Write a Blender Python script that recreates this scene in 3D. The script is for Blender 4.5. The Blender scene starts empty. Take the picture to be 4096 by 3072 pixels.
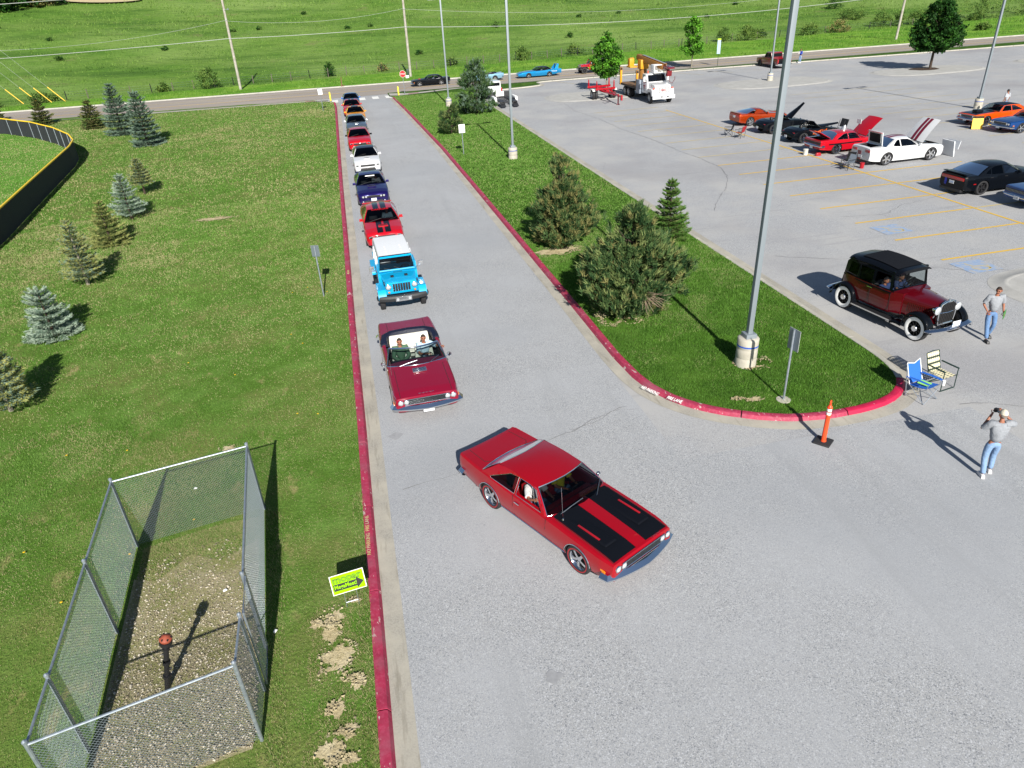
import bpy, bmesh, math, random
import numpy as np
from mathutils import Vector, Matrix
R = math.radians
random.seed(7); rng = np.random.default_rng(7)
scn = bpy.context.scene; COL = scn.collection

# ---------------------------------------------------------------- camera, sky, sun, exposure
cam = bpy.data.cameras.new('camera'); cam.sensor_width = 36; cam.lens = 36 * 2798 / 4096
cam.clip_start = .1; cam.clip_end = 3000
co = bpy.data.objects.new('camera', cam); COL.objects.link(co); scn.camera = co
pit, rol, hdg = R(29.284), R(-3.441), R(-11.1)
fw = Vector((0, math.cos(pit), -math.sin(pit))); rt0 = Vector((1, 0, 0)); up0 = rt0.cross(fw)
rt = rt0 * math.cos(rol) + up0 * math.sin(rol); up = up0 * math.cos(rol) - rt0 * math.sin(rol)
co.matrix_world = Matrix.Translation((0, 0, 10.62)) @ Matrix.Rotation(hdg, 4, 'Z') @ Matrix(
    ((rt.x, up.x, -fw.x), (rt.y, up.y, -fw.y), (rt.z, up.z, -fw.z))).to_4x4()
SUN_EL, SUN_AZ = R(32), R(-91)          # the sun stands behind the camera: shadows run along +Y
wd = bpy.data.worlds.new('World'); scn.world = wd; wd.use_nodes = True
wn = wd.node_tree.nodes; sky = wn.new('ShaderNodeTexSky'); sky.sky_type = 'NISHITA'; sky.sun_disc = False
sky.sun_elevation = SUN_EL; sky.sun_rotation = R(90) - SUN_AZ; sky.air_density = 1.0; sky.dust_density = .6; sky.ozone_density = 2
wd.node_tree.links.new(sky.outputs[0], wn['Background'].inputs[0]); wn['Background'].inputs[1].default_value = .055
sl = bpy.data.lights.new('sun', 'SUN'); sl.energy = 5; sl.angle = R(.5); sl.color = (1, .955, .88)
so = bpy.data.objects.new('sun', sl); COL.objects.link(so)
sd = Vector((math.cos(SUN_EL) * math.cos(SUN_AZ), math.cos(SUN_EL) * math.sin(SUN_AZ), math.sin(SUN_EL)))
so.rotation_euler = sd.to_track_quat('Z', 'Y').to_euler()
scn.view_settings.view_transform = 'Standard'; scn.view_settings.look = 'None'
scn.view_settings.gamma = 1; scn.view_settings.exposure = .7
scn.render.engine = 'CYCLES'; scn.cycles.max_bounces = 6; scn.cycles.transparent_max_bounces = 12

# ---------------------------------------------------------------- materials
MAT = {}
def lin(h):
    c = [int(h[i:i + 2], 16) / 255 for i in (0, 2, 4)]
    return tuple(x / 12.92 if x <= .04045 else ((x + .055) / 1.055) ** 2.4 for x in c)
def mat(name, col, rough=.5, metal=0., coat=0., spec=.5, var=None, bump=None, world=False, emit=0):
    """var=(scale, colour2, contrast) blotches; bump=(scale, strength)"""
    if name in MAT: return MAT[name]
    if isinstance(col, str): col = lin(col)
    m = bpy.data.materials.new(name); m.use_nodes = True; nt = m.node_tree; N = nt.nodes; b = N['Principled BSDF']
    b.inputs['Base Color'].default_value = (*col, 1); b.inputs['Roughness'].default_value = rough
    b.inputs['Metallic'].default_value = metal; b.inputs['Coat Weight'].default_value = coat
    b.inputs['Coat Roughness'].default_value = .02; b.inputs['Specular IOR Level'].default_value = spec
    if var or bump:
        if world: src = N.new('ShaderNodeNewGeometry').outputs['Position']
        else: src = N.new('ShaderNodeTexCoord').outputs['Object']
    if var:
        n = N.new('ShaderNodeTexNoise'); n.inputs['Scale'].default_value = var[0]; n.inputs['Detail'].default_value = 5
        nt.links.new(src, n.inputs['Vector'])
        r = N.new('ShaderNodeValToRGB'); c2 = lin(var[1]) if isinstance(var[1], str) else var[1]
        w = var[2] if len(var) > 2 else .2
        r.color_ramp.elements[0].position = .5 - w; r.color_ramp.elements[1].position = .5 + w
        r.color_ramp.elements[0].color = (*col, 1); r.color_ramp.elements[1].color = (*c2, 1)
        nt.links.new(n.outputs[0], r.inputs[0]); nt.links.new(r.outputs[0], b.inputs['Base Color'])
    if bump:
        n2 = N.new('ShaderNodeTexNoise'); n2.inputs['Scale'].default_value = bump[0]; n2.inputs['Detail'].default_value = 4
        nt.links.new(src, n2.inputs['Vector'])
        bp = N.new('ShaderNodeBump'); bp.inputs['Strength'].default_value = bump[1]; bp.inputs['Distance'].default_value = .02
        nt.links.new(n2.outputs[0], bp.inputs['Height']); nt.links.new(bp.outputs[0], b.inputs['Normal'])
    if emit:
        b.inputs['Emission Color'].default_value = (*col, 1); b.inputs['Emission Strength'].default_value = emit
    MAT[name] = m; return m
def layered(name, base, layers, rough=.9, bump=None, spec=.3):
    """world-position colour layers: (scale, colour, lo, hi, detail[, stretch]) mixed over the base one after another"""
    m = bpy.data.materials.new(name); m.use_nodes = True; nt = m.node_tree; N = nt.nodes; b = N['Principled BSDF']
    b.inputs['Roughness'].default_value = rough; b.inputs['Specular IOR Level'].default_value = spec
    pos = N.new('ShaderNodeNewGeometry').outputs['Position']
    rgb = N.new('ShaderNodeRGB'); rgb.outputs[0].default_value = (*(lin(base) if isinstance(base, str) else base), 1); cur = rgb.outputs[0]
    for i, L in enumerate(layers):
        sc, c, lo, hi, det = L[:5]; st = L[5] if len(L) > 5 else (1, 1, 1)
        mp = N.new('ShaderNodeMapping'); mp.inputs['Scale'].default_value = st; mp.inputs['Location'].default_value = (i * 7.3, i * 3.1, 0)
        nt.links.new(pos, mp.inputs[0])
        if det == 'v':
            t = N.new('ShaderNodeTexVoronoi'); t.inputs['Scale'].default_value = sc; o = t.outputs['Color']
            sp = N.new('ShaderNodeSeparateColor'); nt.links.new(mp.outputs[0], t.inputs['Vector']); nt.links.new(o, sp.inputs[0]); o = sp.outputs[0]
        else:
            t = N.new('ShaderNodeTexNoise'); t.inputs['Scale'].default_value = sc; t.inputs['Detail'].default_value = det
            t.inputs['Roughness'].default_value = .6; nt.links.new(mp.outputs[0], t.inputs['Vector']); o = t.outputs[0]
        mr = N.new('ShaderNodeMapRange'); mr.inputs[1].default_value = lo; mr.inputs[2].default_value = hi
        nt.links.new(o, mr.inputs[0])
        mx = N.new('ShaderNodeMix'); mx.data_type = 'RGBA'
        nt.links.new(mr.outputs[0], mx.inputs[0]); nt.links.new(cur, mx.inputs[6]); mx.inputs[7].default_value = (*(lin(c) if isinstance(c, str) else c), 1)
        cur = mx.outputs[2]
    nt.links.new(cur, b.inputs['Base Color'])
    if bump:
        prev = None
        for sc, s, dist in bump:
            n2 = N.new('ShaderNodeTexNoise'); n2.inputs['Scale'].default_value = sc; n2.inputs['Detail'].default_value = 3
            nt.links.new(pos, n2.inputs['Vector'])
            bp = N.new('ShaderNodeBump'); bp.inputs['Strength'].default_value = s; bp.inputs['Distance'].default_value = dist
            nt.links.new(n2.outputs[0], bp.inputs['Height'])
            if prev: nt.links.new(prev, bp.inputs['Normal'])
            prev = bp.outputs[0]
        nt.links.new(prev, b.inputs['Normal'])
    MAT[name] = m; return m
def glassmat(name, tint, refl=.5):
    m = bpy.data.materials.new(name); m.use_nodes = True; nt = m.node_tree; N = nt.nodes; N.clear()
    o = N.new('ShaderNodeOutputMaterial'); t = N.new('ShaderNodeBsdfTransparent'); t.inputs[0].default_value = (*tint, 1)
    g = N.new('ShaderNodeBsdfGlossy'); g.inputs['Roughness'].default_value = .02; g.inputs[0].default_value = (.9, .95, 1, 1)
    f = N.new('ShaderNodeFresnel'); f.inputs[0].default_value = 1.28; x = N.new('ShaderNodeMixShader')
    nt.links.new(f.outputs[0], x.inputs[0]); nt.links.new(t.outputs[0], x.inputs[1]); nt.links.new(g.outputs[0], x.inputs[2])
    nt.links.new(x.outputs[0], o.inputs[0]); MAT[name] = m; return m
def paint(name, col, metal=0., rough=.3, coat=1.):
    return mat(name, col, rough, metal, coat, .08)

# ---------------------------------------------------------------- mesh building
class MB:
    def __init__(s): s.v = []; s.f = []; s.m = []
    def add(s, vs, fs, m=0, M=None):
        o = len(s.v)
        for p in vs:
            p = Vector(p); s.v.append(tuple(M @ p) if M else tuple(p))
        for f in fs: s.f.append(tuple(i + o for i in f)); s.m.append(m)
        return s
    def box(s, c, d, m=0, M=None, tx=1., ty=1.):
        """box of size d at centre c; tx, ty taper the top"""
        x, y, z = d[0] / 2, d[1] / 2, d[2] / 2; vs = []
        for k, (a, b) in ((-1, (1, 1)), (1, (tx, ty))):
            for i, j in ((-1, -1), (1, -1), (1, 1), (-1, 1)): vs.append((c[0] + i * x * a, c[1] + j * y * b, c[2] + k * z))
        return s.add(vs, [(3, 2, 1, 0), (4, 5, 6, 7), (0, 1, 5, 4), (1, 2, 6, 5), (2, 3, 7, 6), (3, 0, 4, 7)], m, M)
    def tube(s, pts, r, n=8, m=0, M=None, cap=True, closed=False):
        pts = [Vector(p) for p in pts]; k = len(pts); rs = r if isinstance(r, (list, tuple)) else [r] * k
        ref = None; vs = []
        for i in range(k):
            if closed: t = pts[(i + 1) % k] - pts[i - 1]
            else: t = pts[min(i + 1, k - 1)] - pts[max(i - 1, 0)]
            t.normalize()
            if ref is None: ref = Vector((0, 0, 1)) if abs(t.z) < .9 else Vector((1, 0, 0))
            a = t.cross(ref)
            if a.length < 1e-4: a = t.cross(Vector((1, .3, .2)))
            a.normalize(); b = a.cross(t); ref = b.copy() if b.length else ref
            for j in range(n):
                q = 2 * math.pi * j / n; vs.append(pts[i] + (a * math.cos(q) + b * math.sin(q)) * rs[i])
        fs = []
        for i in range(k if closed else k - 1):
            for j in range(n):
                i2 = (i + 1) % k; fs.append((i * n + j, i2 * n + j, i2 * n + (j + 1) % n, i * n + (j + 1) % n))
        if cap and not closed: fs += [tuple(range(n)), tuple(range((k - 1) * n, k * n))[::-1]]
        return s.add(vs, [f[::-1] for f in fs], m, M)
    def lathe(s, prof, n=20, m=0, M=None):
        """profile of (radius, z) turned about Z; m may be a list per band"""
        k = len(prof); vs = [(r * math.cos(2 * math.pi * j / n), r * math.sin(2 * math.pi * j / n), z) for r, z in prof for j in range(n)]
        for i in range(k - 1):
            mm = m[i] if isinstance(m, (list, tuple)) else m
            o = [(i * n + j, i * n + (j + 1) % n, (i + 1) * n + (j + 1) % n, (i + 1) * n + j) for j in range(n)]
            if i == 0: s.add(vs, o, mm, M); base = len(s.v) - len(vs)
            else:
                for f in o: s.f.append(tuple(q + base for q in f)); s.m.append(mm)
        return s
    def grid(s, rows, m=0, M=None, flip=False):
        h, w = len(rows), len(rows[0]); vs = [p for r in rows for p in r]
        fs = [(i * w + j, i * w + j + 1, (i + 1) * w + j + 1, (i + 1) * w + j) for i in range(h - 1) for j in range(w - 1)]
        if flip: fs = [f[::-1] for f in fs]
        return s.add(vs, fs, m, M)
    def prism(s, poly, z0, z1, m=0, M=None):
        n = len(poly); vs = [(x, y, z0) for x, y in poly] + [(x, y, z1) for x, y in poly]
        return s.add(vs, [tuple(range(n))[::-1], tuple(range(n, 2 * n))] + [(i, (i + 1) % n, n + (i + 1) % n, n + i) for i in range(n)], m, M)
    def mesh(s, name, mats, smooth=35, bevel=0):
        me = bpy.data.meshes.new(name); me.from_pydata(s.v, [], s.f); me.update()
        for m in (mats if isinstance(mats, (list, tuple)) else [mats]): me.materials.append(MAT[m] if isinstance(m, str) else m)
        me.polygons.foreach_set('material_index', s.m)
        if bevel:
            bm = bmesh.new(); bm.from_mesh(me); bmesh.ops.remove_doubles(bm, verts=bm.verts, dist=1e-5)
            eds = [e for e in bm.edges if len(e.link_faces) == 2 and e.calc_face_angle(0) > R(30)]
            bmesh.ops.bevel(bm, geom=eds, offset=bevel, segments=2, affect='EDGES', profile=.6, clamp_overlap=True)
            bmesh.ops.recalc_face_normals(bm, faces=bm.faces); bm.to_mesh(me); bm.free()
        if smooth:
            me.polygons.foreach_set('use_smooth', [True] * len(me.polygons)); me.set_sharp_from_angle(angle=R(smooth))
        return me
    def build(s, name, mats, parent=None, loc=None, smooth=35, bevel=0):
        return link(name, s.mesh(name, mats, smooth, bevel), parent, loc)
def link(name, me, parent=None, loc=None, rz=None):
    o = bpy.data.objects.new(name, me); COL.objects.link(o)
    if parent: o.parent = parent
    if loc is not None: o.location = loc
    if rz is not None: o.rotation_euler = (0, 0, rz)
    return o
def npmesh(name, verts, faces, mats, midx=None, smooth=False):
    """fast mesh from arrays of equal-sided faces"""
    me = bpy.data.meshes.new(name); nv, nf, k = len(verts), len(faces), faces.shape[1]
    me.vertices.add(nv); me.vertices.foreach_set('co', np.asarray(verts, np.float32).ravel())
    me.loops.add(nf * k); me.loops.foreach_set('vertex_index', np.asarray(faces, np.int32).ravel())
    me.polygons.add(nf); me.polygons.foreach_set('loop_start', np.arange(0, nf * k, k, dtype=np.int32))
    for m in mats: me.materials.append(MAT[m])
    if midx is not None: me.polygons.foreach_set('material_index', np.asarray(midx, np.int32))
    if smooth: me.polygons.foreach_set('use_smooth', np.ones(nf, bool))
    me.update(calc_edges=True); return me
def thing(name, label, cat, loc=(0, 0, 0), rz=0, group=None, scale=1):
    o = bpy.data.objects.new(name, None); COL.objects.link(o); o.location = loc; o.rotation_euler = (0, 0, rz); o.scale = (scale,) * 3
    o.empty_display_size = .2; return tag(o, label, cat, group)
def tag(o, label=None, cat=None, group=None, kind=None):
    if label: o['label'] = label
    if cat: o['category'] = cat
    if group: o['group'] = group
    if kind: o['kind'] = kind
    return o
def copytree(o, parent=None):
    c = o.copy(); COL.objects.link(c); c.parent = parent
    for ch in list(o.children): copytree(ch, c)
    return c
def text(txt, size, m, name, parent, M, align='CENTER', depth=.002, bold=0, sx=1):
    cu = bpy.data.curves.new('t', 'FONT'); cu.body = txt; cu.size = size; cu.align_x = align; cu.align_y = 'CENTER'; cu.extrude = depth; cu.offset = bold; cu.resolution_u = 3
    o = bpy.data.objects.new('t', cu); COL.objects.link(o)
    me = bpy.data.meshes.new_from_object(o.evaluated_get(bpy.context.evaluated_depsgraph_get())); bpy.data.objects.remove(o); bpy.data.curves.remove(cu)
    me.transform(M @ Matrix.Diagonal((sx, 1, 1, 1))); me.materials.clear(); me.materials.append(MAT[m]); me.name = name
    return link(name, me, parent)
def frame(o, x, y):
    """matrix with origin o, X axis x and Y axis y"""
    x = Vector(x).normalized(); z = x.cross(Vector(y)).normalized(); y = z.cross(x)
    return Matrix.Translation(o) @ Matrix(((x.x, y.x, z.x), (x.y, y.y, z.y), (x.z, y.z, z.z))).to_4x4()
def inpoly(px, py, poly):
    r = np.zeros(len(px), bool); n = len(poly)
    for i in range(n):
        x1, y1 = poly[i]; x2, y2 = poly[(i + 1) % n]
        c = ((y1 > py) != (y2 > py)) & (px < (x2 - x1) * (py - y1) / (y2 - y1 + 1e-12) + x1); r ^= c
    return r
def resample(path, step):
    P = [np.array(p, float) for p in path]; out = [P[0]]; acc = 0
    d = [0]
    for a, b in zip(P, P[1:]): d.append(d[-1] + np.hypot(*(b - a)))
    n = max(2, int(d[-1] / step) + 1); t = np.linspace(0, d[-1], n)
    return np.stack([np.interp(t, d, [p[0] for p in P]), np.interp(t, d, [p[1] for p in P])], 1)
def offset(P, d):
    """shift a polyline to the right of its direction of travel"""
    P = np.asarray(P, float); T = np.gradient(P, axis=0); T /= np.hypot(T[:, 0], T[:, 1])[:, None]
    return P + np.stack([T[:, 1], -T[:, 0]], 1) * d

# plain materials used everywhere
mat('chrome', (.75, .77, .8), .08, 1); mat('steel', '9aa0a6', .35, 1, var=(9, '7d8388', .3)); mat('galv', '8f9aa6', .45, .7, var=(14, 'b4bcc4', .25))
mat('rubber', (.018, .018, .02), .75, bump=(60, .15)); mat('black', (.012, .012, .014), .5); mat('gloss_black', (.004, .005, .007), .07, spec=.3)
mat('dark', (.006, .006, .007), .9); mat('white', (.8, .8, .78), .5); mat('offwhite', (.62, .61, .56), .6); mat('red_lens', (.35, .008, .01), .15, coat=1)
mat('amber', (.75, .22, .01), .25); mat('lens', (.75, .78, .8), .1, .6); mat('rim_black', (.015, .015, .017), .3); mat('alu', (.62, .63, .65), .25, .9)
mat('plate', (.7, .72, .74), .4); mat('plateblue', (.1, .25, .6), .4); mat('red', '9c1420', .4); mat('skin', '9c6a52', .55, var=(30, '8a5540', .3)); mat('skin_pale', 'a9775f', .55)
mat('silver', (.4, .42, .44), .3, .6); mat('yellow', 'e0b31e', .5); mat('orange', 'e24a20', .45)
glassmat('glass', (.5, .56, .56)); glassmat('glass_dark', (.05, .055, .06)); glassmat('glass_mid', (.2, .22, .23))

# ---------------------------------------------------------------- the setting
layered('asphalt', 'a3a3a1', [(60, '888b90', .35, .65, 2), (65, 'b6b8bb', .72, .95, 'v'), (55, '6f7277', .82, .98, 'v'), (.3, 'a0a2a5', .4, .75, 5), (.12, '8f9296', .48, .8, 6), (.5, '8f9193', .56, .85, 6, (2.2, .12, 1)), (.9, '8b8d90', .64, .8, 5, (1.3, .06, 1)), (5, '7c7e80', .7, .76, 6)], .85, [(90, .25, .008)])
layered('asphalt_lot', 'a5a4a2', [(60, '888b90', .35, .65, 2), (65, 'b6b8bb', .72, .95, 'v'), (55, '6f7277', .82, .98, 'v'), (.25, 'a5a4a2', .45, .7, 5), (.1, '8b8a8c', .5, .75, 6), (.6, '8a8a8c', .6, .8, 6, (.2, 2.5, 1))], .85, [(90, .25, .008)])
layered('road_mat', '968d84', [(40, '827b74', .35, .7, 2), (.3, '9f968d', .45, .7, 5, (.15, 2, 1)), (.9, '827c76', .58, .75, 4, (.05, 3, 1))], .85)
layered('concrete', 'a3a097', [(30, '8d8a82', .4, .75, 3), (1.2, 'aeaaa0', .4, .7, 5), (.5, '8b877c', .55, .8, 6)], .85, [(50, .25, .01)])
layered('island_conc', 'a2a19d', [(30, '92918d', .4, .75, 3), (1.2, 'aaa9a5', .4, .7, 5), (.5, '94938e', .55, .8, 6)], .85)
layered('gutter_mat', '9d998f', [(30, '85827a', .4, .75, 3), (.9, 'a9a497', .4, .65, 5), (2.2, '7d786c', .56, .75, 6, (2.5, .3, 1))], .85, [(50, .25, .01)])
layered('kerb_red', '9c2c48', [(3, '862a40', .4, .7, 5), (14, 'a8475f', .45, .8, 4), (9, 'c0aaa6', .64, .67, 6, (1.6, .5, 1)), (4, 'b09a95', .655, .68, 6, (1, .4, 1)), (1.1, '8f5562', .5, .75, 5)], .6)
layered('kerb_red_fresh', 'b41f45', [(3, '9c1a3a', .4, .7, 5), (12, 'c9b4b0', .68, .7, 5)], .5)
layered('lawn_mat', '537428', [(18, '415d1f', .35, .65, 4), (.9, '62803a', .45, .7, 5), (.3, '6d7140', .48, .7, 6), (1.8, '8d8459', .6, .72, 6, (1, .5, 1)), (60, '4f6330', .5, .8, 2)], 1, [(14, .6, .05)], .1)
layered('island_mat', '38581a', [(18, '29440f', .35, .65, 4), (.9, '4a6a22', .45, .7, 5), (.5, '55702c', .55, .75, 6), (3, '7f7a4c', .68, .76, 6)], 1, [(14, .6, .05)], .1)
layered('infield_mat', '5d8a34', [(18, '4a7428', .35, .65, 4), (.5, '6b9840', .45, .7, 5), (.8, '55812f', .5, .7, 4, (.3, 2, 1))], 1, [(14, .6, .05)], .1)
layered('field_mat', '56782c', [(.35, '476a24', .4, .68, 6), (.06, '627c38', .42, .62, 6), (.02, '728a48', .45, .65, 4), (1.1, '33501e', .6, .72, 5), (.035, '405f23', .5, .68, 5, (1, 3, 1)), (.12, '6b7345', .6, .72, 6)], 1, [(.5, .8, .5), (3, .5, .15)], .1)
layered('verge_mat', '5c8a26', [(.6, '47731c', .4, .66, 6), (.15, '749834', .45, .65, 6), (3, '8a9a4e', .58, .72, 5)], 1, [(4, .6, .15)], .1)
layered('soil', 'b3a684', [(14, '988b69', .4, .7, 4), (3, 'bfb394', .45, .7, 5)], 1, [(30, .6, .03)], .1)
layered('line_yellow', 'cda639', [(9, 'bfa04c', .4, .7, 5), (14, 'a8a396', .6, .66, 6)], .8); layered('line_faint', 'b8a670', [(5, 'a8a18c', .45, .65, 6)], .85)
layered('line_white', 'd8d8d4', [(7, 'b8b8b6', .5, .7, 5)], .8); layered('hc_blue', '7f95b4', [(7, '95a0af', .42, .62, 6), (3, '9d9ea0', .5, .6, 6)], .8)
layered('mulch', '4a3a2c', [(15, '31261c', .4, .65, 4)], 1, [(20, .8, .04)]); mat('crackmat', (.16, .16, .165), .9); mat('stain', (.24, .245, .255), .8, var=(9, (.3, .305, .315), .2), world=True)

def sheet(name, poly, z, m, parent=None, kind='structure'):
    me = bpy.data.meshes.new(name); bm = bmesh.new(); vs = [bm.verts.new((x, y, z)) for x, y in poly]
    es = [bm.edges.new((vs[i], vs[(i + 1) % len(vs)])) for i in range(len(vs))]
    bmesh.ops.triangle_fill(bm, use_beauty=True, edges=es, use_dissolve=False)
    for f in bm.faces:
        if f.normal.z < 0: f.normal_flip()
    bm.to_mesh(me); bm.free(); me.materials.append(MAT[m]); o = link(name, me, parent)
    if kind and not parent: o['kind'] = kind
    return o
LAWN = .10
# kerb lines (the grass edge), in metres; the gutter lies to the right of the direction of travel
KL = [(-1.06, -6), (-1.08, 3), (-1.09, 7.1), (-1.09, 10.5), (-1.11, 13), (-1.12, 17.5), (-1.2, 25), (-1.25, 35.8), (-1.33, 47.7), (-1.38, 62), (-1.46, 88), (-1.6, 92.4), (-2.3, 93.6), (-3.6, 94)]
KI = [(3.5, 96.2), (4.9, 94.8), (5.7, 92.6), (6.25, 79), (6.6, 68), (6.94, 57.5), (7.12, 45), (7.28, 31.7), (7.34, 26.9), (7.38, 24), (7.4, 21.4), (7.42, 19.2), (7.52, 17.8), (7.68, 17.0), (7.95, 16.35),
      (8.35, 15.75), (8.94, 15.2), (9.8, 14.66), (10.48, 14.38), (11.0, 14.26), (11.58, 14.19), (12.41, 14.2), (13.1, 14.28), (13.75, 14.5), (14.18, 14.8), (14.5, 15.2), (14.72, 15.7), (14.83, 16.3), (14.88, 17), (14.88, 20.7), (14.87, 33), (14.86, 55), (14.85, 78), (14.85, 87), (15.3, 89.6), (16.6, 91), (20.6, 91.7), (22.8, 92.1), (24.0, 92.7), (24.4, 93.7),
      (24.2, 95), (24.6, 96.0), (26, 96.3), (37, 96.2), (55, 94.9), (75, 93.4), (96, 92.2), (190, 86.5)]
KI[0:2] = [(5.2, 94.3), (5.45, 93.6)]
def road_n(x): return 97.6 - .012 * x
def road_f(x): return 109.6 - .045 * x
lawn = sheet('lawn', [(-260, -60)] + [(x, y) for x, y in KL][:0] + [(-1.0, -60)] + KL + [(-12, road_n(-12)), (-60, road_n(-60) + 3), (-260, road_n(-60) + 25)], LAWN, 'lawn_mat')
isl = sheet('island_lawn', KI + [(190, road_n(190)), (24, road_n(24)), (5.2, road_n(5.2))], LAWN, 'island_mat')
lot = sheet('parking_lot', [(-1.2, -60), (260, -60), (260, 84), (190, 87), (96, 92.6), (24, 97), (5.2, 97.4), (-4, 97.6), (-4, 93.9), (-1.2, 92.5)], 0, 'asphalt_lot')
lane = sheet('driveway', [(-.6, -58), (15.4, -58), (15.4, 13.4), (6.9, 13.4), (6.7, 30), (6.3, 60), (5.2, 93), (-1.2, 93), (-.8, 62)], .004, 'asphalt')
rd = MB(); xs = np.linspace(-260, 300, 60)
bend = lambda x: max(0, -x - 60) * .12
rd.grid([[(x, road_f(x) + bend(x), .012) for x in xs], [(x, (road_f(x) + road_n(x)) / 2 + bend(x), .05) for x in xs], [(x, road_n(x) + bend(x) - .3, .012) for x in xs]])
road = rd.build('road', 'road_mat'); road['kind'] = 'structure'
for k, (o, w) in enumerate(((.36, .2), (.66, .2))):
    b = MB(); b.grid([[(x, road_n(x) + (road_f(x) - road_n(x)) * o + w + bend(x), .05) for x in xs], [(x, road_n(x) + (road_f(x) - road_n(x)) * o + bend(x), .05) for x in xs]], flip=False)
    b.build('centre_line', 'line_yellow' if k == 0 else 'line_faint', road)
b = MB()      # far kerb of the road
b.grid([[(x, road_f(x) + .5 + bend(x), .14) for x in xs], [(x, road_f(x) + .2 + bend(x), .14) for x in xs], [(x, road_f(x) + .12 + bend(x), .02) for x in xs], [(x, road_f(x) - .45 + bend(x), .024) for x in xs]])
b.build('road_kerb', 'concrete')['kind'] = 'structure'
b = MB(); xs2 = [x for x in xs if x > 26 or x < -12]
for seg in ([x for x in xs if x < -13], [x for x in xs if x > 7.5]):
    b.grid([[(x, road_n(x) - .3 + bend(x), .018) for x in seg], [(x, road_n(x) - .55 + bend(x), .13) for x in seg], [(x, road_n(x) - .75 + bend(x), .13) for x in seg]])
b.build('road_kerb', 'concrete')['kind'] = 'structure'
# the hillside pasture behind the road
def fence_y(x): return 122 + (x + 40) * .115 if x < 60 else 133.5 + (x - 60) * .14
def hill(x, y):
    d = y - (126 + .1 * x)
    if d < 0: return .1
    s = .115 - .00035 * max(-120, min(x, 180)); d2 = d * d / (d + 30)
    return .1 + s * d2 + .5 * math.sin(x * .05 + y * .03) * min(1, d / 60) + .35 * math.sin(y * .11 + x * .02) * min(1, d / 40)
gx = np.concatenate([np.linspace(-500, -120, 14)[:-1], np.linspace(-120, 200, 81), np.linspace(200, 800, 18)[1:]])
gy = np.concatenate([np.linspace(0, 1, 5)[:-1], 1 + np.cumsum(np.linspace(2, 14, 70)) / 28])
b = MB(); rows = []
for q in gy:
    r_ = []
    for x in gx:
        y0 = road_f(x) + .5 + bend(x); y = y0 + q * 14
        r_.append((x, y, hill(x, y) if q > 0 else .1))
    rows.append(r_)
b.grid(rows[::-1]); field = b.build('pasture', 'field_mat', smooth=180); field['kind'] = 'structure'
b = MB(); xx = np.linspace(-130, 260, 120)
b.grid([[(x, fence_y(x) - 2.2 + .8 * math.sin(x * .7) + bend(x), .108) for x in xx], [(x, road_f(x) + .55 + bend(x), .125) for x in xx]]); v = b.build('road_verge', 'verge_mat'); v['kind'] = 'structure'

# kerbs, cut into cast sections
def kerb(name, path, z, mats, red_upto=None, red_from=0, sec=3.05, first=0.):
    P = resample(path, .4); d = np.concatenate([[0], np.cumsum(np.hypot(*np.diff(P, axis=0).T))])
    prof = [(0, z - .02), (.0, z + .02), (.04, z + .035), (.15, z + .03), (.185, z + .015), (.24, .02)]
    offs = [offset(P, o) for o, _ in prof]; g0, g1 = offset(P, .24), offset(P, .62 if red_upto else .58)
    b = MB(); b.grid([[(*q, .02) for q in g0], [(*q, .009) for q in g1]]); gut = b.build(name, 'gutter_mat'); gut['kind'] = 'structure'
    i = 0; n = len(P); k = 0
    while i < n - 1:
        j = min(n - 1, i + int(sec / .4)); red = red_upto and red_from <= d[i] < red_upto
        b = MB(); idx = list(range(i, j + 1)); rows = []
        for (o, zz), Q in zip(prof, offs):
            row = [Vector((*Q[t], zz)) for t in idx]
            row[0] = row[0].lerp(row[1], .04); row[-1] = row[-1].lerp(row[-2], .04)
            rows.append(row)
        b.grid(rows); w = len(idx)
        for e in (0, w - 1): b.add([r[e] for r in rows] + [(rows[-1][e].x, rows[-1][e].y, -.05), (rows[0][e].x, rows[0][e].y, -.05)], [tuple(range(len(rows) + 2))])
        b.build('kerb_section', ('kerb_red_fresh' if red and red_upto - d[i] < 3.6 else 'kerb_red') if red else 'concrete', gut)
        i = j; k += 1
    return gut
def plen(P, q):
    d = 0
    for a, c in zip(P, P[1:]):
        d += math.hypot(c[0] - a[0], c[1] - a[1])
        if c == q: return d
kerb('kerb_left', KL, LAWN, 0, red_upto=plen(KL, (-1.46, 88)) + 4)
kerb('kerb_island', KI[2:], LAWN, 0, red_upto=plen(KI[2:], (13.75, 14.5)) + .1)
def oval(cx, cy, rx, ry, p=3.2, n=44): return [(cx + rx * math.copysign(abs(math.cos(t)) ** (2 / p), math.cos(t)), cy + ry * math.copysign(abs(math.sin(t)) ** (2 / p), math.sin(t))) for t in [-2 * math.pi * i / n for i in range(n)]]
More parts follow.
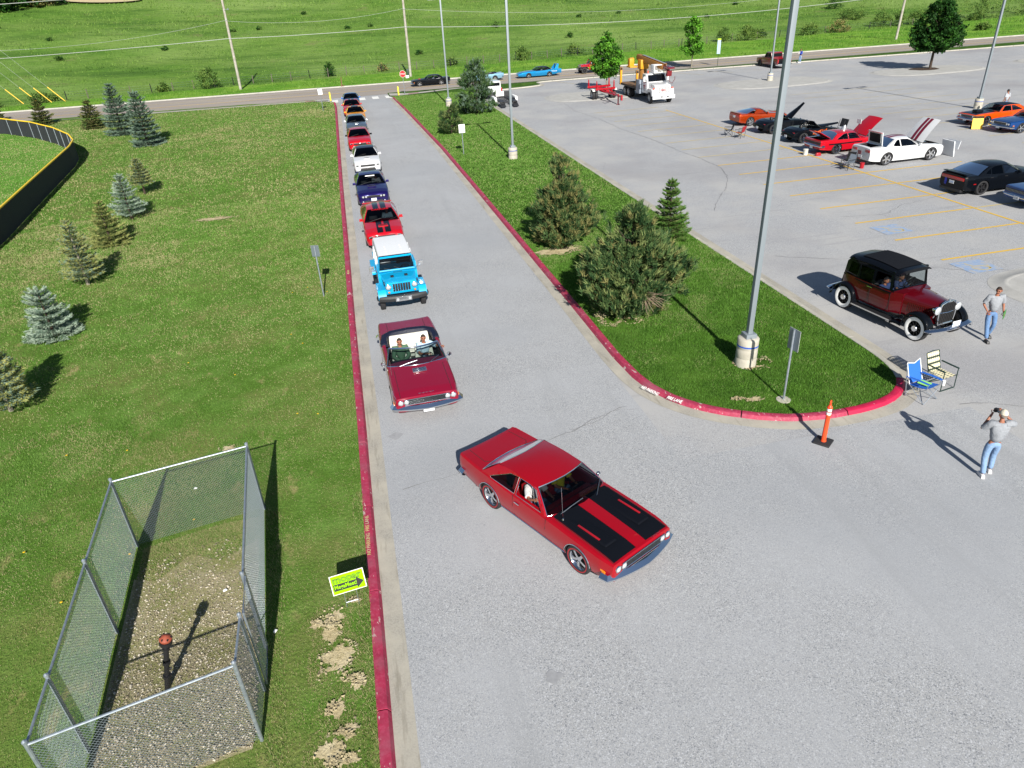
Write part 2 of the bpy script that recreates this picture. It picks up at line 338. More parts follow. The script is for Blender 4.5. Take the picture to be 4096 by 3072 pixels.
for name, (cx, cy, rx, ry) in {'concrete_island': (27.5, 79.6, 5.6, 3.4), 'concrete_island.001': (47.3, 77.3, 6.0, 3.6), 'concrete_island.002': (66.5, 76.2, 6.1, 3.2), 'concrete_island.003': (26.4, 19.2, 3.6, 1.75), 'concrete_island.004': (86, 75.6, 6.5, 3)}.items():
    pl = oval(cx, cy, rx, ry); s = sheet(name, pl[::-1], .07, 'island_conc')
    q = np.array(pl + pl[:1]); b = MB()
    b.grid([[(*t, .072) for t in offset(q, .16)], [(*t, .085) for t in offset(q, .1)], [(*t, .08) for t in q], [(*t, .018) for t in offset(q, -.12)], [(*t, .007) for t in offset(q, -.5)]], flip=True)
    b.build('kerb_ring', 'island_conc', s)
    if cx == 66.5:
        sheet('mulch_bed', [(66.9 + 1.7 * math.cos(t) * (1 + .1 * math.sin(5 * t)), 77.3 + 1.4 * math.sin(t)) for t in np.linspace(0, 6.2, 24)], .078, 'mulch', s)
# painted markings
def strip(name, a, c, w, m, parent, z=.008):
    a, c = Vector((*a, z)), Vector((*c, z)); t = (c - a).normalized(); n_ = Vector((-t.y, t.x, 0)) * w / 2
    b = MB(); k = max(2, int((c - a).length / 1.2)); b.grid([[a.lerp(c, i / k) + n_ for i in range(k + 1)], [a.lerp(c, i / k) - n_ for i in range(k + 1)]][::-1]); return b.build(name, m, parent, smooth=0)
strip('bay_line', (29.62, 20), (29.62, 47), .15, 'line_yellow', lot); strip('bay_line', (29.55, 47), (29.4, 66), .13, 'line_yellow', lot)
for i in range(-2, 16):
    y = 26.05 + 2.79 * i; m = 'line_yellow' if i < 7 else 'line_faint'
    strip('bay_line', (22.95, y - .02), (29.5, y + .02), .13, m, lot, .009)
    if i < 9: strip('bay_line', (29.74, y + .03), (36.4, y + .05), .13, m if i in (2, 3, 4) else 'line_faint', lot, .009)
for i in range(-1, 12):
    y = 37.2 + 2.79 * i; strip('bay_line', (43.5, y), (49.7, y + .1), .1, 'line_faint', lot, .009); strip('bay_line', (49.9, y), (56, y + .1), .1, 'line_faint', lot, .009)
for i in range(9): strip('bay_line', (27 + 4 * i, 95.2 - .05 * 4 * i), (29 + 4 * i, 89.6), .1, 'line_faint', lot, .009)
for k, (x, y) in enumerate(((1.98, 94.2), (3.62, 94.3), (5.24, 94.2), (-1.3, 94.0))):
    b = MB(); b.add([(x - .5 + .0, y - 1.3, .02), (x + .28, y - 1.3, .02), (x + .24, y + 1.3, .02), (x - .54, y + 1.3, .02)], [(0, 1, 2, 3)]); b.build('crossing_block', 'line_white', lot, smooth=0)
for k, (cx, cy) in enumerate(((23.62, 22.15), (23.85, 27.4))):
    s = sheet('access_symbol', [(cx - .72, cy - .62), (cx + .72, cy - .58), (cx + .7, cy + .66), (cx - .74, cy + .62)], .010, 'hc_blue', lot)
    for pts in ([(cx + .1 + .34 * math.cos(t), cy - .12 + .3 * math.sin(t)) for t in np.linspace(-3.6, .6, 12)], [(cx - .2, cy + .42), (cx - .1, cy + .05), (cx + .22, cy + .02), (cx + .42, cy - .35)]):
        q = np.array(pts); b = MB(); b.grid([[(*t, .0125) for t in offset(q, -.035)], [(*t, .0125) for t in offset(q, .035)]], flip=True); b.build('wheelchair_mark', 'line_faint', s, smooth=0)
def crack(pts, w, parent, m='crackmat', jit=.12, z=.0105):
    P = resample(pts, .25); P = P * 1. + np.cumsum(rng.normal(0, jit * .35, P.shape), 0) * .35 + rng.normal(0, jit * .3, P.shape)
    ww = w * .6 * (.3 + 1.1 * rng.random(len(P))); b = MB(); A, B = offset(P, 1) - P, 0
    b.grid([[(*(p - n_ * q / 2), z) for p, n_, q in zip(P, A, ww)], [(*(p + n_ * q / 2), z) for p, n_, q in zip(P, A, ww)]], flip=True); return b.build('crack', m, parent, smooth=0)
crack([(22.3, 76), (21.9, 69.5), (22.4, 64), (22.4, 58.3), (22.9, 53.5), (22.9, 48.7), (23.2, 44.7), (23.1, 42.3), (22.3, 40), (20.9, 37.5), (19.7, 35.9), (18.2, 33.6)], .055, lot)
crack([(-.2, 14.2), (1.4, 14.5), (2.8, 14.75), (5.2, 15.8), (6.45, 16.2)], .03, lane); crack([(4.7, 15.5), (5.3, 15.7), (6.25, 16.2), (6.9, 16)], .022, lane)
crack([(15.3, 13.6), (17.2, 12.8), (19, 12.3), (24, 11.5)], .05, lot); crack([(17, 26), (20, 24.5), (22.6, 22), (24.5, 21.3), (25.5, 20.5)], .03, lot)
crack([(23, 30), (25, 29.5), (27, 30.6), (30, 31.4)], .035, lot); crack([(39, 66), (44, 60), (49, 53)], .05, lot); crack([(40, 84), (60, 88), (80, 82)], .06, lot); crack([(52, 55), (62, 57), (80, 56)], .07, lot)
for px, py in ((6.6, 41), (-.35, 30), (15.8, 45), (19, 55)): crack([(px, py), (px + .8, py + 1.6), (px + .4, py + 3)], .02, lane if px < 8 else lot)
for x, y, r_ in ((2.0, 8.02, .16), (-.1, 16.7, .2)):
    sheet('oil_stain', [(x + r_ * math.cos(t) * (1 + .3 * math.sin(3 * t + x)), y + .8 * r_ * math.sin(t) * (1 + .25 * math.cos(4 * t))) for t in np.linspace(0, 6.1, 18)], .0115, 'stain', lane)
# walks and ramps by the crossing
w1 = sheet('sidewalk', [(-26, 96.3), (-12, 95.3), (-3.2, 94.6), (-2.4, 94.6), (-2.2, 95.4), (-3.4, 95.8), (-12, 96.2), (-26, 97.3)], LAWN + .03, 'concrete'); mat('tactile', '8d4a46', .7, bump=(30, .5))
sheet('tactile_pad', [(-5, 94.95), (-3.8, 94.85), (-3.8, 95.35), (-5, 95.45)], LAWN + .034, 'tactile', w1)
w2 = sheet('sidewalk', [(5.3, 94.2), (6.6, 93.6), (8.6, 94.1), (12.5, 95.3), (17, 96.5), (12, 96.2), (8, 95.2), (5.3, 96.6)], LAWN + .03, 'concrete')
sheet('tactile_pad', [(7.6, 94.2), (8.9, 94.5), (8.9, 95.0), (7.6, 94.7)], LAWN + .034, 'tactile', w2)
def soil(x, y, r_, e=1.):
    ph = rng.random(4) * 6
    return sheet('soil_patch', [(x + r_ * math.cos(t) * (1 + .28 * math.sin(2 * t + ph[0]) + .18 * math.sin(5 * t + ph[1]) + .13 * math.sin(11 * t + ph[2]) + .1 * math.sin(23 * t + ph[3]) + rng.normal(0, .05)), y + e * r_ * math.sin(t) * (1 + .25 * math.cos(3 * t + ph[3]) + .12 * math.sin(8 * t + ph[1]) + .12 * math.sin(19 * t + ph[0]) + rng.normal(0, .05))) for t in np.linspace(0, 6.25, 110)], LAWN + .006, 'soil', lawn if x < 0 else isl)
SOIL = [(-1.8, 10.35, .22, 1.2), (-1.85, 9.95, .2, 1.3), (-1.72, 9.4, .33, 1.0), (-1.75, 9.0, .3, .8), (-1.4, 8.72, .14, 1.2), (-1.75, 8.3, .17, 1.4), (-1.52, 7.85, .16, 1), (-1.85, 7.5, .26, 1.2), (-2.15, 10.25, .12, 1), (-2.0, 6.9, .3, 1), (-1.35, 10.7, .12, .7), (-1.5, 7.3, .14, 1),
        (-4.6, 17.3, .25, .6), (10.75, 15.05, .0, 1), (10.0, 15.35, .28, .5), (9.6, 15.5, .2, .5), (8.4, 22, 1.0, .7), (8.3, 29.9, 1.2, .5), (11.1, 17.35, .55, .8), (-8.4, 42.6, 1.2, .3)]
for s_ in SOIL:
    if s_[2]: o = soil(s_[0], s_[1], s_[2] * .72, s_[3]); o.location.z = .0015 * SOIL.index(s_)
sheet('bare_field_patch', [(-75 + 11 + 11 * math.cos(t), 248 + 5 * math.sin(t)) for t in np.linspace(0, 6.2, 24)], 0, 'soil', field)
bp_ = bpy.data.objects['bare_field_patch']; 
for v in bp_.data.vertices: v.co.z = hill(v.co.x, v.co.y) + .5

# ---------------------------------------------------------------- car building
def solid_minus(me, cutter):
    """mesh minus cutter mesh (boolean), keeping the cutter's materials on the cut faces"""
    a = link('a', me); c = link('c', cutter); md = a.modifiers.new('b', 'BOOLEAN'); md.object = c; md.operation = 'DIFFERENCE'; md.solver = 'EXACT'; md.material_mode = 'TRANSFER'
    r_ = bpy.data.meshes.new_from_object(a.evaluated_get(bpy.context.evaluated_depsgraph_get()))
    for o in (a, c): bpy.data.objects.remove(o)
    return r_
WHEELS = {}
def wheel(parent, x, y, r_, style, side):
    w = .2 if style != 'truck' else .28
    key = (round(r_, 2), style)
    if key not in WHEELS:
        rr = r_ * {'wire': .62, 'truck': .6, 'white': .6, 'off': .58}.get(style, .67 if style[:1] != 'm' else .74)
        b = MB(); h = w / 2; s = (r_ - rr)
        prof = [(rr, -h * .8), (rr + s * .3, -h), (r_ - s * .25, -h), (r_, -h * .7), (r_, h * .7), (r_ - s * .22, h), (rr + s * .72, h * 1.02), (rr + s * .5, h * 1.02), (rr + s * .28, h * 1.01), (rr, h * .85), (rr * .98, h * .3)]
        ms = [0] * 10
        if style == 'red': ms[7] = 1
        if style == 'white': ms[6] = ms[7] = ms[8] = 2
        MX = Matrix.Rotation(R(-90), 4, 'X')
        b.lathe(prof, 28, ms, MX); tm = b.mesh('wheel', ['rubber', 'red', 'white'])
        b = MB(); m2 = {'red': 'chrome', 'mag': 'chrome', 'm5': 'alu', 'mblack': 'rim_black', 'mchrome': 'chrome', 'truck': 'silver', 'white': 'gloss_black', 'off': 'rim_black', 'steel': 'silver'}[style]
        d = .25 if style != 'white' else .6
        b.lathe([(rr, h * .85), (rr * .93, h * .6), (rr * .88, h * (d - .45)), (rr * .3, h * (d - .3)), (rr * .28, h * (d + .2)), (rr * .12, h * (d + .35)), (0.001, h * (d + .35))], 24, [0, 0, 1, 0, 0, 0], MX)
        n = 5 if style != 'white' else 10
        for i in range(n):
            M = Matrix.Rotation(R(360 / n * i + 18), 4, 'Y'); wd = .12 if style in ('m5', 'mchrome') else .085
            b.box((rr * .58, h * .45, 0), (rr * .68, h * .3, r_ * (wd if style != 'white' else .05) * 2), 0, M, )
        if style == 'white': b.lathe([(rr * .42, h * .9), (rr * .36, h * 1.15), (.001, h * 1.2)], 20, 2, MX)
        rm = b.mesh('rim', [m2, 'dark', 'chrome']); WHEELS[key] = (tm, rm)
    tm, rm = WHEELS[key]; o = link('wheel', tm, parent, (x, y, r_), 0 if side > 0 else math.pi); link('rim', rm, o); return o
def sweep(b, pts, prof, m=0):
    """sweep a closed (out, up) profile along a plan path"""
    P = np.array([p[:2] for p in pts], float); T = np.gradient(P, axis=0); T /= np.hypot(T[:, 0], T[:, 1])[:, None]; N = np.stack([T[:, 1], -T[:, 0]], 1); k = len(prof)
    vs = [(P[i][0] + N[i][0] * a, P[i][1] + N[i][1] * a, pts[i][2] + z) for i in range(len(P)) for a, z in prof]
    fs = [(i * k + j, i * k + (j + 1) % k, (i + 1) * k + (j + 1) % k, (i + 1) * k + j) for i in range(len(P) - 1) for j in range(k)] + [tuple(range(k))[::-1], tuple(range((len(P) - 1) * k, len(P) * k))]
    return b.add(vs, fs, m)
class Car: pass
SEC = ((.0, 0, 0), (.8, 0, 0), (.94, .05, 0), (1., .42, 0), (.99, .72, 0), (.965, .93, 0), (.915, 1, 0), (.55, 1, .75), (0, 1, 1))
def make_car(name, label, sp, loc, rz, group=None, scale=1):
    root = thing(name, label, 'car', (*loc, sp.get('z', 0)), rz, group, scale); L, W = sp['L'], sp['W']; hw = W / 2; P_ = sp['paint']
    T = np.array(sp['stations'])     # x, half width, bottom z, shoulder z, centre z (front to back)
    T = T[np.argsort(T[:, 0])]
    xs = np.unique(np.concatenate([np.linspace(-L / 2, L / 2, 40), T[:, 0]])); f = lambda c, x: np.interp(x, T[:, 0], T[:, c])
    c = Car(); c.root = root; c.sp = sp
    def ring(x):
        w, zb, zs, zc = (float(f(k, x)) for k in (1, 2, 3, 4)); h = []
        for a, t, q in SEC:
            if q > 0: z = zs + (zc - zs) * q
            else: z = zb + (zs - zb) * t
            h.append((a * w, z))
        return h
    def top_z(x, y):
        h = ring(x); y = abs(y)
        return float(np.interp(y, [h[8][0], h[7][0], h[6][0], h[5][0]], [h[8][1], h[7][1], h[6][1], h[5][1]]))
    def side_y(x, z):
        h = ring(x); return float(np.interp(z, [h[i][1] for i in (2, 3, 4, 5)], [h[i][0] for i in (2, 3, 4, 5)]))
    c.top_z, c.side_y, c.f = top_z, side_y, f
    b = MB(); rings = []
    for x in xs:
        h = ring(x); rings.append([(x, y, z) for y, z in h] + [(x, -y, z) for y, z in h[-2:0:-1]])
    n = len(rings[0]); vs = [p for r_ in rings for p in r_]
    fs = [(i * n + j, i * n + (j + 1) % n, (i + 1) * n + (j + 1) % n, (i + 1) * n + j) for i in range(len(xs) - 1) for j in range(n)]
    fs += [tuple(range(n))[::-1], tuple(range((len(xs) - 1) * n, len(xs) * n))]
    b.add(vs, [q[::-1] for q in fs]); me = b.mesh('body', [P_], 0)
    cut = MB(); r_ = sp['r']; ra = sp.get('arch', 1.13) * r_
    for ax in sp['axles']:
        for s in (-1, 1):
            M = Matrix.Translation((ax, s * (hw - .12), r_ * sp.get('az', 1.0))) @ Matrix.Rotation(R(90), 4, 'X')
            cut.prism([(ra * math.cos(t), ra * math.sin(t)) for t in np.linspace(0, 2 * math.pi, 29)[:-1]], -.2, .2, 0, M)
    cb = sp.get('cab')
    if cb:
        x0, x1 = cb['tub']; wt = cb.get('tw', .84) * float(f(1, (x0 + x1) / 2)); cut.box(((x0 + x1) / 2, 0, 1.0), (x1 - x0, 2 * wt, 1.36), 1)
    for bx in sp.get('cuts', []): cut.box(*bx, 0)
    cm = cut.mesh('cut', ['dark', sp.get('inside', 'black')], 0); bmm = bmesh.new(); bmm.from_mesh(cm); bmesh.ops.recalc_face_normals(bmm, faces=bmm.faces); bmm.to_mesh(cm); bmm.free()
    bmm = bmesh.new(); bmm.from_mesh(me); bmesh.ops.recalc_face_normals(bmm, faces=bmm.faces); bmm.to_mesh(me); bmm.free()
    me = solid_minus(me, cm); me.polygons.foreach_set('use_smooth', [True] * len(me.polygons)); me.set_sharp_from_angle(angle=R(sp.get('sharp', 32))); me.name = 'body'
    c.body = link('body', me, root)
    for i, ax in enumerate(sp['axles']):
        for s in (-1, 1): wheel(root, ax, s * (hw - .115 - sp.get('tin', 0)), r_, sp['wheel'], s)
    if cb: cabin(c, cb)
    return c
def cabin(c, cb):
    sp, root = c.sp, c.root; P_ = cb.get('paint', sp['paint']); G = cb.get('glass', 'glass_mid')
    xw0, xw1, xr1, xr0, bow, b2 = cb['x']; zc, zr, zd, crown = cb['z']; wr = cb['wr']
    wb = lambda x: float(c.f(1, x)) * .945
    belt = lambda x: float(c.f(3, x)) - .015
    xa, xd = xw0 - bow, xr0 + cb.get('rbow', .12)
    # side silhouette, front to back
    n = 7; roofx = np.linspace(xw1 - b2, xr1 + cb.get('rb2', .06), n); arch = cb.get('arch', .03)
    roofz = [zr + arch * (1 - ((t - .45) / .55) ** 2) - arch * .5 for t in np.linspace(0, 1, n)]
    sil = [(xa, belt(xa))] + list(zip(roofx, roofz)) + [(xd, belt(xd))]
    for x in np.linspace(xd, xa, 6)[1:-1]: sil.append((x, belt(x)))
    def yy(x, z):
        t = min(1, max(0, (z - belt(x)) / (zr - belt(x)))); return wb(x) + (wr - wb(x)) * (t ** 1.25)
    def fill(loops):
        bm = bmesh.new(); es = []
        for lp in loops:
            v_ = [bm.verts.new((x, z, 0)) for x, z in lp]; es += [bm.edges.new((v_[i], v_[(i + 1) % len(v_)])) for i in range(len(v_))]
        bmesh.ops.triangle_fill(bm, use_beauty=True, edges=es)
        bm.verts.index_update(); V = [v_.co.copy() for v_ in bm.verts]; F = [tuple(v_.index for v_ in f.verts) for f in bm.faces]; bm.free(); return V, F
    hulls = {-1: MB(), 1: MB()}; V, F = fill([sil] + cb['win'])
    for s in (-1, 1):
        hulls[s].add([(p.x, s * yy(p.x, p.y), p.y) for p in V], F)
    # roof skin
    rx = roofx; rows = []
    for i, x in enumerate(rx):
        t = i / (n - 1); rows.append([(x + (b2 * (1 - u * u)) * max(0, 1 - 3 * t) - cb.get('rb2', .06) * (1 - u * u) * max(0, 3 * t - 2), u * wr, roofz[i] + crown * (1 - abs(u) ** 2.4)) for u in np.linspace(-1, 1, 11)])
    c.roof_rows = rows
    def roof_z(x, y): 
        k = min(n - 2, max(0, int(np.searchsorted(-np.array(rx), -x) - 1))); t = (x - rx[k]) / (rx[k + 1] - rx[k])
        return float(roofz[k] + (roofz[k + 1] - roofz[k]) * t + crown * (1 - abs(y / wr) ** 2.4))
    c.roof_z = roof_z
    rf = MB(); rf.grid(rows)
    rf.build('roof', cb.get('roof') or P_, root, smooth=50)
    # windscreen and rear window, with painted pillars at their edges
    us = [-1, -.95, -.7, -.4, 0, .4, .7, .95, 1]
    def screen(xb, xt, bw, bt, zb_, wtop, top_row, nm, edge):
        g = MB(); m = 4; rws = []
        for k in range(m + 1):
            t = k / m; row = []
            for u in us:
                wbase = yy(xb - bw * 1, belt(xb - bw)); p0 = Vector((xb - bw * u * u, u * wbase, zb_ + (belt(xb - bw) - zb_) * u * u)); p1 = Vector((xt - bt * u * u, u * wr, 0)); p1.z = top_row + crown * (1 - abs(u) ** 2.4)
                q = p0.lerp(p1, t); q.z += .03 * math.sin(math.pi * t) * cb.get('bulge', 1); row.append(q)
            rws.append(row)
        g.grid([r_[1:-1] for r_ in rws]); g.build(nm, G if edge else cb.get('rglass', G), root, smooth=60)
        hulls[-1].grid([r_[:2] for r_ in rws]); hulls[1].grid([r_[-2:] for r_ in rws])
        if cb.get('trim'):
            q = MB(); lift = Vector((0, 0, .006)); q.tube([p + lift for p in [rws[0][1]] + rws[0][2:-2] + [rws[0][-2]]], .011, 5); q.tube([p + lift for p in rws[-1][1:-1]], .011, 5)
            for e in (1, -2): q.tube([r_[e] + lift for r_ in rws], .011, 5)
            q.build('trim', cb['trim'], root)
        return rws
    c.ws = screen(xw0, xw1, bow, b2, zc, wr, roofz[0], 'windscreen', 1)
    c.rw = screen(xr0, xr1, -cb.get('rbow', .12), -cb.get('rb2', .06), zd, wr, roofz[-1], 'rear_window', 0)
    for s in (-1, 1): hulls[s].build('pillars', P_, root, smooth=40)
    for lp in cb['win']:
        for s in (-1, 1):
            if (lp is cb['win'][0] and s in cb.get('open', ())): continue
            g = MB(); V, F = fill([lp]); g.add([(p.x, s * (yy(p.x, p.y) - .008), p.y) for p in V], F); g.build('side_window', G, root, smooth=0)
    if cb.get('trim'):
        for s in (-1, 1):
            q = MB()
            for lp in cb['win']: q.tube([(x, s * (yy(x, z) + .004), z) for x, z in lp], .009, 5, closed=True)
            q.build('trim', cb['trim'], root)
    # seats, dash, steering wheel
    st = cb.get('seat', 'black'); dx = xa - .42; x0 = cb['tub'][0]
    d = MB(); d.box((xa - .1, 0, belt(xa) - .07), (.4, 1.3, .16), 0, None, .7, .98); d.build('dashboard', cb.get('dash', 'black'), root, bevel=.03)
    for s in (-1, 1):
        seat(root, dx - .55, s * .36, .36, .5, st)
    if cb.get('rear', 1): seat(root, max(x0 + .5, dx - 1.5), 0, .4, 1.15, st, .5)
    steering(root, (dx + .08, .36, belt(xa) - .06))
    c.belt, c.yy = belt, yy
def seat(root, x, y, z, w, m, h=.58):
    b = MB(); b.box((x + .22, y, z), (.52, w, .16)); b.box((x - .06, y, z + h / 2 + .02), (.15, w, h), 0, Matrix.Translation((x, y, z)) @ Matrix.Rotation(R(-12), 4, 'Y') @ Matrix.Translation((-x, -y, -z)), .75, .86)
    return b.build('seat', m, root, bevel=.05)
def steering(root, p):
    b = MB(); M = Matrix.Translation(p) @ Matrix.Rotation(R(-62), 4, 'Y'); b.tube([(.18 * math.cos(t), .18 * math.sin(t), 0) for t in np.linspace(0, 6.283, 21)[:-1]], .014, 6, 0, M, closed=True)
    b.tube([(-.17, 0, 0), (.17, 0, 0)], .012, 5, 0, M); b.tube([(0, 0, 0), (0, 0, -.3)], .02, 5, 0, M); return b.build('steering_wheel', 'black', root)
def overlay(c, name, m, x0, x1, y0, y1, dz=.006, n=14, parent=None, ny=4, taper=None):
    """a skin panel lying on the body's upper surface"""
    b = MB(); rows = []
    for x in np.linspace(x0, x1, n):
        t = (x - x0) / (x1 - x0); a0, a1 = (y0, y1) if not taper else (y0 + (taper[0] - y0) * t, y1 + (taper[1] - y1) * t)
        rows.append([(x, y, c.top_z(x, y) + dz) for y in np.linspace(a0, a1, ny)])
    b.grid(rows, flip=x1 > x0); return b.build(name, m, parent or c.root, smooth=60)
def roof_stripe(c, name, m, y0, y1):
    b = MB(); rr = c.roof_rows; rows = []
    for r_ in rr:
        x, z = [p[0] for p in r_], [p[2] for p in r_]; ys = [p[1] for p in r_]
        rows.append([(float(np.interp(y, ys, x)), y, float(np.interp(y, ys, z)) + .006) for y in np.linspace(y0, y1, 4)])
    b.grid(rows); b.build(name, m, c.root, smooth=60)
def lamp(c, nm, x, y, z, r_, m='lens', bez='chrome', sx=1, tilt=0):
    b = MB(); M = Matrix.Translation((x, y, z)) @ Matrix.Rotation(R(90 * sx - tilt), 4, 'Y')
    b.lathe([(r_ * 1.15, -.03), (r_ * 1.15, .012), (r_ * .98, .02)], 18, 1, M); b.lathe([(r_ * .98, .006), (r_ * .7, .026), (.001, .036)], 18, 0, M); return b.build(nm, [m, bez], c.root)
def boxpart(c, nm, m, cen, dim, bevel=.015, **k):
    b = MB(); b.box(cen, dim, 0, None, k.get('tx', 1), k.get('ty', 1)); return b.build(nm, m, k.get('parent', c.root), bevel=bevel)
def bumper(c, x, z, hwid, s, m='chrome', h=.15, bow=.12, wrap=.16, d=.1, vee=0):
    ys = np.linspace(-hwid, hwid, 15); P = [(x + s * (-bow * (y / hwid) ** 2 - vee * abs(y / hwid) * 0 + vee * (1 - abs(y / hwid))), s * y, z) for y in ys]
    if wrap: P = [(P[0][0] - s * wrap, P[0][1] * 1.02, z)] + P + [(P[-1][0] - s * wrap, P[-1][1] * 1.02, z)]
    b = MB(); sweep(b, P, [(-d * .4, -h / 2), (d * .35, -h / 2), (d * .95, -h * .22), (d * .95, 0), (d * .1, h / 2), (-d * .4, h / 2)]); return b.build('bumper', m, c.root, smooth=40)
def mirrors(c, x, z, y, m, r_=.09):
    for s in (-1, 1):
        b = MB(); b.box((x, s * (y + .1), z), (.1, .2, .13), 0, None, .7, .8); b.tube([(x, s * (y - .06), z - .08), (x, s * (y + .05), z - .02)], .02, 5); b.build('mirror', m, c.root, bevel=.03)
def wipers(c, m='steel'):
    r0 = c.ws[0]; r1 = c.ws[1]
    for a, e in ((2, 4), (5, 7)):
        b = MB(); p = Vector(r0[a]) + Vector((.03, 0, .02)); q = Vector(r0[e]).lerp(Vector(r1[e]), .7) + Vector((.02, 0, .025)); b.tube([p, p.lerp(q, .5) + Vector((0, 0, .01)), q], .011, 5); b.build('wiper', m, c.root)
def seam(c, pts, name='panel_gap', w=.007):
    b = MB(); P = [Vector(p) for p in pts]; b.tube(P, w, 4); return b.build(name, 'dark', c.root, smooth=0)
def plate(c, x, z, s, txt=None, y=0, w=.31, tilt=0, m='plate', ink='plateblue'):
    b = MB(); b.box((x, y, z), (.012, w, .155)); o = b.build('licence_plate', m, c.root)
    if txt: text(txt, .1, ink, 'lettering', o, frame((x + s * .0075, y, z - .005), (0, s, 0), (0, 0, 1)), depth=.001)
    return o
def handles(c, xs_, z, m='chrome'):
    for x in xs_:
        for s in (-1, 1):
            b = MB(); y = c.side_y(x, z) + .012; b.box((x, s * y, z), (.17, .035, .03)); b.build('door_handle', m, c.root, bevel=.008)
# ---- body types
def classic(pt, wheel_='red', roof=None, glass='glass', seat_='black', tub=None, **k):
    """late-sixties American two-door hardtop"""
    L = k.get('L', 5.15); z = k.get('dz', 0)
    st = [(L / 2, .86, .36, .74, .77), (L / 2 - .03, .9, .33, .78, .80), (L / 2 - .35, .955, .27, .82, .855), (1.6, .97, .24, .85, .90), (.85, .97, .22, .875, .945), (.2, .965, .22, .88, .93), (-.7, .97, .22, .9, .95), (-1.34, .985, .24, .955, .985), (-1.9, .965, .28, .945, .97), (-L / 2 + .1, .925, .34, .955, .94), (-L / 2, .905, .40, .95, .925)]
    return dict(L=L, W=1.94, r=.345, axles=(L / 2 - .97, -L / 2 + 1.235), wheel=wheel_, paint=pt, stations=[(a, b_, c_, d + z, e + z) for a, b_, c_, d, e in st], inside=seat_, arch=1.1,
        cab=dict(x=(.92, .26, -1.08, -1.74, .34, .16), z=(.915, 1.275, .975, .065), wr=.70, tub=(-1.42, .55), arch=.05, roof=roof, glass=glass, rglass=k.get('rglass', 'glass_mid'), trim=k.get('trim', 'chrome'), seat=seat_, dash=k.get('dash', 'black'), paint=k.get('cpaint', pt), open=k.get('open', ()), rbow=.1, rb2=-.14,
                 win=[[(.44, .905), (.12, 1.235), (-.12, 1.262), (-.42, 1.262), (-.4, .915)], [(-.46, .915), (-.48, 1.262), (-.74, 1.235), (-1.3, .975), (-1.28, .945)]]))
def classic_front(c, four=True, grille='black', plt=None, frontpaint=None):
    L = c.sp['L']; x = L / 2
    b = MB(); b.box((x + .004, 0, .655), (.03, 1.3, .17)); g = b.build('grille', grille, c.root, bevel=.01)
    q = MB()
    for zz in (.60, .635, .67, .705): q.box((x + .022, 0, zz), (.012, 1.28, .008))
    q.build('grille_bar', 'steel', g); q = MB(); q.tube([(x + .02, s * .65, zz) for s, zz in ((-1, .57), (1, .57), (1, .74), (-1, .74))], .011, 5, closed=True); q.build('trim', 'chrome', g)
    for s in (-1, 1):
        for k_ in (0, 1): lamp(c, 'headlight', x + .012, s * (.755 - .165 * k_), .66, .072)
    bumper(c, x + .02, .46, .95, 1, vee=.06, h=.16)
    plate(c, x + .12, .40, 1, plt) if plt else None
    for s in (-1, 1):
        b = MB(); b.box((x - .25, s * (c.side_y(x - .25, .55) + .004), .55), (.13, .012, .05)); b.build('side_marker', 'amber', c.root)
def classic_rear(c, lens='red_lens', plt=None):
    x = -c.sp['L'] / 2
    b = MB(); b.box((x - .004, 0, .74), (.03, 1.6, .17)); t = b.build('tail_panel', 'black', c.root, bevel=.01)
    for s in (-1, 1):
        b = MB(); b.box((x - .02, s * .55, .74), (.02, .42, .11)); b.build('taillight', lens, t, bevel=.01)
    bumper(c, x - .02, .53, .93, -1, h=.15)
    if plt: plate(c, x - .06, .40, -1, plt)
def modern(pt, kind='coupe', wheel_='m5', glass='glass_dark', roof=None, **k):
    L = 5.03; st = [(L / 2, .74, .26, .66, .72), (L / 2 - .05, .82, .22, .735, .79), (L / 2 - .2, .9, .19, .80, .86), (L / 2 - .6, .95, .18, .87, .94), (1.3, .955, .18, .915, 1.0), (.85, .955, .18, .935, 1.03), (0, .95, .17, .955, 1.0), (-.9, .955, .18, 1.0, 1.02), (-1.5, .97, .19, 1.03, 1.05), (-2.0, .945, .22, 1.03, 1.07), (-L / 2 + .12, .88, .27, 1.02, 1.07), (-L / 2, .82, .33, .98, 1.03)]
    if kind == 'coupe': cab = dict(x=(1.05, .2, -.98, -1.72, .36, .2), win=[[(.52, .985), (.16, 1.25), (-.05, 1.335), (-.35, 1.36), (-.55, 1.36), (-.55, 1.0)], [(-.61, 1.0), (-.61, 1.355), (-.8, 1.32), (-1.06, 1.12), (-1.06, 1.04)]], tub=(-1.4, .55))
    else: cab = dict(x=(1.2, .32, -1.15, -1.98, .36, .2), win=[[(.68, .975), (.3, 1.25), (.1, 1.345), (-.2, 1.375), (-.2, 1.0)], [(-.28, 1.0), (-.28, 1.375), (-.7, 1.36), (-.95, 1.29), (-1.0, 1.02)], [(-1.05, 1.04), (-1.0, 1.27), (-1.25, 1.16), (-1.38, 1.07)]], tub=(-1.6, .7))
    cab.update(z=(1.03, 1.385, 1.06, .055), wr=.635, roof=roof, glass=glass, seat='black', rbow=.16, rb2=.1, arch=.05, paint=k.get('cpaint', pt), open=k.get('open', ()), trim=k.get('trim'))
    return dict(L=L, W=1.91, r=.365, axles=(1.56, -1.42), wheel=wheel_, paint=pt, stations=st, cab=cab, arch=1.1, az=1.0, cuts=k.get('cuts', []))
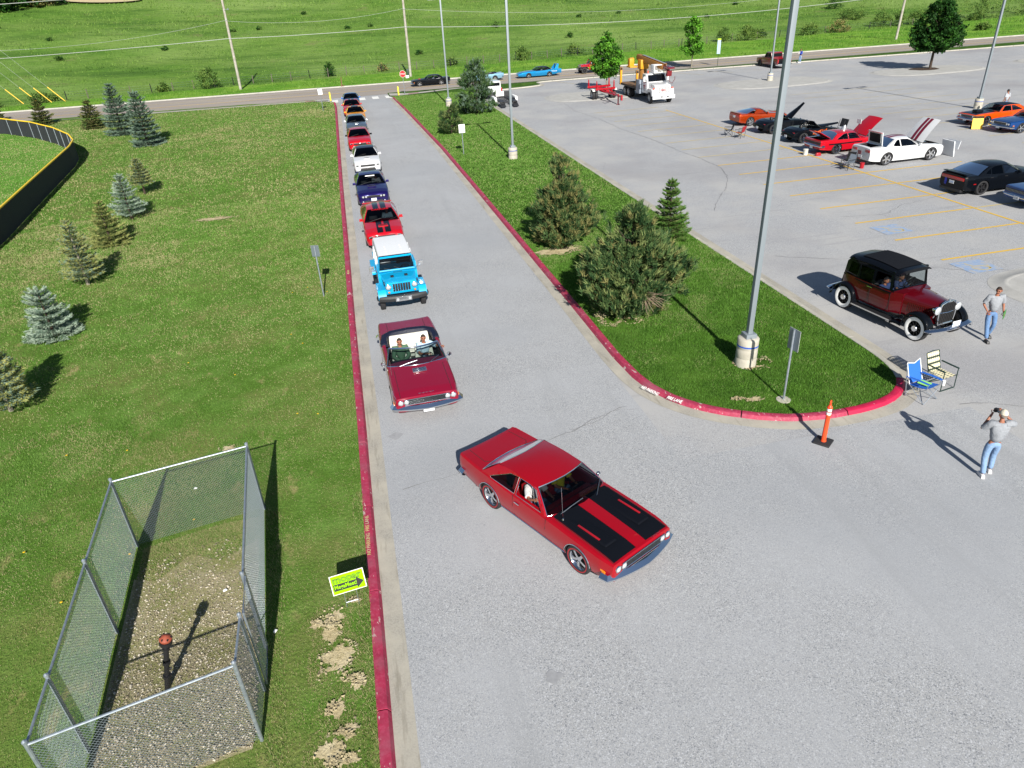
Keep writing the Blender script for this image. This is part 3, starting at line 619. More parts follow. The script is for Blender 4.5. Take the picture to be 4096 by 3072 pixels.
def modern_front(c, style, plt=None, mirror=None, dark='black'):
    L = c.sp['L']; x = L / 2; M_ = mirror or c.sp['paint']
    if style == 'coupe':
        b = MB(); b.box((x + .0, 0, .645), (.05, 1.34, .125)); g = b.build('grille', dark, c.root, bevel=.02)
        for s in (-1, 1):
            for k_ in (0, 1): lamp(c, 'headlight', x + .015, s * (.6 - .165 * k_), .645, .062, bez='black')
        b = MB(); b.box((x + .005, 0, .36), (.05, 1.05, .12)); b.build('intake', dark, c.root, bevel=.02)
        for s in (-1, 1): lamp(c, 'fog_lamp', x - .015, s * .62, .37, .045, bez='black')
    else:
        b = MB(); b.box((x + .0, 0, .62), (.06, 1.0, .13)); g = b.build('grille', dark, c.root, bevel=.03)
        for s in (-1, 1):
            M = Matrix.Translation((x - .03, s * .62, .645)) @ Matrix.Rotation(s * R(-18), 4, 'Z'); b = MB(); b.box((0, 0, 0), (.07, .34, .095), 0, M); h = b.build('headlight', 'gloss_black', c.root, bevel=.02)
            q = MB(); q.box((.037, 0, .035), (.012, .32, .016), 0, M); q.box((.037, s * .15, 0), (.012, .02, .075), 0, M); q.build('running_light', 'lens', h)
        b = MB(); b.box((x + .005, 0, .37), (.06, 1.12, .2), 0, None, 1, .85); b.build('intake', dark, c.root, bevel=.03)
        for s in (-1, 1): lamp(c, 'fog_lamp', x - .015, s * .62, .33, .045, bez='black')
    b = MB(); b.box((x - .06, 0, .2), (.12, 1.5, .05)); b.build('splitter', 'black', c.root, bevel=.01)
    mirrors(c, .62, 1.03, .89, M_); wipers(c, 'black')
    if plt: plate(c, x + .04, .47, 1, plt)
def modern_rear(c, plt=None, spoiler=True):
    x = -c.sp['L'] / 2; b = MB(); b.box((x + .0, 0, .84), (.05, 1.5, .15)); t = b.build('tail_panel', 'red_lens', c.root, bevel=.02)
    b = MB(); b.box((x + .05, 0, .25), (.2, 1.4, .14)); b.build('diffuser', 'black', c.root, bevel=.02)
    if spoiler: b = MB(); b.box((x + .12, 0, 1.10), (.2, 1.55, .03)); b.box((x + .14, .6, 1.07), (.1, .05, .06)); b.box((x + .14, -.6, 1.07), (.1, .05, .06)); b.build('spoiler', c.sp['paint'], c.root, bevel=.008)
    if plt: plate(c, x - .03, .62, -1, plt)

# ---------------------------------------------------------------- people
def skinmesh(nodes, edges, root, sub=1):
    me = bpy.data.meshes.new('s'); bm = bmesh.new(); ly = bm.verts.layers.skin.verify(); vs = {}
    for k, (p, r_) in nodes.items():
        v = bm.verts.new(p); v[ly].radius = r_ if isinstance(r_, tuple) else (r_, r_); v[ly].use_root = (k == root); vs[k] = v
    for a, c in edges: bm.edges.new((vs[a], vs[c]))
    bm.to_mesh(me); bm.free(); o = link('s', me); md = o.modifiers.new('k', 'SKIN'); md.use_smooth_shade = True; o.modifiers.new('u', 'SUBSURF').levels = sub
    r_ = bpy.data.meshes.new_from_object(o.evaluated_get(bpy.context.evaluated_depsgraph_get())); bpy.data.objects.remove(o); return r_
def addmesh(b, me, m=0):
    b.add([v.co for v in me.vertices], [tuple(p.vertices) for p in me.polygons], m)
POSE = dict(pel=(0, 0, .95), spi=(0, 0, 1.14), che=(.0, 0, 1.34), nec=(.0, 0, 1.5), hed=(.02, 0, 1.66),
    shL=(0, .18, 1.44), elL=(-.02, .25, 1.17), wrL=(.04, .28, .93), shR=(0, -.18, 1.44), elR=(-.02, -.25, 1.17), wrR=(.04, -.28, .93),
    hiL=(0, .1, .9), knL=(.03, .11, .5), anL=(0, .11, .09), hiR=(0, -.1, .9), knR=(.03, -.11, .5), anR=(0, -.11, .09))
def person(label, loc, rz, shirt, legs, shoes='black', hair='hair_brown', cap=None, pose=None, yaw=0, pitch=0, belly=0, long=False, seated=False, group=None, skin='skin', bag=None, tilt=0):
    J = dict(POSE); J.update(pose or {}); J = {k: Vector(v) for k, v in J.items()}
    root = thing('person', label, 'person', loc, rz, group)
    W_ = .165 + belly * .3; E = [('pel', 'spi'), ('spi', 'che'), ('che', 'nec')]; nodes = dict(pel=(J['pel'], (.12 + belly * .2, .15)), spi=(J['spi'], (.115 + belly, W_ * .9)), che=(J['che'], (.125 + belly * .3, .17)), nec=(J['nec'], .055), hed=(J['nec'].lerp(J['hed'], .6), .05))
    E.append(('nec', 'hed'))
    for s in 'LR':
        nodes.update({'sh' + s: (J['sh' + s], .062), 'el' + s: (J['el' + s], .043), 'wr' + s: (J['wr' + s], .028)}); E += [('che', 'sh' + s), ('sh' + s, 'el' + s), ('el' + s, 'wr' + s)]
        d = (J['wr' + s] - J['el' + s]).normalized(); nodes['pa' + s] = (J['wr' + s] + d * .07, (.034, .02)); E.append(('wr' + s, 'pa' + s))
        nodes.update({'hi' + s: (J['hi' + s], .09), 'kn' + s: (J['kn' + s], .06), 'an' + s: (J['an' + s], .042)}); E += [('pel', 'hi' + s), ('hi' + s, 'kn' + s), ('kn' + s, 'an' + s)]
    b = MB(); addmesh(b, skinmesh({k: (p, tuple(np.multiply(r_, .55)) if isinstance(r_, tuple) else r_ * (.55 if k[:2] in ('hi', 'kn', 'an', 'pe', 'sh') else 1)) for k, (p, r_) in nodes.items()}, E, 'pel'))
    # head with a face
    HM = Matrix.Translation(J['hed']) @ Matrix.Rotation(yaw, 4, 'Z') @ Matrix.Rotation(pitch, 4, 'Y') @ Matrix.Rotation(tilt, 4, 'X'); rows = []
    for i in range(11):
        t = math.pi * i / 10; z = .122 * math.cos(t); rr = math.sin(t); jaw = 1 - .22 * max(0, -math.cos(t)); rows.append([(.096 * rr * math.cos(a) * jaw + (.012 if z < 0 else 0), .077 * rr * math.sin(a) * jaw, z) for a in np.linspace(0, 2 * math.pi, 17)])
    b.grid(rows, 0, HM, flip=True); b.add([(.092, -.014, -.025), (.092, .014, -.025), (.094, 0, .022), (.122, 0, -.022)], [(0, 1, 3), (1, 2, 3), (2, 0, 3)], 0, HM)
    for s in (-1, 1):
        b.box((.086, s * .031, .012), (.012, .026, .012), 1, HM); b.box((-.004, s * .08, 0), (.04, .016, .06), 0, HM); b.box((.088, s * .031, .032), (.012, .034, .008), 3, HM)
    b.box((.092, 0, -.058), (.012, .046, .01), 2, HM)
    # hands: five fingers each
    for s in 'LR':
        d = (J['wr' + s] - J['el' + s]).normalized(); sd_ = 1 if s == 'L' else -1; a = d.cross(Vector((1, 0, 0))); a = a.normalized() if a.length > .2 else Vector((0, 0, 1)); nrm = a.cross(d) * sd_
        pc = J['wr' + s] + d * .09
        for k, (o, l) in enumerate(((-.03, .062), (-.01, .076), (.01, .072), (.028, .056))):
            p = pc + a * o; b.tube([p, p + d * l * .55 - nrm * .006, p + d * l * .85 - nrm * .026], [.0095, .009, .007], 6)
        p = J['wr' + s] + d * .04 + a * .03; b.tube([p, p + a * .03 + d * .03, p + a * .04 + d * .062], [.011, .01, .008], 6)
    mat('lips', '7a3f38', .5); mat(hair, {'hair_brown': '2e2018', 'hair_dark': '15110f', 'hair_grey': '6d6862'}.get(hair, '2e2018'), .8)
    b.build('body', [skin, 'dark', 'lips', hair], root, smooth=60)
    # clothes
    sn = {k: nodes[k] for k in ('pel', 'spi', 'che')}; sn['col'] = (J['che'].lerp(J['nec'], .72), (.085, .095)); Es = [('pel', 'spi'), ('spi', 'che'), ('che', 'col')]
    sn['pel'] = (J['pel'] + Vector((0, 0, -.03)), (.125 + belly * .2, .158))
    for s in 'LR':
        sn['sh' + s] = (J['sh' + s], .08); sn['sl' + s] = (J['sh' + s].lerp(J['el' + s], .72 if not long else 1), .064); Es += [('che', 'sh' + s), ('sh' + s, 'sl' + s)]
        if long: sn['wr' + s] = (J['wr' + s], .045); Es.append(('sl' + s, 'wr' + s))
    sb = MB(); addmesh(sb, skinmesh({k: v_ for k, v_ in sn.items() if k[:2] not in ('sl', 'wr')}, [e for e in Es if e[1][:2] not in ('sl', 'wr')], 'che'))
    for s in 'LR':
        a_, e_, w_ = J['sh' + s], J['el' + s], J['wr' + s]; c0 = J['che'].lerp(a_, .55) + Vector((0, 0, .02))
        if long: sb.tube([c0, a_ + Vector((0, 0, .01)), a_.lerp(e_, .5), e_, e_.lerp(w_, .5), w_], [.085, .083, .074, .064, .058, .05], 12)
        else: sb.tube([c0, a_ + Vector((0, 0, .01)), a_.lerp(e_, .4), a_.lerp(e_, .8)], [.088, .086, .08, .078], 12)
    sb.build('shirt', shirt, root, smooth=80)
    pn = {'wai': (J['pel'].lerp(J['spi'], .35), (.1 + belly * .3, .125)), 'pel': (J['pel'] + Vector((0, 0, -.03)), (.122 + belly * .1, .152))}; Ep = [('wai', 'pel')]
    for s in 'LR': pn.update({'hi' + s: (J['hi' + s], .098), 'kn' + s: (J['kn' + s], .073), 'an' + s: (J['an' + s] + Vector((0, 0, .01)), .062)}); Ep += [('pel', 'hi' + s), ('hi' + s, 'kn' + s), ('kn' + s, 'an' + s)]
    link('trousers', fixm(skinmesh(pn, Ep, 'pel'), legs), root)
    if not seated:
        for s in 'LR':
            q = MB(); p = J['an' + s]; q.box((p.x + .06, p.y, p.z - .045), (.27, .095, .09), 0, None, .72, .8); q.build('shoe', shoes, root, bevel=.02)
    q = MB()
    if cap:
        rows = [[(.104 * math.sin(t) * math.cos(a) - .004, .085 * math.sin(t) * math.sin(a), .03 + .108 * math.cos(t)) for a in np.linspace(0, 2 * math.pi, 17)] for t in np.linspace(0, 1.62, 6)]
        q.grid(rows, 0, HM, flip=True); q.grid([[(.085 * math.cos(a), .078 * math.sin(a), .03), (.185 * math.cos(a * .75), .08 * math.sin(a), .018)] for a in np.linspace(-1.1, 1.1, 7)], 0, HM); q.build('cap', cap, root, smooth=60); q = MB()
    rows = [[(.1 * math.sin(t * (1 - .26 * max(0, math.cos(a)))) * math.cos(a) - .006, .083 * math.sin(t) * math.sin(a), .012 + .118 * math.cos(t * (1 - .26 * max(0, math.cos(a)))) - (.055 * max(0, -math.cos(a)) + .0) * t) for a in np.linspace(0, 2 * math.pi, 17)] for t in np.linspace(0 if not cap else 1.0, 1.4, 6)]
    q.grid(rows, 0, HM, flip=True); q.build('hair', hair, root, smooth=60)
    return root
def fixm(me, m):
    me.materials.clear(); me.materials.append(MAT[m]); me.polygons.foreach_set('use_smooth', [True] * len(me.polygons)); return me
for n_, h_ in dict(cloth_grey='8f9399', cloth_blue='2746a8', jeans='5f7fa8', jeans_pale='7f9cc0', cloth_white='d0d0d0', cloth_green='4d6b52', cloth_ltblue='b8cfdc', cloth_black='17181b', cloth_navy='2a3a66', cloth_heather='a8acb2', cloth_yellow='c8c02a', shoe_white='d5d5d5', cap_white='cfc9b4', khaki='a8946a').items(): mat(n_, h_, .85, var=(25, tuple(np.array(lin(h_)) * .75), .25), bump=(11, .9))
SEATED = dict(pel=(0, 0, .45), spi=(-.04, 0, .62), che=(-.08, 0, .82), nec=(-.07, 0, .98), hed=(-.04, 0, 1.13), shL=(-.07, .18, .92), elL=(.12, .24, .7), wrL=(.36, .16, .74), shR=(-.07, -.18, .92), elR=(.12, -.24, .7), wrR=(.36, -.16, .74),
    hiL=(.06, .1, .44), knL=(.46, .12, .5), anL=(.72, .12, .25), hiR=(.06, -.1, .44), knR=(.46, -.12, .5), anR=(.72, -.12, .25))
def rider(car, x, y, z, label, shirt, hair='hair_brown', pose=None, yaw=0, skin='skin', cap=None, long=False):
    """a person sitting in a car: placed in the world at the seat"""
    P = dict(SEATED); P.update(pose or {}); M = Matrix.Translation(car.location) @ Matrix.Rotation(car.rotation_euler.z, 4, 'Z'); p = M @ Vector((x, y, z)); 
    return person(label, p, car.rotation_euler.z, shirt, 'jeans', pose=P, seated=True, hair=hair, yaw=yaw, skin=skin, cap=cap, long=long)

# the two men on the near tarmac
person('man in grey polo shirt and blue jeans walking past the vintage sedan', (19.02, 16.85, .0), R(-108), 'cloth_grey', 'jeans', 'black', 'hair_brown', belly=.02, yaw=R(-45), pitch=R(12),
    pose=dict(knL=(.16, .13, .5), anL=(.02, .12, .1), knR=(.2, -.1, .52), anR=(.38, -.1, .09), pel=(.1, 0, .94), hiL=(.1, .1, .9), hiR=(.1, -.1, .9), spi=(.1, 0, 1.14), che=(.08, 0, 1.34), nec=(.08, 0, 1.5), hed=(.11, 0, 1.66), shL=(.08, .19, 1.44), shR=(.08, -.19, 1.44), elL=(.02, .3, 1.18), wrL=(.1, .33, .93), elR=(.02, -.29, 1.17), wrR=(.2, -.22, 1.0)))
mat('folder_green', '3f7a3a', .6)
b = MB(); b.box((0, 0, 0), (.012, .2, .28)); o = b.build('green_folder', 'folder_green'); o.location = (19.33, 16.62, .84); o.rotation_euler = (R(25), 0, R(-60)); tag(o, 'green folder held low in the walking man\'s left hand', 'folder')
ph = person('man in white cap and pale jeans photographing the cars, back to camera', (13.42, 10.78, .0), R(72), 'cloth_grey', 'jeans_pale', 'shoe_white', 'hair_grey', cap='cap_white', belly=.035, pitch=R(5),
    pose=dict(shR=(0, -.2, 1.44), elR=(.1, -.36, 1.36), wrR=(.2, -.12, 1.58), elL=(.14, .3, 1.2), wrL=(.26, .1, 1.52), anL=(-.12, .1, .09), knL=(.0, .11, .5), knR=(.12, -.14, .5), anR=(.08, -.15, .09)))
b = MB(); b.box((0, 0, 0), (.06, .14, .09)); b.lathe([(.035, 0), (.035, .07), (.001, .07)], 12, 0, Matrix.Rotation(R(90), 4, 'Y')); o = b.build('photo_camera', 'black', bevel=.01); o.location = (13.42 + .27 * math.cos(R(72)), 10.78 + .27 * math.sin(R(72)) + .0, 1.63); o.rotation_euler = (0, 0, R(72)); tag(o, 'black camera held to the face of the man in the white cap', 'camera')
person('man in blue top reading a paper by the far pickup', (61.0, 93.6, .0), R(200), 'cloth_blue', 'jeans_pale', 'shoe_white', 'hair_brown', pitch=R(25), long=True, pose=dict(elL=(.05, .24, 1.15), wrL=(.28, .1, 1.25), elR=(.05, -.24, 1.15), wrR=(.28, -.1, 1.25)))
b = MB(); b.box((0, 0, 0), (.01, .22, .3)); o = b.build('paper_sheet', 'white'); o.location = (60.68, 93.5, 1.3); o.rotation_euler = (0, R(-30), R(200)); tag(o, 'white paper held by the man in blue', 'paper')
person('person in dark cap and grey shirt standing behind the orange muscle car', (51.2, 49.6, .0), R(100), 'cloth_heather', 'jeans', 'black', 'hair_dark', cap='cloth_black', pitch=R(15))
person('person in black at the right edge behind the orange car roof', (52.1, 47.6, .0), R(160), 'cloth_black', 'jeans', 'black', 'hair_dark', cap='cloth_black')

# ---------------------------------------------------------------- vehicles
paint('p_red', '8e0413'); paint('p_maroon', '7c0826'); paint('p_red2', 'a80c1c'); paint('p_white', (.6, .61, .62)); paint('p_purple', '1a1250', .35); paint('p_grey', '5b6874', .5); paint('p_yellow', 'd68a08'); paint('p_blue', '0d4f96', .4); mat('p_black', (.003, .004, .006), .3, coat=.4, spec=.04); paint('p_jeep', '0f98c8'); paint('p_superbird', '1380b8', .45); paint('p_ice', '7fa9c0', .45); paint('p_orange', 'cf4706'); paint('p_copper', 'a0360a', .45); paint('p_dblue', '0b3f7c', .45); paint('p_vred', '50040f'); paint('p_wine', '4a060c'); mat('satin_black', (.005, .006, .009), .5, spec=.06); mat('p_navy_roof', (.006, .009, .018), .4, spec=.15); mat('stripe_black', (.006, .007, .01), .12, spec=.3); mat('vinyl_red', '7c0d14', .5); mat('vinyl_white', 'd8d5c8', .5); mat('boot_blue', '10152a', .55, bump=(20, .4)); mat('soft_top', 'd0d3d6', .65, bump=(15, .3)); mat('plastic', (.02, .021, .023), .6)

# 1 the red hardtop turning out of the lane
S = classic('p_red', 'red', glass='glass_mid', seat_='vinyl_red', open=(1, -1), dash='vinyl_red'); gtx = make_car('hardtop_coupe', 'cherry red hardtop coupe with black hood panels turning out of the driveway', S, (3.28, 12.16), math.atan2(-2.59, 1.33), None, .98); c = gtx
classic_front(c); classic_rear(c, plt='69 GTX'); wipers(c)
for s in (-1, 1):
    overlay(c, 'hood_panel', 'satin_black', .72, 2.5, s * .17, s * .80, .006, 18, taper=(s * .15, s * .80), ny=8)
    q = MB(); q.box((1.6, s * .5, c.top_z(1.6, .5) + .012), (1.1, .34, .03), 0, None, .94, .8); sc = q.build('hood_scoop', 'satin_black', c.root, bevel=.012)
    q = MB(); q.box((1.62, s * .62, c.top_z(1.6, .5) + .034), (.62, .045, .02)); q.build('scoop_trim', 'red', sc, bevel=.006)
    seam(c, [(x, s * .815, c.top_z(x, .815) + .002) for x in np.linspace(.8, 2.5, 12)]); seam(c, [(x, s * (c.side_y(x, z) + .001), z) for x, z in ((.62, .86), (.62, .6), (.58, .3))]); seam(c, [(x, s * (c.side_y(x, z) + .001), z) for x, z in ((-.48, .88), (-.48, .6), (-.46, .3))])
    q = MB(); q.tube([(x, s * (c.side_y(x, .29) + .006), .29) for x in np.linspace(-.95, 1.2, 8)], .02, 5); q.build('sill_trim', 'chrome', c.root)
    q = MB(); q.tube([(x, s * (c.f(1, x) * .93), c.top_z(x, c.f(1, x) * .93) + .004) for x in np.linspace(-2.5, 2.5, 30) if not -1.5 < x < .6], .008, 4); q.build('crease_trim', 'p_red', c.root)
    for ax in S['axles']: q = MB(); q.tube([(ax + .385 * math.cos(t), s * (c.side_y(ax, .6) + .002), .345 + .385 * math.sin(t)) for t in np.linspace(.15, 3.0, 14)], .011, 5); q.build('arch_trim', 'chrome', c.root)
overlay(c, 'hood_stripe', 'p_red', .74, 2.5, -.165, .165, .008, 18, taper=(-.145, .145)); handles(c, (-.32,), .74)
seam(c, [(x, y, c.top_z(x, y) + .002) for x, y in [(-1.72, -.55), (-1.85, -.66), (-2.5, -.62)]]); seam(c, [(x, y, c.top_z(x, y) + .002) for x, y in [(-1.72, .55), (-1.85, .66), (-2.5, .62)]]); seam(c, [(-1.72, y, c.top_z(-1.72, y) + .002) for y in np.linspace(-.55, .55, 7)])
q = MB(); q.tube([(.95, -.72, .93), (.92, -.72, 1.75)], .005, 5); q.lathe([(.03, 0), (.02, .03), (.001, .04)], 10, 0, Matrix.Translation((.95, -.72, .91))); q.build('aerial', 'chrome', c.root)
q = MB(); q.tube([(.36, .88, .9), (.36, .95, .93)], .012, 5); q.lathe([(.055, -.02), (.055, .02), (.001, .03)], 12, 0, Matrix.Translation((.36, .97, .945)) @ Matrix.Rotation(R(-90), 4, 'Y')); q.build('mirror', 'chrome', c.root)
text('PLYMOUTH', .05, 'steel', 'lettering', c.root, frame((2.53, .42, c.top_z(2.5, .42) + .02), (0, 1, 0), (-1, 0, 0)), depth=.001)
rider(gtx.root, -.32, -.37, -.02, 'passenger in white shirt with arm on the red hardtop window', 'cloth_white', 'hair_dark', dict(elR=(.2, -.38, .86), wrR=(.42, -.42, 1.0)))
rider(gtx.root, -.32, .37, -.02, 'driver of the red hardtop in a black and yellow shirt', 'cloth_yellow', 'hair_grey')

# 2 the convertible behind it
S = classic('p_maroon', 'mag', seat_='vinyl_white'); S['cab']['tub'] = (-1.5, .5); cab = S.pop('cab'); S['cuts'] = [((-.5, 0, 1.0), (2.0, 1.62, 1.3))]
conv = make_car('convertible', 'maroon convertible with white seats and its top folded down', S, (.84, 19.92), R(-88)); c = conv
classic_front(c, grille='gloss_black', plt=' '); classic_rear(c)
ws = []
for k in range(4):
    t = k / 3; ws.append([Vector((.92 - .3 * u * u - .5 * t, u * (.9 - .14 * t), .93 + (c.f(3, .6) - .93) * u * u + .36 * t)) for u in np.linspace(-1, 1, 11)])
g = MB(); g.grid(ws); g.build('windscreen', 'glass', c.root, smooth=60); c.ws = [[w[i] for i in (0, 1, 2, 3, 5, 7, 8, 9, 10)] for w in ws]; wipers(c)
g = MB(); g.tube(ws[0], .022, 6); g.tube(ws[-1], .026, 6); g.tube([w[0] for w in ws], .024, 6); g.tube([w[-1] for w in ws], .024, 6); g.build('windscreen_frame', 'chrome', c.root)
g = MB(); g.box((.42, 0, .82), (.3, 1.5, .14), 0, None, .7, .97); g.build('dashboard', 'black', c.root, bevel=.03)
g = MB(); g.box((-.5, 0, .36), (2.0, 1.6, .02)); g.build('cabin_floor', 'black', c.root)
for s in (-1, 1): seat(c.root, -.5, s * .37, .42, .62, 'vinyl_white', .5)
g = MB(); g.box((-1.1, 0, .46), (.5, 1.3, .2)); g.box((-1.36, 0, .74), (.18, 1.36, .46), 0, None, .6, .94); g.build('rear_seat', 'vinyl_white', c.root, bevel=.05)
for k in range(26): q = MB() if k == 0 else q; q.box((-1.268, -.6 + k * .048, .76), (.012, .012, .36))
q.build('seat_pleat', 'offwhite', c.root)
steering(c.root, (.22, .38, .84)); g = MB(); prof = []
P = [(-.85, -.86, .9), (-1.1, -.86, .93), (-1.42, -.8, .96), (-1.58, -.55, .985), (-1.62, 0, .995), (-1.58, .55, .985), (-1.42, .8, .96), (-1.1, .86, .93), (-.85, .86, .9)]
sweep(g, P[::-1], [(-.15, -.06), (-.12, .05), (-.02, .075), (.07, .05), (.1, -.04)]); g.build('top_boot', 'boot_blue', c.root, smooth=60)
for s in (-1, 1):
    seam(c, [(x, s * .74, c.top_z(x, .74) + .002) for x in np.linspace(.95, 2.5, 10)]); seam(c, [(x, s * .62, c.top_z(x, .62) + .002) for x in (-1.78, -2.1, -2.5)])
    q = MB(); q.tube([(.62, s * .9, .9), (.62, s * 1.0, .98)], .012, 5); q.lathe([(.07, -.02), (.06, .03), (.001, .04)], 12, 0, Matrix.Translation((.62, s * 1.02, .99)) @ Matrix.Rotation(R(-90), 4, 'Y')); q.build('mirror', 'chrome', c.root)
    q = MB(); q.tube([(x, s * (c.f(1, x) * .955), c.top_z(x, c.f(1, x) * .955) + .003) for x in np.linspace(-2.5, 2.5, 30)], .008, 4); q.build('crease_trim', 'chrome', c.root)
q = MB()
for k in range(5): q.box((1.15 + .055 * k, -.13 * 0, c.top_z(1.15, 0) + .012), (.034, .42, .022))
q.build('hood_vent', 'chrome', c.root, bevel=.006); q = MB(); q.tube([(1.35, -.84, .87), (1.45, -.84, 1.5)], .004, 5); q.build('aerial', 'chrome', c.root)
q = MB(); q.box((2.60, 0, .44), (.02, .36, .16)); q.build('licence_plate', 'white', c.root)
text('DODGE', .05, 'chrome', 'lettering', c.root, frame((2.48, .0, c.top_z(2.45, 0) + .012), (0, 1, 0), (-1, 0, 0)), depth=.002, sx=2.6)
rider(c.root, -.36, .38, .04, 'driver of the maroon convertible in a pale shirt, arm over the door', 'cloth_ltblue', 'hair_brown', dict(elL=(.12, .42, .86), wrL=(.3, .5, .92), wrR=(.5, .05, .82), elR=(.2, -.2, .72)))
rider(c.root, -.36, -.38, .04, 'passenger of the maroon convertible in a green jacket', 'cloth_green', 'hair_brown', dict(wrL=(.3, .05, .6), wrR=(.3, -.05, .6)), long=True)

# 3 the blue off-roader with a pale hardtop
def offroader(name, label, pt, top, loc, rz, full=True, hoodpaint=None):
    root = thing(name, label, 'off-roader', (*loc, 0), rz); c = Car(); c.root = root; r_ = .41; AX = (1.46, -1.48)
    b = MB(); b.box((-.72, 0, .85), (3.0, 1.56, .66)); b.box((1.28, 0, .93), (1.05, 1.30, .5), 0, None, 1, .9)
    me = b.mesh('body', [pt], 0, .03); c.body = link('body', fixm2(me, 45), root)
    hd = MB(); rows = []
    for t in np.linspace(0, 1, 6):
        x = .72 + 1.14 * t; w = .69 - .1 * t; rows.append([(x, u * w, 1.22 - .05 * t ** 2 - .035 * u * u + .0) for u in (-1, -.94, -.5, 0, .5, .94, 1)])
    rows.append([(1.88, p[1] * .99, p[2] - .1) for p in rows[-1]]); hd.grid(rows, flip=True)
    for e in (0, -1): hd.add([r_[e] for r_ in rows] + [(1.88, rows[-1][e][1], 1.05), (.72, rows[0][e][1], 1.05)], [tuple(range(9)) if e else tuple(range(9))[::-1]])
    hood = hd.build('hood', pt, root, smooth=50)
    for s in (-1, 1):
        q = MB(); q.box((1.3, s * .27, 1.222), (.2, .13, .02), 0, Matrix.Rotation(0, 4, 'Z')); q.build('hood_vent', 'black', hood, bevel=.01)
        q = MB(); q.box((1.7, s * .64, 1.12), (.1, .04, .1)); q.build('hood_latch', 'black', hood, bevel=.01)
    q = MB()
    for k in range(8): q.box((.86, -.16 + .045 * k, 1.222), (.1, .02, .012))
    q.build('cowl_grille', 'black', hood)
    g = MB(); g.box((1.86, 0, .95), (.08, 1.26, .46), 0, None, 1, .93); gr = g.build('grille_panel', pt, root, bevel=.03)
    for k in range(7): q = MB(); q.box((1.905, (k - 3) * .098, .97), (.02, .058, .3)); s_ = q.build('grille_slot', 'black', gr, bevel=.012); q = MB(); q.tube([(1.912, (k - 3) * .098 + a * .034, .97 + z) for a, z in ((-1, -.155), (1, -.155), (1, .155), (-1, .155))], .008, 4, closed=True); q.build('slot_trim', 'chrome', s_)
    for s in (-1, 1):
        lamp(c, 'headlight', 1.905, s * .5, 1.0, .095); lamp(c, 'fog_lamp', 1.91, s * .5, .80, .04, 'amber'); F_ = []
        for ax, ln in ((AX[0], .0), (AX[1], .0)):
            P = [(ax + .62, .62), (ax + .6, .74), (ax + .42, .93), (ax - .38, .95), (ax - .62, .72), (ax - .66, .6)]
            f = MB(); f.grid([[(x, s * .62, z) for x, z in P], [(x, s * .93, z - .01) for x, z in P], [(x, s * .935, z - .06) for x, z in P]], flip=s > 0); f.build('fender_flare', pt if top != 'black' else 'plastic', root, smooth=45)
            wheel(root, ax, s * .79, r_, 'off', s)
        m = MB(); m.box((.52, s * .97, 1.34), (.1, .2, .2)); m.tube([(.5, s * .78, 1.2), (.52, s * .92, 1.28)], .025, 5, 1); m.build('mirror', ['alu', 'black'], root, bevel=.03)
        q = MB(); q.box((-.05, s * .83, .5), (1.7, .12, .06)); q.build('side_step', 'plastic', root, bevel=.02)
        seam(c, [(.42, s * .785, 1.15), (.4, s * .785, .58)]); seam(c, [(-.55, s * .785, 1.15), (-.55, s * .785, .58)]); q = MB(); q.box((-.42, s * .795, 1.08), (.14, .03, .035)); q.build('door_handle', 'black', root)
        q = MB(); q.box((.35, s * .795, 1.09), (.1, .02, .05)); q.build('hinge', pt, root)
    fb = MB(); sweep(fb, [(1.86, .92, .62), (2.02, .86, .62), (2.12, .5, .62), (2.14, 0, .62), (2.12, -.5, .62), (2.02, -.86, .62), (1.86, -.92, .62)][::-1], [(-.1, -.1), (.08, -.1), (.1, .02), (.06, .1), (-.1, .1)]); bp = fb.build('bumper', 'plastic', root, bevel=.02)
    q = MB(); q.box((2.24, 0, .61), (.04, .62, .17)); q.build('bumper_plate', 'alu', bp, bevel=.01)
    for s in (-1, 1): b2 = MB(); b2.lathe([(.055, 0), (.05, .02), (.001, .03)], 14, 0, Matrix.Translation((2.262, s * .23, .61)) @ Matrix.Rotation(R(90), 4, 'Y')); b2.build('fog_lamp', 'lens', bp)
    # windscreen, hardtop
    w = [Vector((.66, u * .70, 1.24)) for u in (-1, 1)] + [Vector((.42, u * .64, 1.70)) for u in (1, -1)]
    fr = MB(); fr.tube(w, .045, 6, closed=True); fr.build('windscreen_frame', pt, root, smooth=50); g = MB(); g.add(w, [(0, 1, 2, 3)]); g.build('windscreen', 'glass_mid', root, smooth=0)
    tp = MB(); X = (.44, -.55, -1.55, -2.14); rows = [[(x, u * (.66 + (.02 if abs(u) < 1 else .0)) * (1.0), 1.79 + (.03 if i in (1, 2) else 0) - .0 - (.05 if abs(u) == 1 else 0)) for u in (-1, -.93, -.5, 0, .5, .93, 1)] for i, x in enumerate(X)]
    tp.grid(rows); tp.grid([[(x, s * .665, 1.74) for x in X] for s in (1,)] + [[(x, .69, 1.62) for x in X]]); tp.grid([[(x, -.69, 1.62) for x in X], [(x, -.665, 1.74) for x in X]]); tp.grid([[(-2.14, -.66, 1.74), (-2.14, .66, 1.74)], [(-2.2, -.72, 1.18), (-2.2, .72, 1.18)]])
    top_o = tp.build('hardtop', top, root, smooth=40)
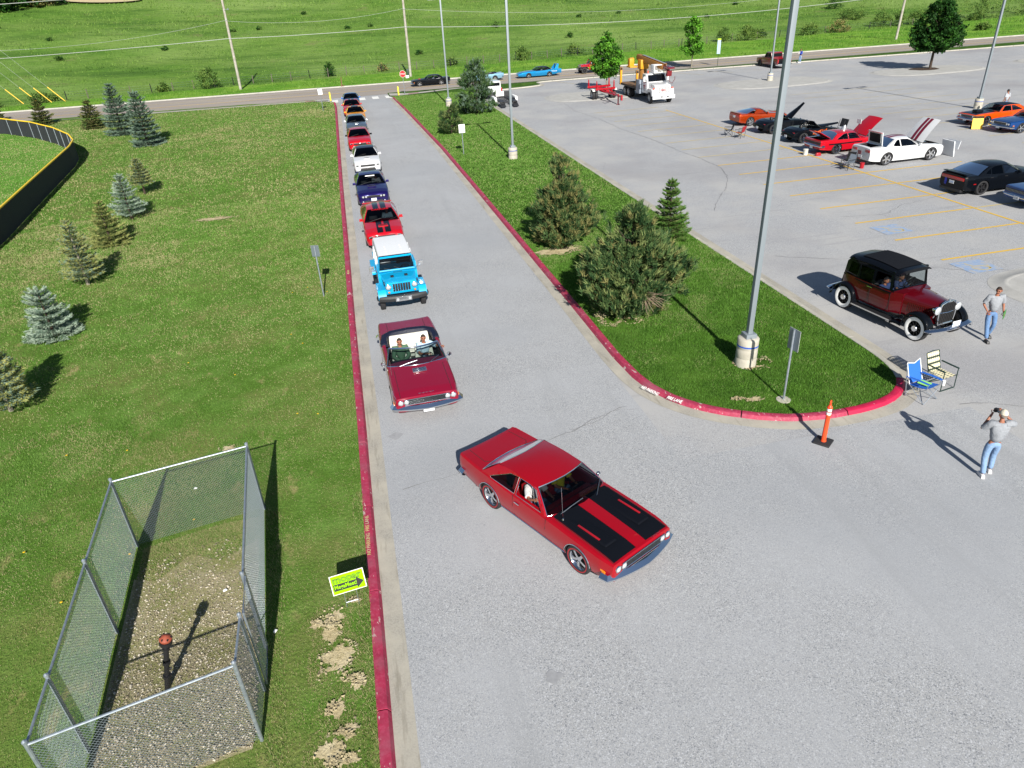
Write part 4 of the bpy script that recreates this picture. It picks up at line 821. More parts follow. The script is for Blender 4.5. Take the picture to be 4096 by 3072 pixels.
    for s in (-1, 1):
        q = MB(); q.add([(.42, s * .69, 1.18), (-.5, s * .73, 1.18), (-.5, s * .69, 1.64), (.36, s * .67, 1.64)], [(0, 1, 2, 3)]); q.build('side_window', 'glass_mid', root, smooth=0)
        q = MB(); q.add([(-.58, s * .73, 1.18), (-1.3, s * .74, 1.18), (-1.3, s * .69, 1.64), (-.58, s * .69, 1.64)], [(0, 1, 2, 3)]); q.build('side_window', 'glass_dark', root, smooth=0)
        q = MB(); q.add([(-1.38, s * .74, 1.18), (-2.16, s * .73, 1.18), (-2.12, s * .685, 1.64), (-1.38, s * .69, 1.64)], [(0, 1, 2, 3)]); q.build('side_window', 'glass_dark', root, smooth=0)
        q = MB(); q.tube([(-.54, s * .735, 1.16), (-.54, s * .695, 1.66)], .04, 5); q.build('pillar', top, root); q = MB(); q.tube([(-1.34, s * .74, 1.16), (-1.34, s * .695, 1.66)], .04, 5); q.build('pillar', top, root)
    q = MB()
    for s in (-1, 1):
        for x in np.linspace(.3, -.6, 4): q.lathe([(.03, 0), (.015, .02), (.001, .022)], 8, 0, Matrix.Translation((x, s * .3, 1.8 + (.02 if x < 0 else 0))))
    q.build('top_rib', top, top_o); d = MB(); d.box((.45, 0, 1.1), (.3, 1.3, .2)); d.build('dashboard', 'black', root, bevel=.03)
    for s in (-1, 1): seat(root, -.35, s * .36, .78, .5, 'silver', .6)
    steering(root, (.28, .36, 1.16)); wp = MB(); wp.tube([(.68, .15, 1.26), (.62, -.1, 1.36)], .012, 4); wp.tube([(.68, -.2, 1.26), (.62, -.5, 1.34)], .012, 4); wp.build('wiper', 'black', root)
    sp_ = MB(); sp_.lathe([(.2, -.12), (.4, -.1), (.4, .1), (.2, .12), (.001, .12)], 20, 0, Matrix.Translation((-2.36, 0, 1.0)) @ Matrix.Rotation(R(-90), 4, 'Y')); sp_.build('spare_wheel', 'rubber', root)
    return c
def fixm2(me, a): me.polygons.foreach_set('use_smooth', [True] * len(me.polygons)); me.set_sharp_from_angle(angle=R(a)); return me
j = offroader('off_roader', 'bright blue off-roader with pale hardtop and black bumper in the car queue', 'p_jeep', 'soft_top', (.89, 27.55), R(-88))
rider(j.root, -.35, .36, .38, 'driver behind the wheel of the bright blue off-roader', 'cloth_black', 'hair_grey')
text('Jeep', .09, 'chrome', 'lettering', j.root, frame((1.895, 0, 1.155), (0, 1, 0), (0, 0, 1)), depth=.003)

# 4-11 the rest of the queue
def stripes(c, m, pairs):
    for y0, y1 in pairs: overlay(c, 'hood_stripe', m, 1.0, 2.42, y0, y1, .007, 14); roof_stripe(c, 'roof_stripe', m, y0, y1)
def bulge(c, m, w=.5, x=1.75, lip='black'):
    q = MB(); z = c.top_z(x, 0); q.box((x, 0, z + .01), (.36, w, .05), 0, None, .8, .85); o = q.build('hood_scoop', m, c.root, bevel=.02); q = MB(); q.box((x + .12, 0, z + .045), (.05, w * .72, .02)); q.build('scoop_mouth', lip, o)
c = make_car('sedan', 'red modern sedan with twin black stripes directly behind the blue off-roader', modern('p_red2', 'sedan', 'm5', glass='glass_mid'), (.76, 36.1), R(-89)); modern_front(c, 'sedan'); modern_rear(c); stripes(c, 'stripe_black', ((.05, .33), (-.33, -.05))); bulge(c, 'p_red2', .5)
text('CHARGER', .12, 'sign_red' if 'sign_red' in MAT else mat('sign_red', 'b3121e', .4).name, 'lettering', c.root, frame(Vector(c.ws[3][4]).lerp(Vector(c.ws[4][4]), .55) + Vector((.03, 0, .03)), (0, 1, 0), (-.8, 0, .6)), depth=.001, sx=1.6); rider(c.root, -.2, .36, .05, 'driver of the striped red sedan in a light blue shirt', 'cloth_ltblue', 'hair_brown')
c = make_car('coupe', 'dark violet blue modern coupe with round headlights behind the striped sedan', modern('p_purple', 'coupe', 'mblack', glass='glass_mid'), (.64, 44.25), R(-89.5)); modern_front(c, 'coupe', plt='252 TGS'); modern_rear(c); bulge(c, 'p_purple', .55, 1.5); q = MB(); q.box((0, 0, 0), (.02, .55, .05)); o = q.build('sun_strip', 'white', c.root); o.location = Vector(c.ws[3][4]) + Vector((.04, 0, .04)); rider(c.root, -.35, .36, .05, 'driver of the violet blue coupe', 'cloth_white', 'hair_grey')
c = make_car('sedan', 'white modern sedan with black roof in the middle of the queue', modern('p_white', 'sedan', 'mblack', roof='gloss_black'), (.72, 53.3), R(-90)); modern_front(c, 'sedan'); modern_rear(c); bulge(c, 'p_white', .42, 1.75)
c = make_car('sedan', 'plain red modern sedan with black door mirrors in the queue', modern('p_red2', 'sedan', 'mblack'), (.5, 62.05), R(-90)); modern_front(c, 'sedan', mirror='gloss_black'); modern_rear(c); b = MB(); b.lathe([(.045, 0), (.001, .02)], 8, 0, Matrix.Translation((2.54, 0, .64)) @ Matrix.Rotation(R(90), 4, 'Y')); b.build('emblem', 'alu', c.root)
c = make_car('sedan', 'slate grey modern sedan in the queue between red and yellow cars', modern('p_grey', 'sedan', 'm5'), (.52, 69.9), R(-90)); modern_front(c, 'sedan', mirror='silver'); modern_rear(c); bulge(c, 'p_grey', .4, 1.7, 'lens')
c = make_car('coupe', 'golden yellow modern coupe with dark sunroof in the queue', modern('p_yellow', 'coupe', 'm5'), (.63, 76.1), R(-90)); modern_front(c, 'coupe'); modern_rear(c); roof_stripe(c, 'sunroof', 'gloss_black', -.34, .34)
c = make_car('coupe', 'red modern coupe with twin black stripes near the crossing', modern('p_red2', 'coupe', 'mblack'), (.42, 82.0), R(-90)); modern_front(c, 'coupe'); modern_rear(c); stripes(c, 'stripe_black', ((.05, .3), (-.3, -.05)))
c = make_car('coupe', 'blue modern coupe last in the queue at the crossing', modern('p_blue', 'coupe', 'm5'), (.48, 88.0), R(-90)); modern_front(c, 'coupe'); modern_rear(c)

# cars passing on the road
c = make_car('hardtop_coupe', 'black hardtop coupe with chrome wheels passing on the road', classic('p_black', 'mag'), (11.5, 103.2), R(180)); classic_front(c); classic_rear(c); bulge(c, 'red', .5, 1.5); rider(c.root, -.3, .37, 0, 'driver of the black hardtop on the road', 'cloth_ltblue')
S = classic('p_ice', 'mag', seat_='black'); S.pop('cab'); S['cuts'] = [((-.4, 0, 1.0), (1.9, 1.6, 1.2))]; c = make_car('convertible', 'pale ice blue open convertible on the road behind the tall pine', S, (18.9, 103.0), R(180)); classic_front(c); classic_rear(c)
g = MB(); g.box((-.4, 0, .5), (1.8, 1.5, .02)); g.build('cabin_floor', 'black', c.root); g = MB(); sweep(g, P[::-1], [(-.15, -.06), (-.12, .05), (-.02, .075), (.07, .05), (.1, -.04)]); g.build('top_boot', 'boot_blue', c.root, smooth=60)
for s in (-1, 1): seat(c.root, -.45, s * .37, .42, .55, 'black', .5)
g = MB(); g.tube([(.6, -.85, .9), (.15, -.75, 1.28), (.15, .75, 1.28), (.6, .85, .9)], .025, 6); g.build('windscreen_frame', 'chrome', c.root); g = MB(); g.add([(.6, -.85, .9), (.6, .85, .9), (.15, .75, 1.28), (.15, -.75, 1.28)], [(0, 1, 2, 3)]); g.build('windscreen', 'glass', c.root)
S = classic('p_superbird', 'mag', roof='p_black', cpaint='p_black'); S['stations'] = [(x + (.5 if x > 2.5 else (.25 if x > 2.2 else 0)), w * (.72 if x > 2.55 else .9 if x > 2.5 else 1), zb, zs - (.2 if x > 2.5 else .05 if x > 2.2 else 0), zc - (.2 if x > 2.5 else .05 if x > 2.2 else 0)) for x, w, zb, zs, zc in S['stations']]; S['L'] = 6.15
S['L'] = 6.15; S['stations'] = [(x, w, zb, zs, zc) for x, w, zb, zs, zc in S['stations']]
wing = make_car('winged_coupe', 'bright blue pointed-nose coupe with tall rear wing on the road', S, (26.5, 102.6), R(180)); c = wing; x = -2.42
for s in (-1, 1):
    q = MB(); q.add([(x + .35, s * .74, .92), (x - .18, s * .74, .92), (x - .32, s * .66, 1.5), (x - .08, s * .66, 1.5)] + [(x + .35, s * .82, .92), (x - .18, s * .82, .92), (x - .32, s * .71, 1.5), (x - .08, s * .71, 1.5)], [(0, 1, 2, 3), (7, 6, 5, 4), (0, 4, 5, 1), (1, 5, 6, 2), (2, 6, 7, 3), (3, 7, 4, 0)]); q.build('wing_upright', 'p_superbird', c.root)
    text('Plymouth', .2, 'white', 'lettering', c.root, frame((-2.02, s * (c.side_y(-2.0, .72) + .012), .72), (-s, 0, 0), (0, 0, 1)), depth=.002)
q = MB(); q.box((x - .2, 0, 1.53), (.34, 1.5, .05)); q.build('wing_blade', 'p_superbird', c.root, bevel=.02); classic_rear(c) if 0 else None
q = MB(); q.box((-2.58, 0, .74), (.03, 1.6, .17)); q.build('tail_panel', 'black', c.root); rider(c.root, -.3, .37, 0, 'driver of the winged blue coupe', 'cloth_ltblue', 'hair_dark')
offroader('off_roader', 'red off-roader with dark top on the road behind a leafy tree', 'p_red2', 'black', (34.3, 102.3), R(180))

# parked show cars
def open_hood(c, pt, under, ang=52, L_=1.5, w=.74, x=.98, stripe=None):
    z = c.top_z(x, 0) + .02; M = Matrix.Translation((x, 0, z)) @ Matrix.Rotation(R(-ang), 4, 'Y')
    q = MB(); q.grid([[(t * L_, u * w * (1 - .08 * t), .05 * (1 - u * u) + .06 * math.sin(math.pi * t)) for u in np.linspace(-1, 1, 9)] for t in np.linspace(0, 1, 7)], 0, M, flip=True); q.grid([[(t * L_, u * w * (1 - .08 * t), .02 * (1 - u * u) + .05 * math.sin(math.pi * t) - .02) for u in np.linspace(-1, 1, 9)] for t in np.linspace(0, 1, 7)], 1, M)
    h = q.build('hood', [pt, under], c.root, smooth=50)
    if stripe:
        for y0, y1 in ((.04, .25), (-.25, -.04)):
            q = MB(); q.grid([[(t * L_, y, .05 * (1 - (y / w) ** 2) + .06 * math.sin(math.pi * t) + s_ * .006 - (.04 if s_ < 0 else 0)) for y in np.linspace(y0, y1, 3)] for t in np.linspace(.02, .98, 7)] if 1 else [], 0, M) if False else [q.grid([[(t * L_, y, .05 * (1 - (y / w) ** 2) + .06 * math.sin(math.pi * t) + .008) for y in np.linspace(y0, y1, 3)] for t in np.linspace(.02, .98, 7)], 0, M, flip=True), q.grid([[(t * L_, y, .02 * (1 - (y / w) ** 2) + .05 * math.sin(math.pi * t) - .027) for y in np.linspace(y0, y1, 3)] for t in np.linspace(.02, .98, 7)], 0, M)]
            q.build('hood_stripe', stripe, h, smooth=50)
    q = MB(); q.tube([(x + .4, .6, c.top_z(x + .4, .6) - .05), (x + .55, .6, z + .62)], .012, 5); q.build('prop_rod', 'black', c.root)
    e = MB(); e.box((x + .7, 0, .66), (.7, .55, .28)); e.box((x + .7, 0, .82), (.45, .35, .1)); e.lathe([(.2, 0), (.2, .06), (.001, .07)], 16, 1, Matrix.Translation((x + .65, 0, .87))); e.build('engine', ['black', 'chrome'], c.root, bevel=.03)
BAY = [((1.62, 0, .9), (1.25, 1.36, .72))]
S = modern('p_white', 'coupe', 'm5', cuts=BAY + [((-2.02, 0, 1.0), (.72, 1.15, .9))]); c = make_car('coupe', 'white modern coupe with hood and trunk open and maroon stripes', S, (33.35, 39.3), R(1), scale=1.06); modern_front(c, 'coupe'); mat('maroon_stripe', '6e0d24', .4, coat=.6)
for y0, y1 in ((.04, .28), (-.28, -.04)): roof_stripe(c, 'roof_stripe', 'maroon_stripe', y0, y1)
open_hood(c, 'p_white', 'p_white', 50, stripe='maroon_stripe')
q = MB(); M = Matrix.Translation((-1.66, 0, 1.08)) @ Matrix.Rotation(R(82), 4, 'Y'); q.box((-.36, 0, .03), (.74, 1.2, .05), 0, M); q.box((-.38, 0, .0), (.52, .95, .012), 1, M); q.box((-.7, 0, .0), (.05, 1.15, .12), 2, M); q.build('trunk_lid', ['p_white', 'dark', 'red_lens'], c.root, bevel=.015)
for s in (-1, 1): q = MB(); q.box((-2.5, s * .55, .84), (.06, .4, .15)); q.build('taillight', 'red_lens', c.root, bevel=.02)
q = MB(); q.box((-2.52, .1, .55), (.02, .28, .5)); q.build('bumper_stripe', 'maroon_stripe', c.root); q = MB(); q.box((-2.4, 0, .25), (.2, 1.3, .12)); q.build('diffuser', 'black', c.root); plate(c, -2.54, .5, -1, ' ')
S = classic('p_red2', 'mag', L=4.95); S['cuts'] = [((1.65, 0, .85), (1.3, 1.34, .7)), ((-1.98, 0, 1.0), (.72, 1.25, .8))]; c = make_car('hardtop_coupe', 'red hardtop coupe with black side stripe, hood and trunk raised', S, (32.45, 43.3), R(1)); classic_front(c); open_hood(c, 'p_red2', 'p_red2', 42, stripe=None)
q = MB(); M = Matrix.Translation((.98, 0, c.top_z(.98, 0) + .02)) @ Matrix.Rotation(R(-42), 4, 'Y'); q.box((.78, 0, .015), (1.1, .5, .02), 0, M, .8, .6); q.build('hood_panel', 'satin_black', c.root, bevel=.02)
q = MB(); M = Matrix.Translation((-1.66, 0, 1.0)) @ Matrix.Rotation(R(28), 4, 'Y'); q.box((-.42, 0, .02), (.84, 1.4, .04), 0, M, 1, .95); q.build('trunk_lid', 'p_red2', c.root, bevel=.015)
for s in (-1, 1): q = MB(); q.grid([[(x, s * (c.side_y(x, z) + .006), z) for x in np.linspace(-1.9, .6, 12)] for z in (.72, .64)], flip=s > 0); q.build('side_stripe', 'stripe_black', c.root)
bumper(c, -2.5, .58, .93, -1, h=.15); q = MB(); q.box((-2.48, 0, .75), (.03, 1.7, .13)); q.build('tail_panel', 'black', c.root); plate(c, -2.54, .45, -1, ' '); o = MB(); o.box((-2.1, -.2, .7), (.3, .5, .2)); o.build('trunk_box', 'khaki', c.root, bevel=.02)
# low orange-copper sports car
S = dict(L=4.46, W=1.94, r=.345, axles=(1.22, -1.29), wheel='m5', paint='p_copper', arch=1.1, inside='black', stations=[(2.23, .55, .26, .5, .54), (2.1, .78, .18, .62, .64), (1.7, .93, .15, .76, .74), (1.2, .97, .14, .82, .82), (.5, .94, .14, .84, .88), (-.3, .92, .15, .86, .9), (-1.0, .97, .16, .93, .96), (-1.5, .975, .18, .96, .99), (-2.0, .9, .26, .95, .98), (-2.15, .86, .3, .96, .98), (-2.23, .82, .36, .93, .94)],
    cab=dict(x=(.55, -.1, -.75, -1.75, .3, .16), z=(.9, 1.17, .975, .05), wr=.54, tub=(-1.1, .25), glass='glass_dark', seat='black', rear=0, rbow=.1, rb2=.08, win=[[(.15, .885), (-.1, 1.1), (-.32, 1.155), (-.62, 1.15), (-.95, .98), (-.92, .92)]], paint='p_copper'))
c = make_car('sports_car', 'copper orange low sports coupe parked at the far end of the show row', S, (33.0, 55.4), R(1)); mirrors(c, .18, .93, .86, 'p_copper')
q = MB(); q.box((-2.24, 0, .78), (.03, 1.5, .2)); q.build('tail_panel', 'red_lens', c.root, bevel=.02); plate(c, -2.27, .72, -1, ' '); q = MB(); q.box((-2.14, 0, .99), (.16, 1.5, .05)); q.build('spoiler', 'p_copper', c.root, bevel=.02)
for s in (-1, 1): lamp(c, 'headlight', 1.98, s * .62, .64, .07)
q = MB(); q.box((1.3, 0, c.top_z(1.3, 0) + .02), (.9, .5, .05), 0, None, .8, .8); q.build('hood_scoop', 'p_copper', c.root, bevel=.02)
# two black retro roadsters with open wheels in front
def roadster(label, loc, flame=False, hood=True):
    S = dict(L=4.2, W=1.9, r=.36, axles=(-1.3,), wheel='mchrome', paint='p_black', arch=1.1, inside='black', stations=[(2.0, .12, .42, .6, .62), (1.85, .24, .34, .68, .7), (1.2, .36, .3, .78, .82), (.6, .52, .26, .86, .9), (.2, .72, .2, .9, .92), (-.4, .85, .2, .92, .93), (-.9, .94, .22, .94, .95), (-1.35, .955, .24, .93, .98), (-1.8, .9, .3, .84, .9), (-2.05, .78, .38, .7, .76), (-2.1, .7, .42, .62, .68)], cuts=[((-.35, 0, .95), (1.0, 1.25, .9))])
    c = make_car('roadster', label, S, (*loc,), R(1)); root = c.root
    for s in (-1, 1):
        wheel(root, 1.55, s * .78, .33, 'mchrome', s); f = MB(); f.grid([[(1.55 + .4 * math.cos(t), s * y, .34 + .4 * math.sin(t)) for t in np.linspace(.3, 2.9, 9)] for y in (.66, .9)], flip=s < 0); f.build('cycle_fender', 'p_black', root, smooth=60)
        a = MB(); a.tube([(1.55, s * .68, .34), (1.5, s * .3, .42)], .03, 6); a.tube([(1.35, s * .68, .3), (1.2, s * .36, .36)], .025, 6); a.build('suspension_arm', 'chrome', root)
        q = MB(); q.box((-2.0, s * .62, .72), (.06, .24, .07)); q.build('taillight', 'red_lens', root, bevel=.02); lamp(c, 'headlight', 1.8, s * .42, .66, .08)
        seat(root, -.55, s * .33, .36, .46, 'black', .5)
    if flame: 
        for s in (-1, 1): q = MB(); q.grid([[(x, s * (c.side_y(x, z) + .006), z + .04 * math.sin(9 * x)) for x in np.linspace(-.6, .8, 14)] for z in (.76, .52)], flip=s > 0); mat('flames', 'd85a10', .35, coat=.8, var=(9, '3a0a04', .1)); q.build('flame_panel', 'flames', root)
    ws = [[Vector((.32 - .25 * u * u - .42 * t, u * (.66 - .1 * t), .92 + .36 * t)) for u in np.linspace(-1, 1, 7)] for t in (0, .5, 1)]; g = MB(); g.grid(ws); g.build('windscreen', 'glass_mid', root, smooth=60); g = MB(); g.tube(ws[-1], .02, 5); g.tube([w[0] for w in ws], .02, 5); g.tube([w[-1] for w in ws], .02, 5); g.build('windscreen_frame', 'gloss_black', root)
    b = MB(); b.box((-2.14, 0, .5), (.1, 1.3, .12)); b.build('bumper', 'gloss_black', root, bevel=.03); plate(c, -2.21, .47, -1, ' ', w=.28); steering(root, (-.05, .33, .86))
    M = Matrix.Translation((.35, 0, .93)) @ Matrix.Rotation(R(-38 if hood else -2), 4, 'Y'); q = MB(); q.grid([[(t * 1.6, u * (.5 - .38 * t), .08 * (1 - u * u)) for u in np.linspace(-1, 1, 7)] for t in np.linspace(0, 1, 6)], 0, M, flip=True); q.grid([[(t * 1.6, u * (.5 - .38 * t), .06 * (1 - u * u) - .02) for u in np.linspace(-1, 1, 7)] for t in np.linspace(0, 1, 6)], 0, M); q.build('hood', 'p_black', root, smooth=60)
    q = MB(); q.box((-1.05, 0, 1.02), (.18, .3, .2), 0, None, .6, .6); q.build('roll_hoop', 'black', root, bevel=.04); steering
    return c
roadster('black retro roadster with flame panel next to the red coupe', (32.7, 47.35), True, False); roadster('black retro roadster with its hood tilted up, beside the copper sports car', (32.75, 51.4), False, True)
# cars nearer the right edge
c = make_car('sedan', 'black modern sedan with blue bumper stripe and black wheels', modern('p_black', 'sedan', 'mblack'), (33.05, 31.6), R(1)); modern_front(c, 'sedan'); modern_rear(c, plt='NOH 8'); mat('stripe_blue', '1a2c9c', .4)
q = MB(); q.box((-2.53, .42, .6), (.015, .13, .34)); q.build('bumper_stripe', 'stripe_blue', c.root); handles(c, (-.1, -1.0), .86, 'black')
for s in (-1, 1): q = MB(); q.box((-1.98, s * (c.side_y(-1.98, .62) + .004), .62), (.16, .012, .04)); q.build('side_marker', 'red_lens', c.root)
S = classic('p_dblue', 'mag', L=5.5); c = make_car('hardtop_coupe', 'dark blue full-size hardtop whose tail shows at the right edge', S, (34.1, 28.1), R(-1)); classic_front(c)
q = MB(); q.box((-2.76, 0, .76), (.03, 1.76, .15)); t = q.build('tail_panel', 'black', c.root, bevel=.01); q = MB()
for k in range(22): q.box((-2.78, -.8 + .076 * k, .76), (.012, .03, .12))
q.build('grille_bar', 'steel', t); bumper(c, -2.78, .54, .96, -1, h=.16); plate(c, -2.9, .5, -1, '117 AST', ink='black')
S = classic('p_orange', 'mag', roof='p_navy_roof', cpaint='p_orange'); c = make_car('hardtop_coupe', 'orange hardtop coupe with black roof and black scooped hood', S, (47.8, 46.9), R(180)); classic_front(c, plt=' '); classic_rear(c); overlay(c, 'hood_panel', 'stripe_black', .8, 2.5, -.74, .74, .006, 16, ny=10); q = MB(); q.box((1.7, 0, .97), (.6, .5, .16), 0, None, .9, .85); q.build('hood_scoop', 'stripe_black', c.root, bevel=.03); wipers(c)
S = classic('p_dblue', 'mag', roof=None, L=4.9, seat_='vinyl_red'); c = make_car('hardtop_coupe', 'metallic blue hardtop coupe parked in front of the orange one', S, (47.35, 43.5), R(180)); classic_front(c, plt=' '); classic_rear(c); wipers(c)

# ---- the vintage sedan
vin = thing('vintage_sedan', 'black and maroon vintage sedan with whitewall wheels by the island', 'car', (17.36, 18.98, 0), math.atan2(-2.83, .43), None, 1.07); c = Car(); c.root = vin; vin.scale.z = 1.13
AX = (1.43, -1.43); VR = .38
def sec_body(xs, fn, m, name, smooth=50, flip=False, caps=True):
    b = MB(); rows = [fn(x) for x in xs]; b.grid(rows, flip=flip)
    if caps: b.add(rows[0], [tuple(range(len(rows[0])))]); b.add(rows[-1], [tuple(range(len(rows[-1])))[::-1]])
    return b.build(name, m, vin, smooth=smooth)
def hoodsec(x):
    t = (x - .62) / 1.08; w = .52 - .2 * t; zt = 1.16 - .03 * t
    return [(x, -w * .98, .52), (x, -w, .8), (x, -w, 1.0 - .01 * t), (x, -w * .9, zt - .06), (x, -w * .5, zt - .015), (x, 0, zt), (x, w * .5, zt - .015), (x, w * .9, zt - .06), (x, w, 1.0 - .01 * t), (x, w, .8), (x, w * .98, .52)]
hood = sec_body(np.linspace(.5, 1.7, 8), hoodsec, 'p_vred', 'hood')
for s in (-1, 1):
    q = MB()
    for k in range(14): x = .82 + .055 * k; w = .52 - .2 * (x - .62) / 1.08; q.box((x, s * (w + .004), .78), (.022, .016, .26))
    q.build('louvre', 'p_wine', hood)
def cowl(x):
    w = .74 - .16 * max(0, (x - .1) / .5) if x > .1 else .74; zt = 1.12
    return [(x, -w, .48), (x, -w, .8), (x, -w, zt), (x, 0, zt + .03), (x, w, zt), (x, w, .8), (x, w, .48)]
tub = MB()      # lower body: maroon, with doors
for s in (-1, 1):
    xs_ = np.linspace(-1.72, .62, 14); wd_ = [float(np.interp(x, [-1.72, -1.5, -.9, .0, .3, .62], [.62, .70, .745, .74, .7, .55])) for x in xs_]
    tub.grid([[(x, s * w, 1.12) for x, w in zip(xs_, wd_)], [(x, s * (w + .012), .95) for x, w in zip(xs_, wd_)], [(x, s * (w + .006), .62) for x, w in zip(xs_, wd_)], [(x, s * (w - .03), .46) for x, w in zip(xs_, wd_)]], flip=s > 0)
tub.grid([[(-1.72, -.62, 1.12), (-1.72, .62, 1.12)], [(-1.78, -.62, .8), (-1.78, .62, .8)], [(-1.72, -.6, .46), (-1.72, .6, .46)]], flip=True); tub.grid([[(.62, y, .46) for y in (-.55, .55)], [(.62, y, 1.12) for y in (-.55, .55)]]); tub.grid([[(.62, -.55, 1.125), (.62, 0, 1.16), (.62, .55, 1.125)], [(.3, -.7, 1.125), (.3, 0, 1.15), (.3, .7, 1.125)]])
tub.box((-.5, 0, .45), (2.4, 1.3, .06), 1); tub.build('body', ['p_vred', 'dark'], vin, smooth=45)
def yv(x, t): return float(np.interp(x, [-1.72, -1.5, -.9, .0, .34], [.62, .70, .745, .74, .70])) * (1 - .05 * t)
up_ = MB(); sil = [(.34, 1.1), (.24, 1.68), (-1.45, 1.68), (-1.66, 1.5), (-1.72, 1.1)]
wins = [[(.22, 1.16), (.17, 1.56), (-.36, 1.56), (-.36, 1.16)], [(-.46, 1.16), (-.46, 1.56), (-.98, 1.56), (-.98, 1.16)], [(-1.08, 1.18), (-1.08, 1.55), (-1.42, 1.55), (-1.5, 1.2)]]
def fill2(loops):
    bm = bmesh.new(); es = []
    for lp in loops:
        v_ = [bm.verts.new((x, z, 0)) for x, z in lp]; es += [bm.edges.new((v_[i], v_[(i + 1) % len(v_)])) for i in range(len(v_))]
    bmesh.ops.triangle_fill(bm, use_beauty=True, edges=es); bm.verts.index_update(); V = [v_.co.copy() for v_ in bm.verts]; F = [tuple(v_.index for v_ in f.verts) for f in bm.faces]; bm.free(); return V, F
V, F = fill2([sil] + wins)
for s in (-1, 1): up_.add([(p.x, s * yv(p.x, (p.y - 1.1) / .6), p.y) for p in V], F)
up_.grid([[(-1.72, -.62, 1.1), (-1.72, .62, 1.1)], [(-1.66, -.6, 1.5), (-1.66, .6, 1.5)], [(-1.45, -.66, 1.68), (-1.45, .66, 1.68)]])
for z0, z1 in ((1.58, 1.7), (1.08, 1.16)): up_.box((.32 - .17 * (z0 - 1.1), 0, (z0 + z1) / 2), (.06, 1.36, z1 - z0))
up_.build('upper_body', 'p_black', vin, smooth=30)
rf = MB(); rows = []
for x in np.linspace(.4, -1.62, 14):
    t = (x + 1.62) / 2.02; zz = 1.735 + .06 * math.sin(math.pi * min(1, t * 1.05)) - (.10 * max(0, .25 - t) * 4) ** 1.5; wv = .715 if t < .8 else .715 - .05 * (t - .8) * 5; wv -= .08 * max(0, .2 - t) * 5
    rows.append([(x, u * wv, zz - .09 * abs(u) ** 6 - .02 * u * u) for u in np.linspace(-1, 1, 15)])
rf.grid(rows); rf.add([r_[0] for r_ in rows] + [(-1.6, -.6, 1.6), (.4, -.66, 1.6)], [tuple(range(16))]); rf.add([r_[-1] for r_ in rows] + [(-1.6, .6, 1.6), (.4, .66, 1.6)], [tuple(range(16))[::-1]]); rf.add(rows[0] + [(.38, .66, 1.62), (.38, -.66, 1.62)], [tuple(range(17))]); roof_o = rf.build('roof', 'p_black', vin, smooth=50)
q = MB(); q.grid([[(x, u * .52, rows[0][7][2] * 0 + 1.745 + .06 * math.sin(math.pi * min(1, ((x + 1.62) / 2.02) * 1.05)) - .02 * (u * .72) ** 2) for u in np.linspace(-1, 1, 7)] for x in np.linspace(.2, -1.2, 8)]); mat('fabric_top', (.008, .009, .012), .8, bump=(40, .5), spec=.1); q.build('roof_insert', 'fabric_top', roof_o)
for lp in wins[1:]:
    for s in (-1, 1): g = MB(); V, F = fill2([lp]); g.add([(p.x, s * (yv(p.x, (p.y - 1.1) / .6) - .012), p.y) for p in V], F); g.build('side_window', 'glass_mid', vin, smooth=0)
g = MB(); g.add([(.34, -.66, 1.15), (.34, .66, 1.15), (.26, .64, 1.6), (.26, -.64, 1.6)], [(0, 1, 2, 3)]); g.build('windscreen', 'glass', vin, smooth=0)
for s in (-1, 1):
    for ax in AX: wheel(vin, ax, s * .70, VR, 'white', s)
    for ax, x0, x1 in ((AX[0], .5, 1.95), (AX[1], -1.98, -.95)):
        P = []
        for t in np.linspace(-.35, 3.35, 15): P.append((ax + .46 * math.cos(t), VR + .08 + .40 * math.sin(t)))
        if ax > 0: P += [(.75, .4), (.55, .33)]
        else: P = [(-.93, .33)] + P[1:-1] + [(-2.0, .42)]
        f = MB(); f.grid([[(x, s * .58, z - .02) for x, z in P], [(x, s * .68, z + .012) for x, z in P], [(x, s * .80, z) for x, z in P], [(x, s * .845, z - .05) for x, z in P], [(x, s * .845, z - .09) for x, z in P]], flip=s < 0); f.build('fender', 'p_black', vin, smooth=60)
    q = MB(); q.box((-.2, s * .74, .33), (1.56, .28, .035)); q.box((-.2, s * .885, .335), (1.56, .015, .04), 1); q.build('running_board', ['black', 'alu'], vin)
    h_ = MB(); HMx = Matrix.Translation((1.74, s * .40, .96)) @ Matrix.Rotation(R(90), 4, 'Y'); h_.lathe([(.001, -.16), (.07, -.13), (.115, -.02), (.12, .02)], 18, 1, HMx); h_.lathe([(.12, .02), (.10, .035), (.001, .045)], 18, 0, HMx); h_.tube([(1.72, s * .40, .86), (1.66, s * .42, .72)], .02, 6, 1); h_.build('headlight', ['lens', 'chrome'], vin)
    for x in (-.42, -.52): q = MB(); q.box((x, s * .775, 1.03), (.11, .04, .025)); q.build('door_handle', 'chrome', vin)
    q = MB(); q.tube([(.3, s * .715, 1.07), (.2, s * .745, 1.075), (-.8, s * .758, 1.075), (-1.7, s * .64, 1.075)], .022, 5); q.build('belt_moulding', 'p_black', vin); seam(c, [(-.47, s * .76, 1.06), (-.47, s * .762, .9), (-.47, s * .75, .5)]); seam(c, [(.28, s * .72, 1.06), (.3, s * .71, .5)])
g = MB(); gp = [(.30, .52), (.33, .75), (.33, 1.0), (.27, 1.12), (.12, 1.175), (0, 1.185), (-.12, 1.175), (-.27, 1.12), (-.33, 1.0), (-.33, .75), (-.30, .52)]
g.add([(1.75, y * .88, z * 1.0) for y, z in gp], [tuple(range(11))], 1); g.tube([(1.74, y, z) for y, z in gp], .035, 8, 0, closed=True)
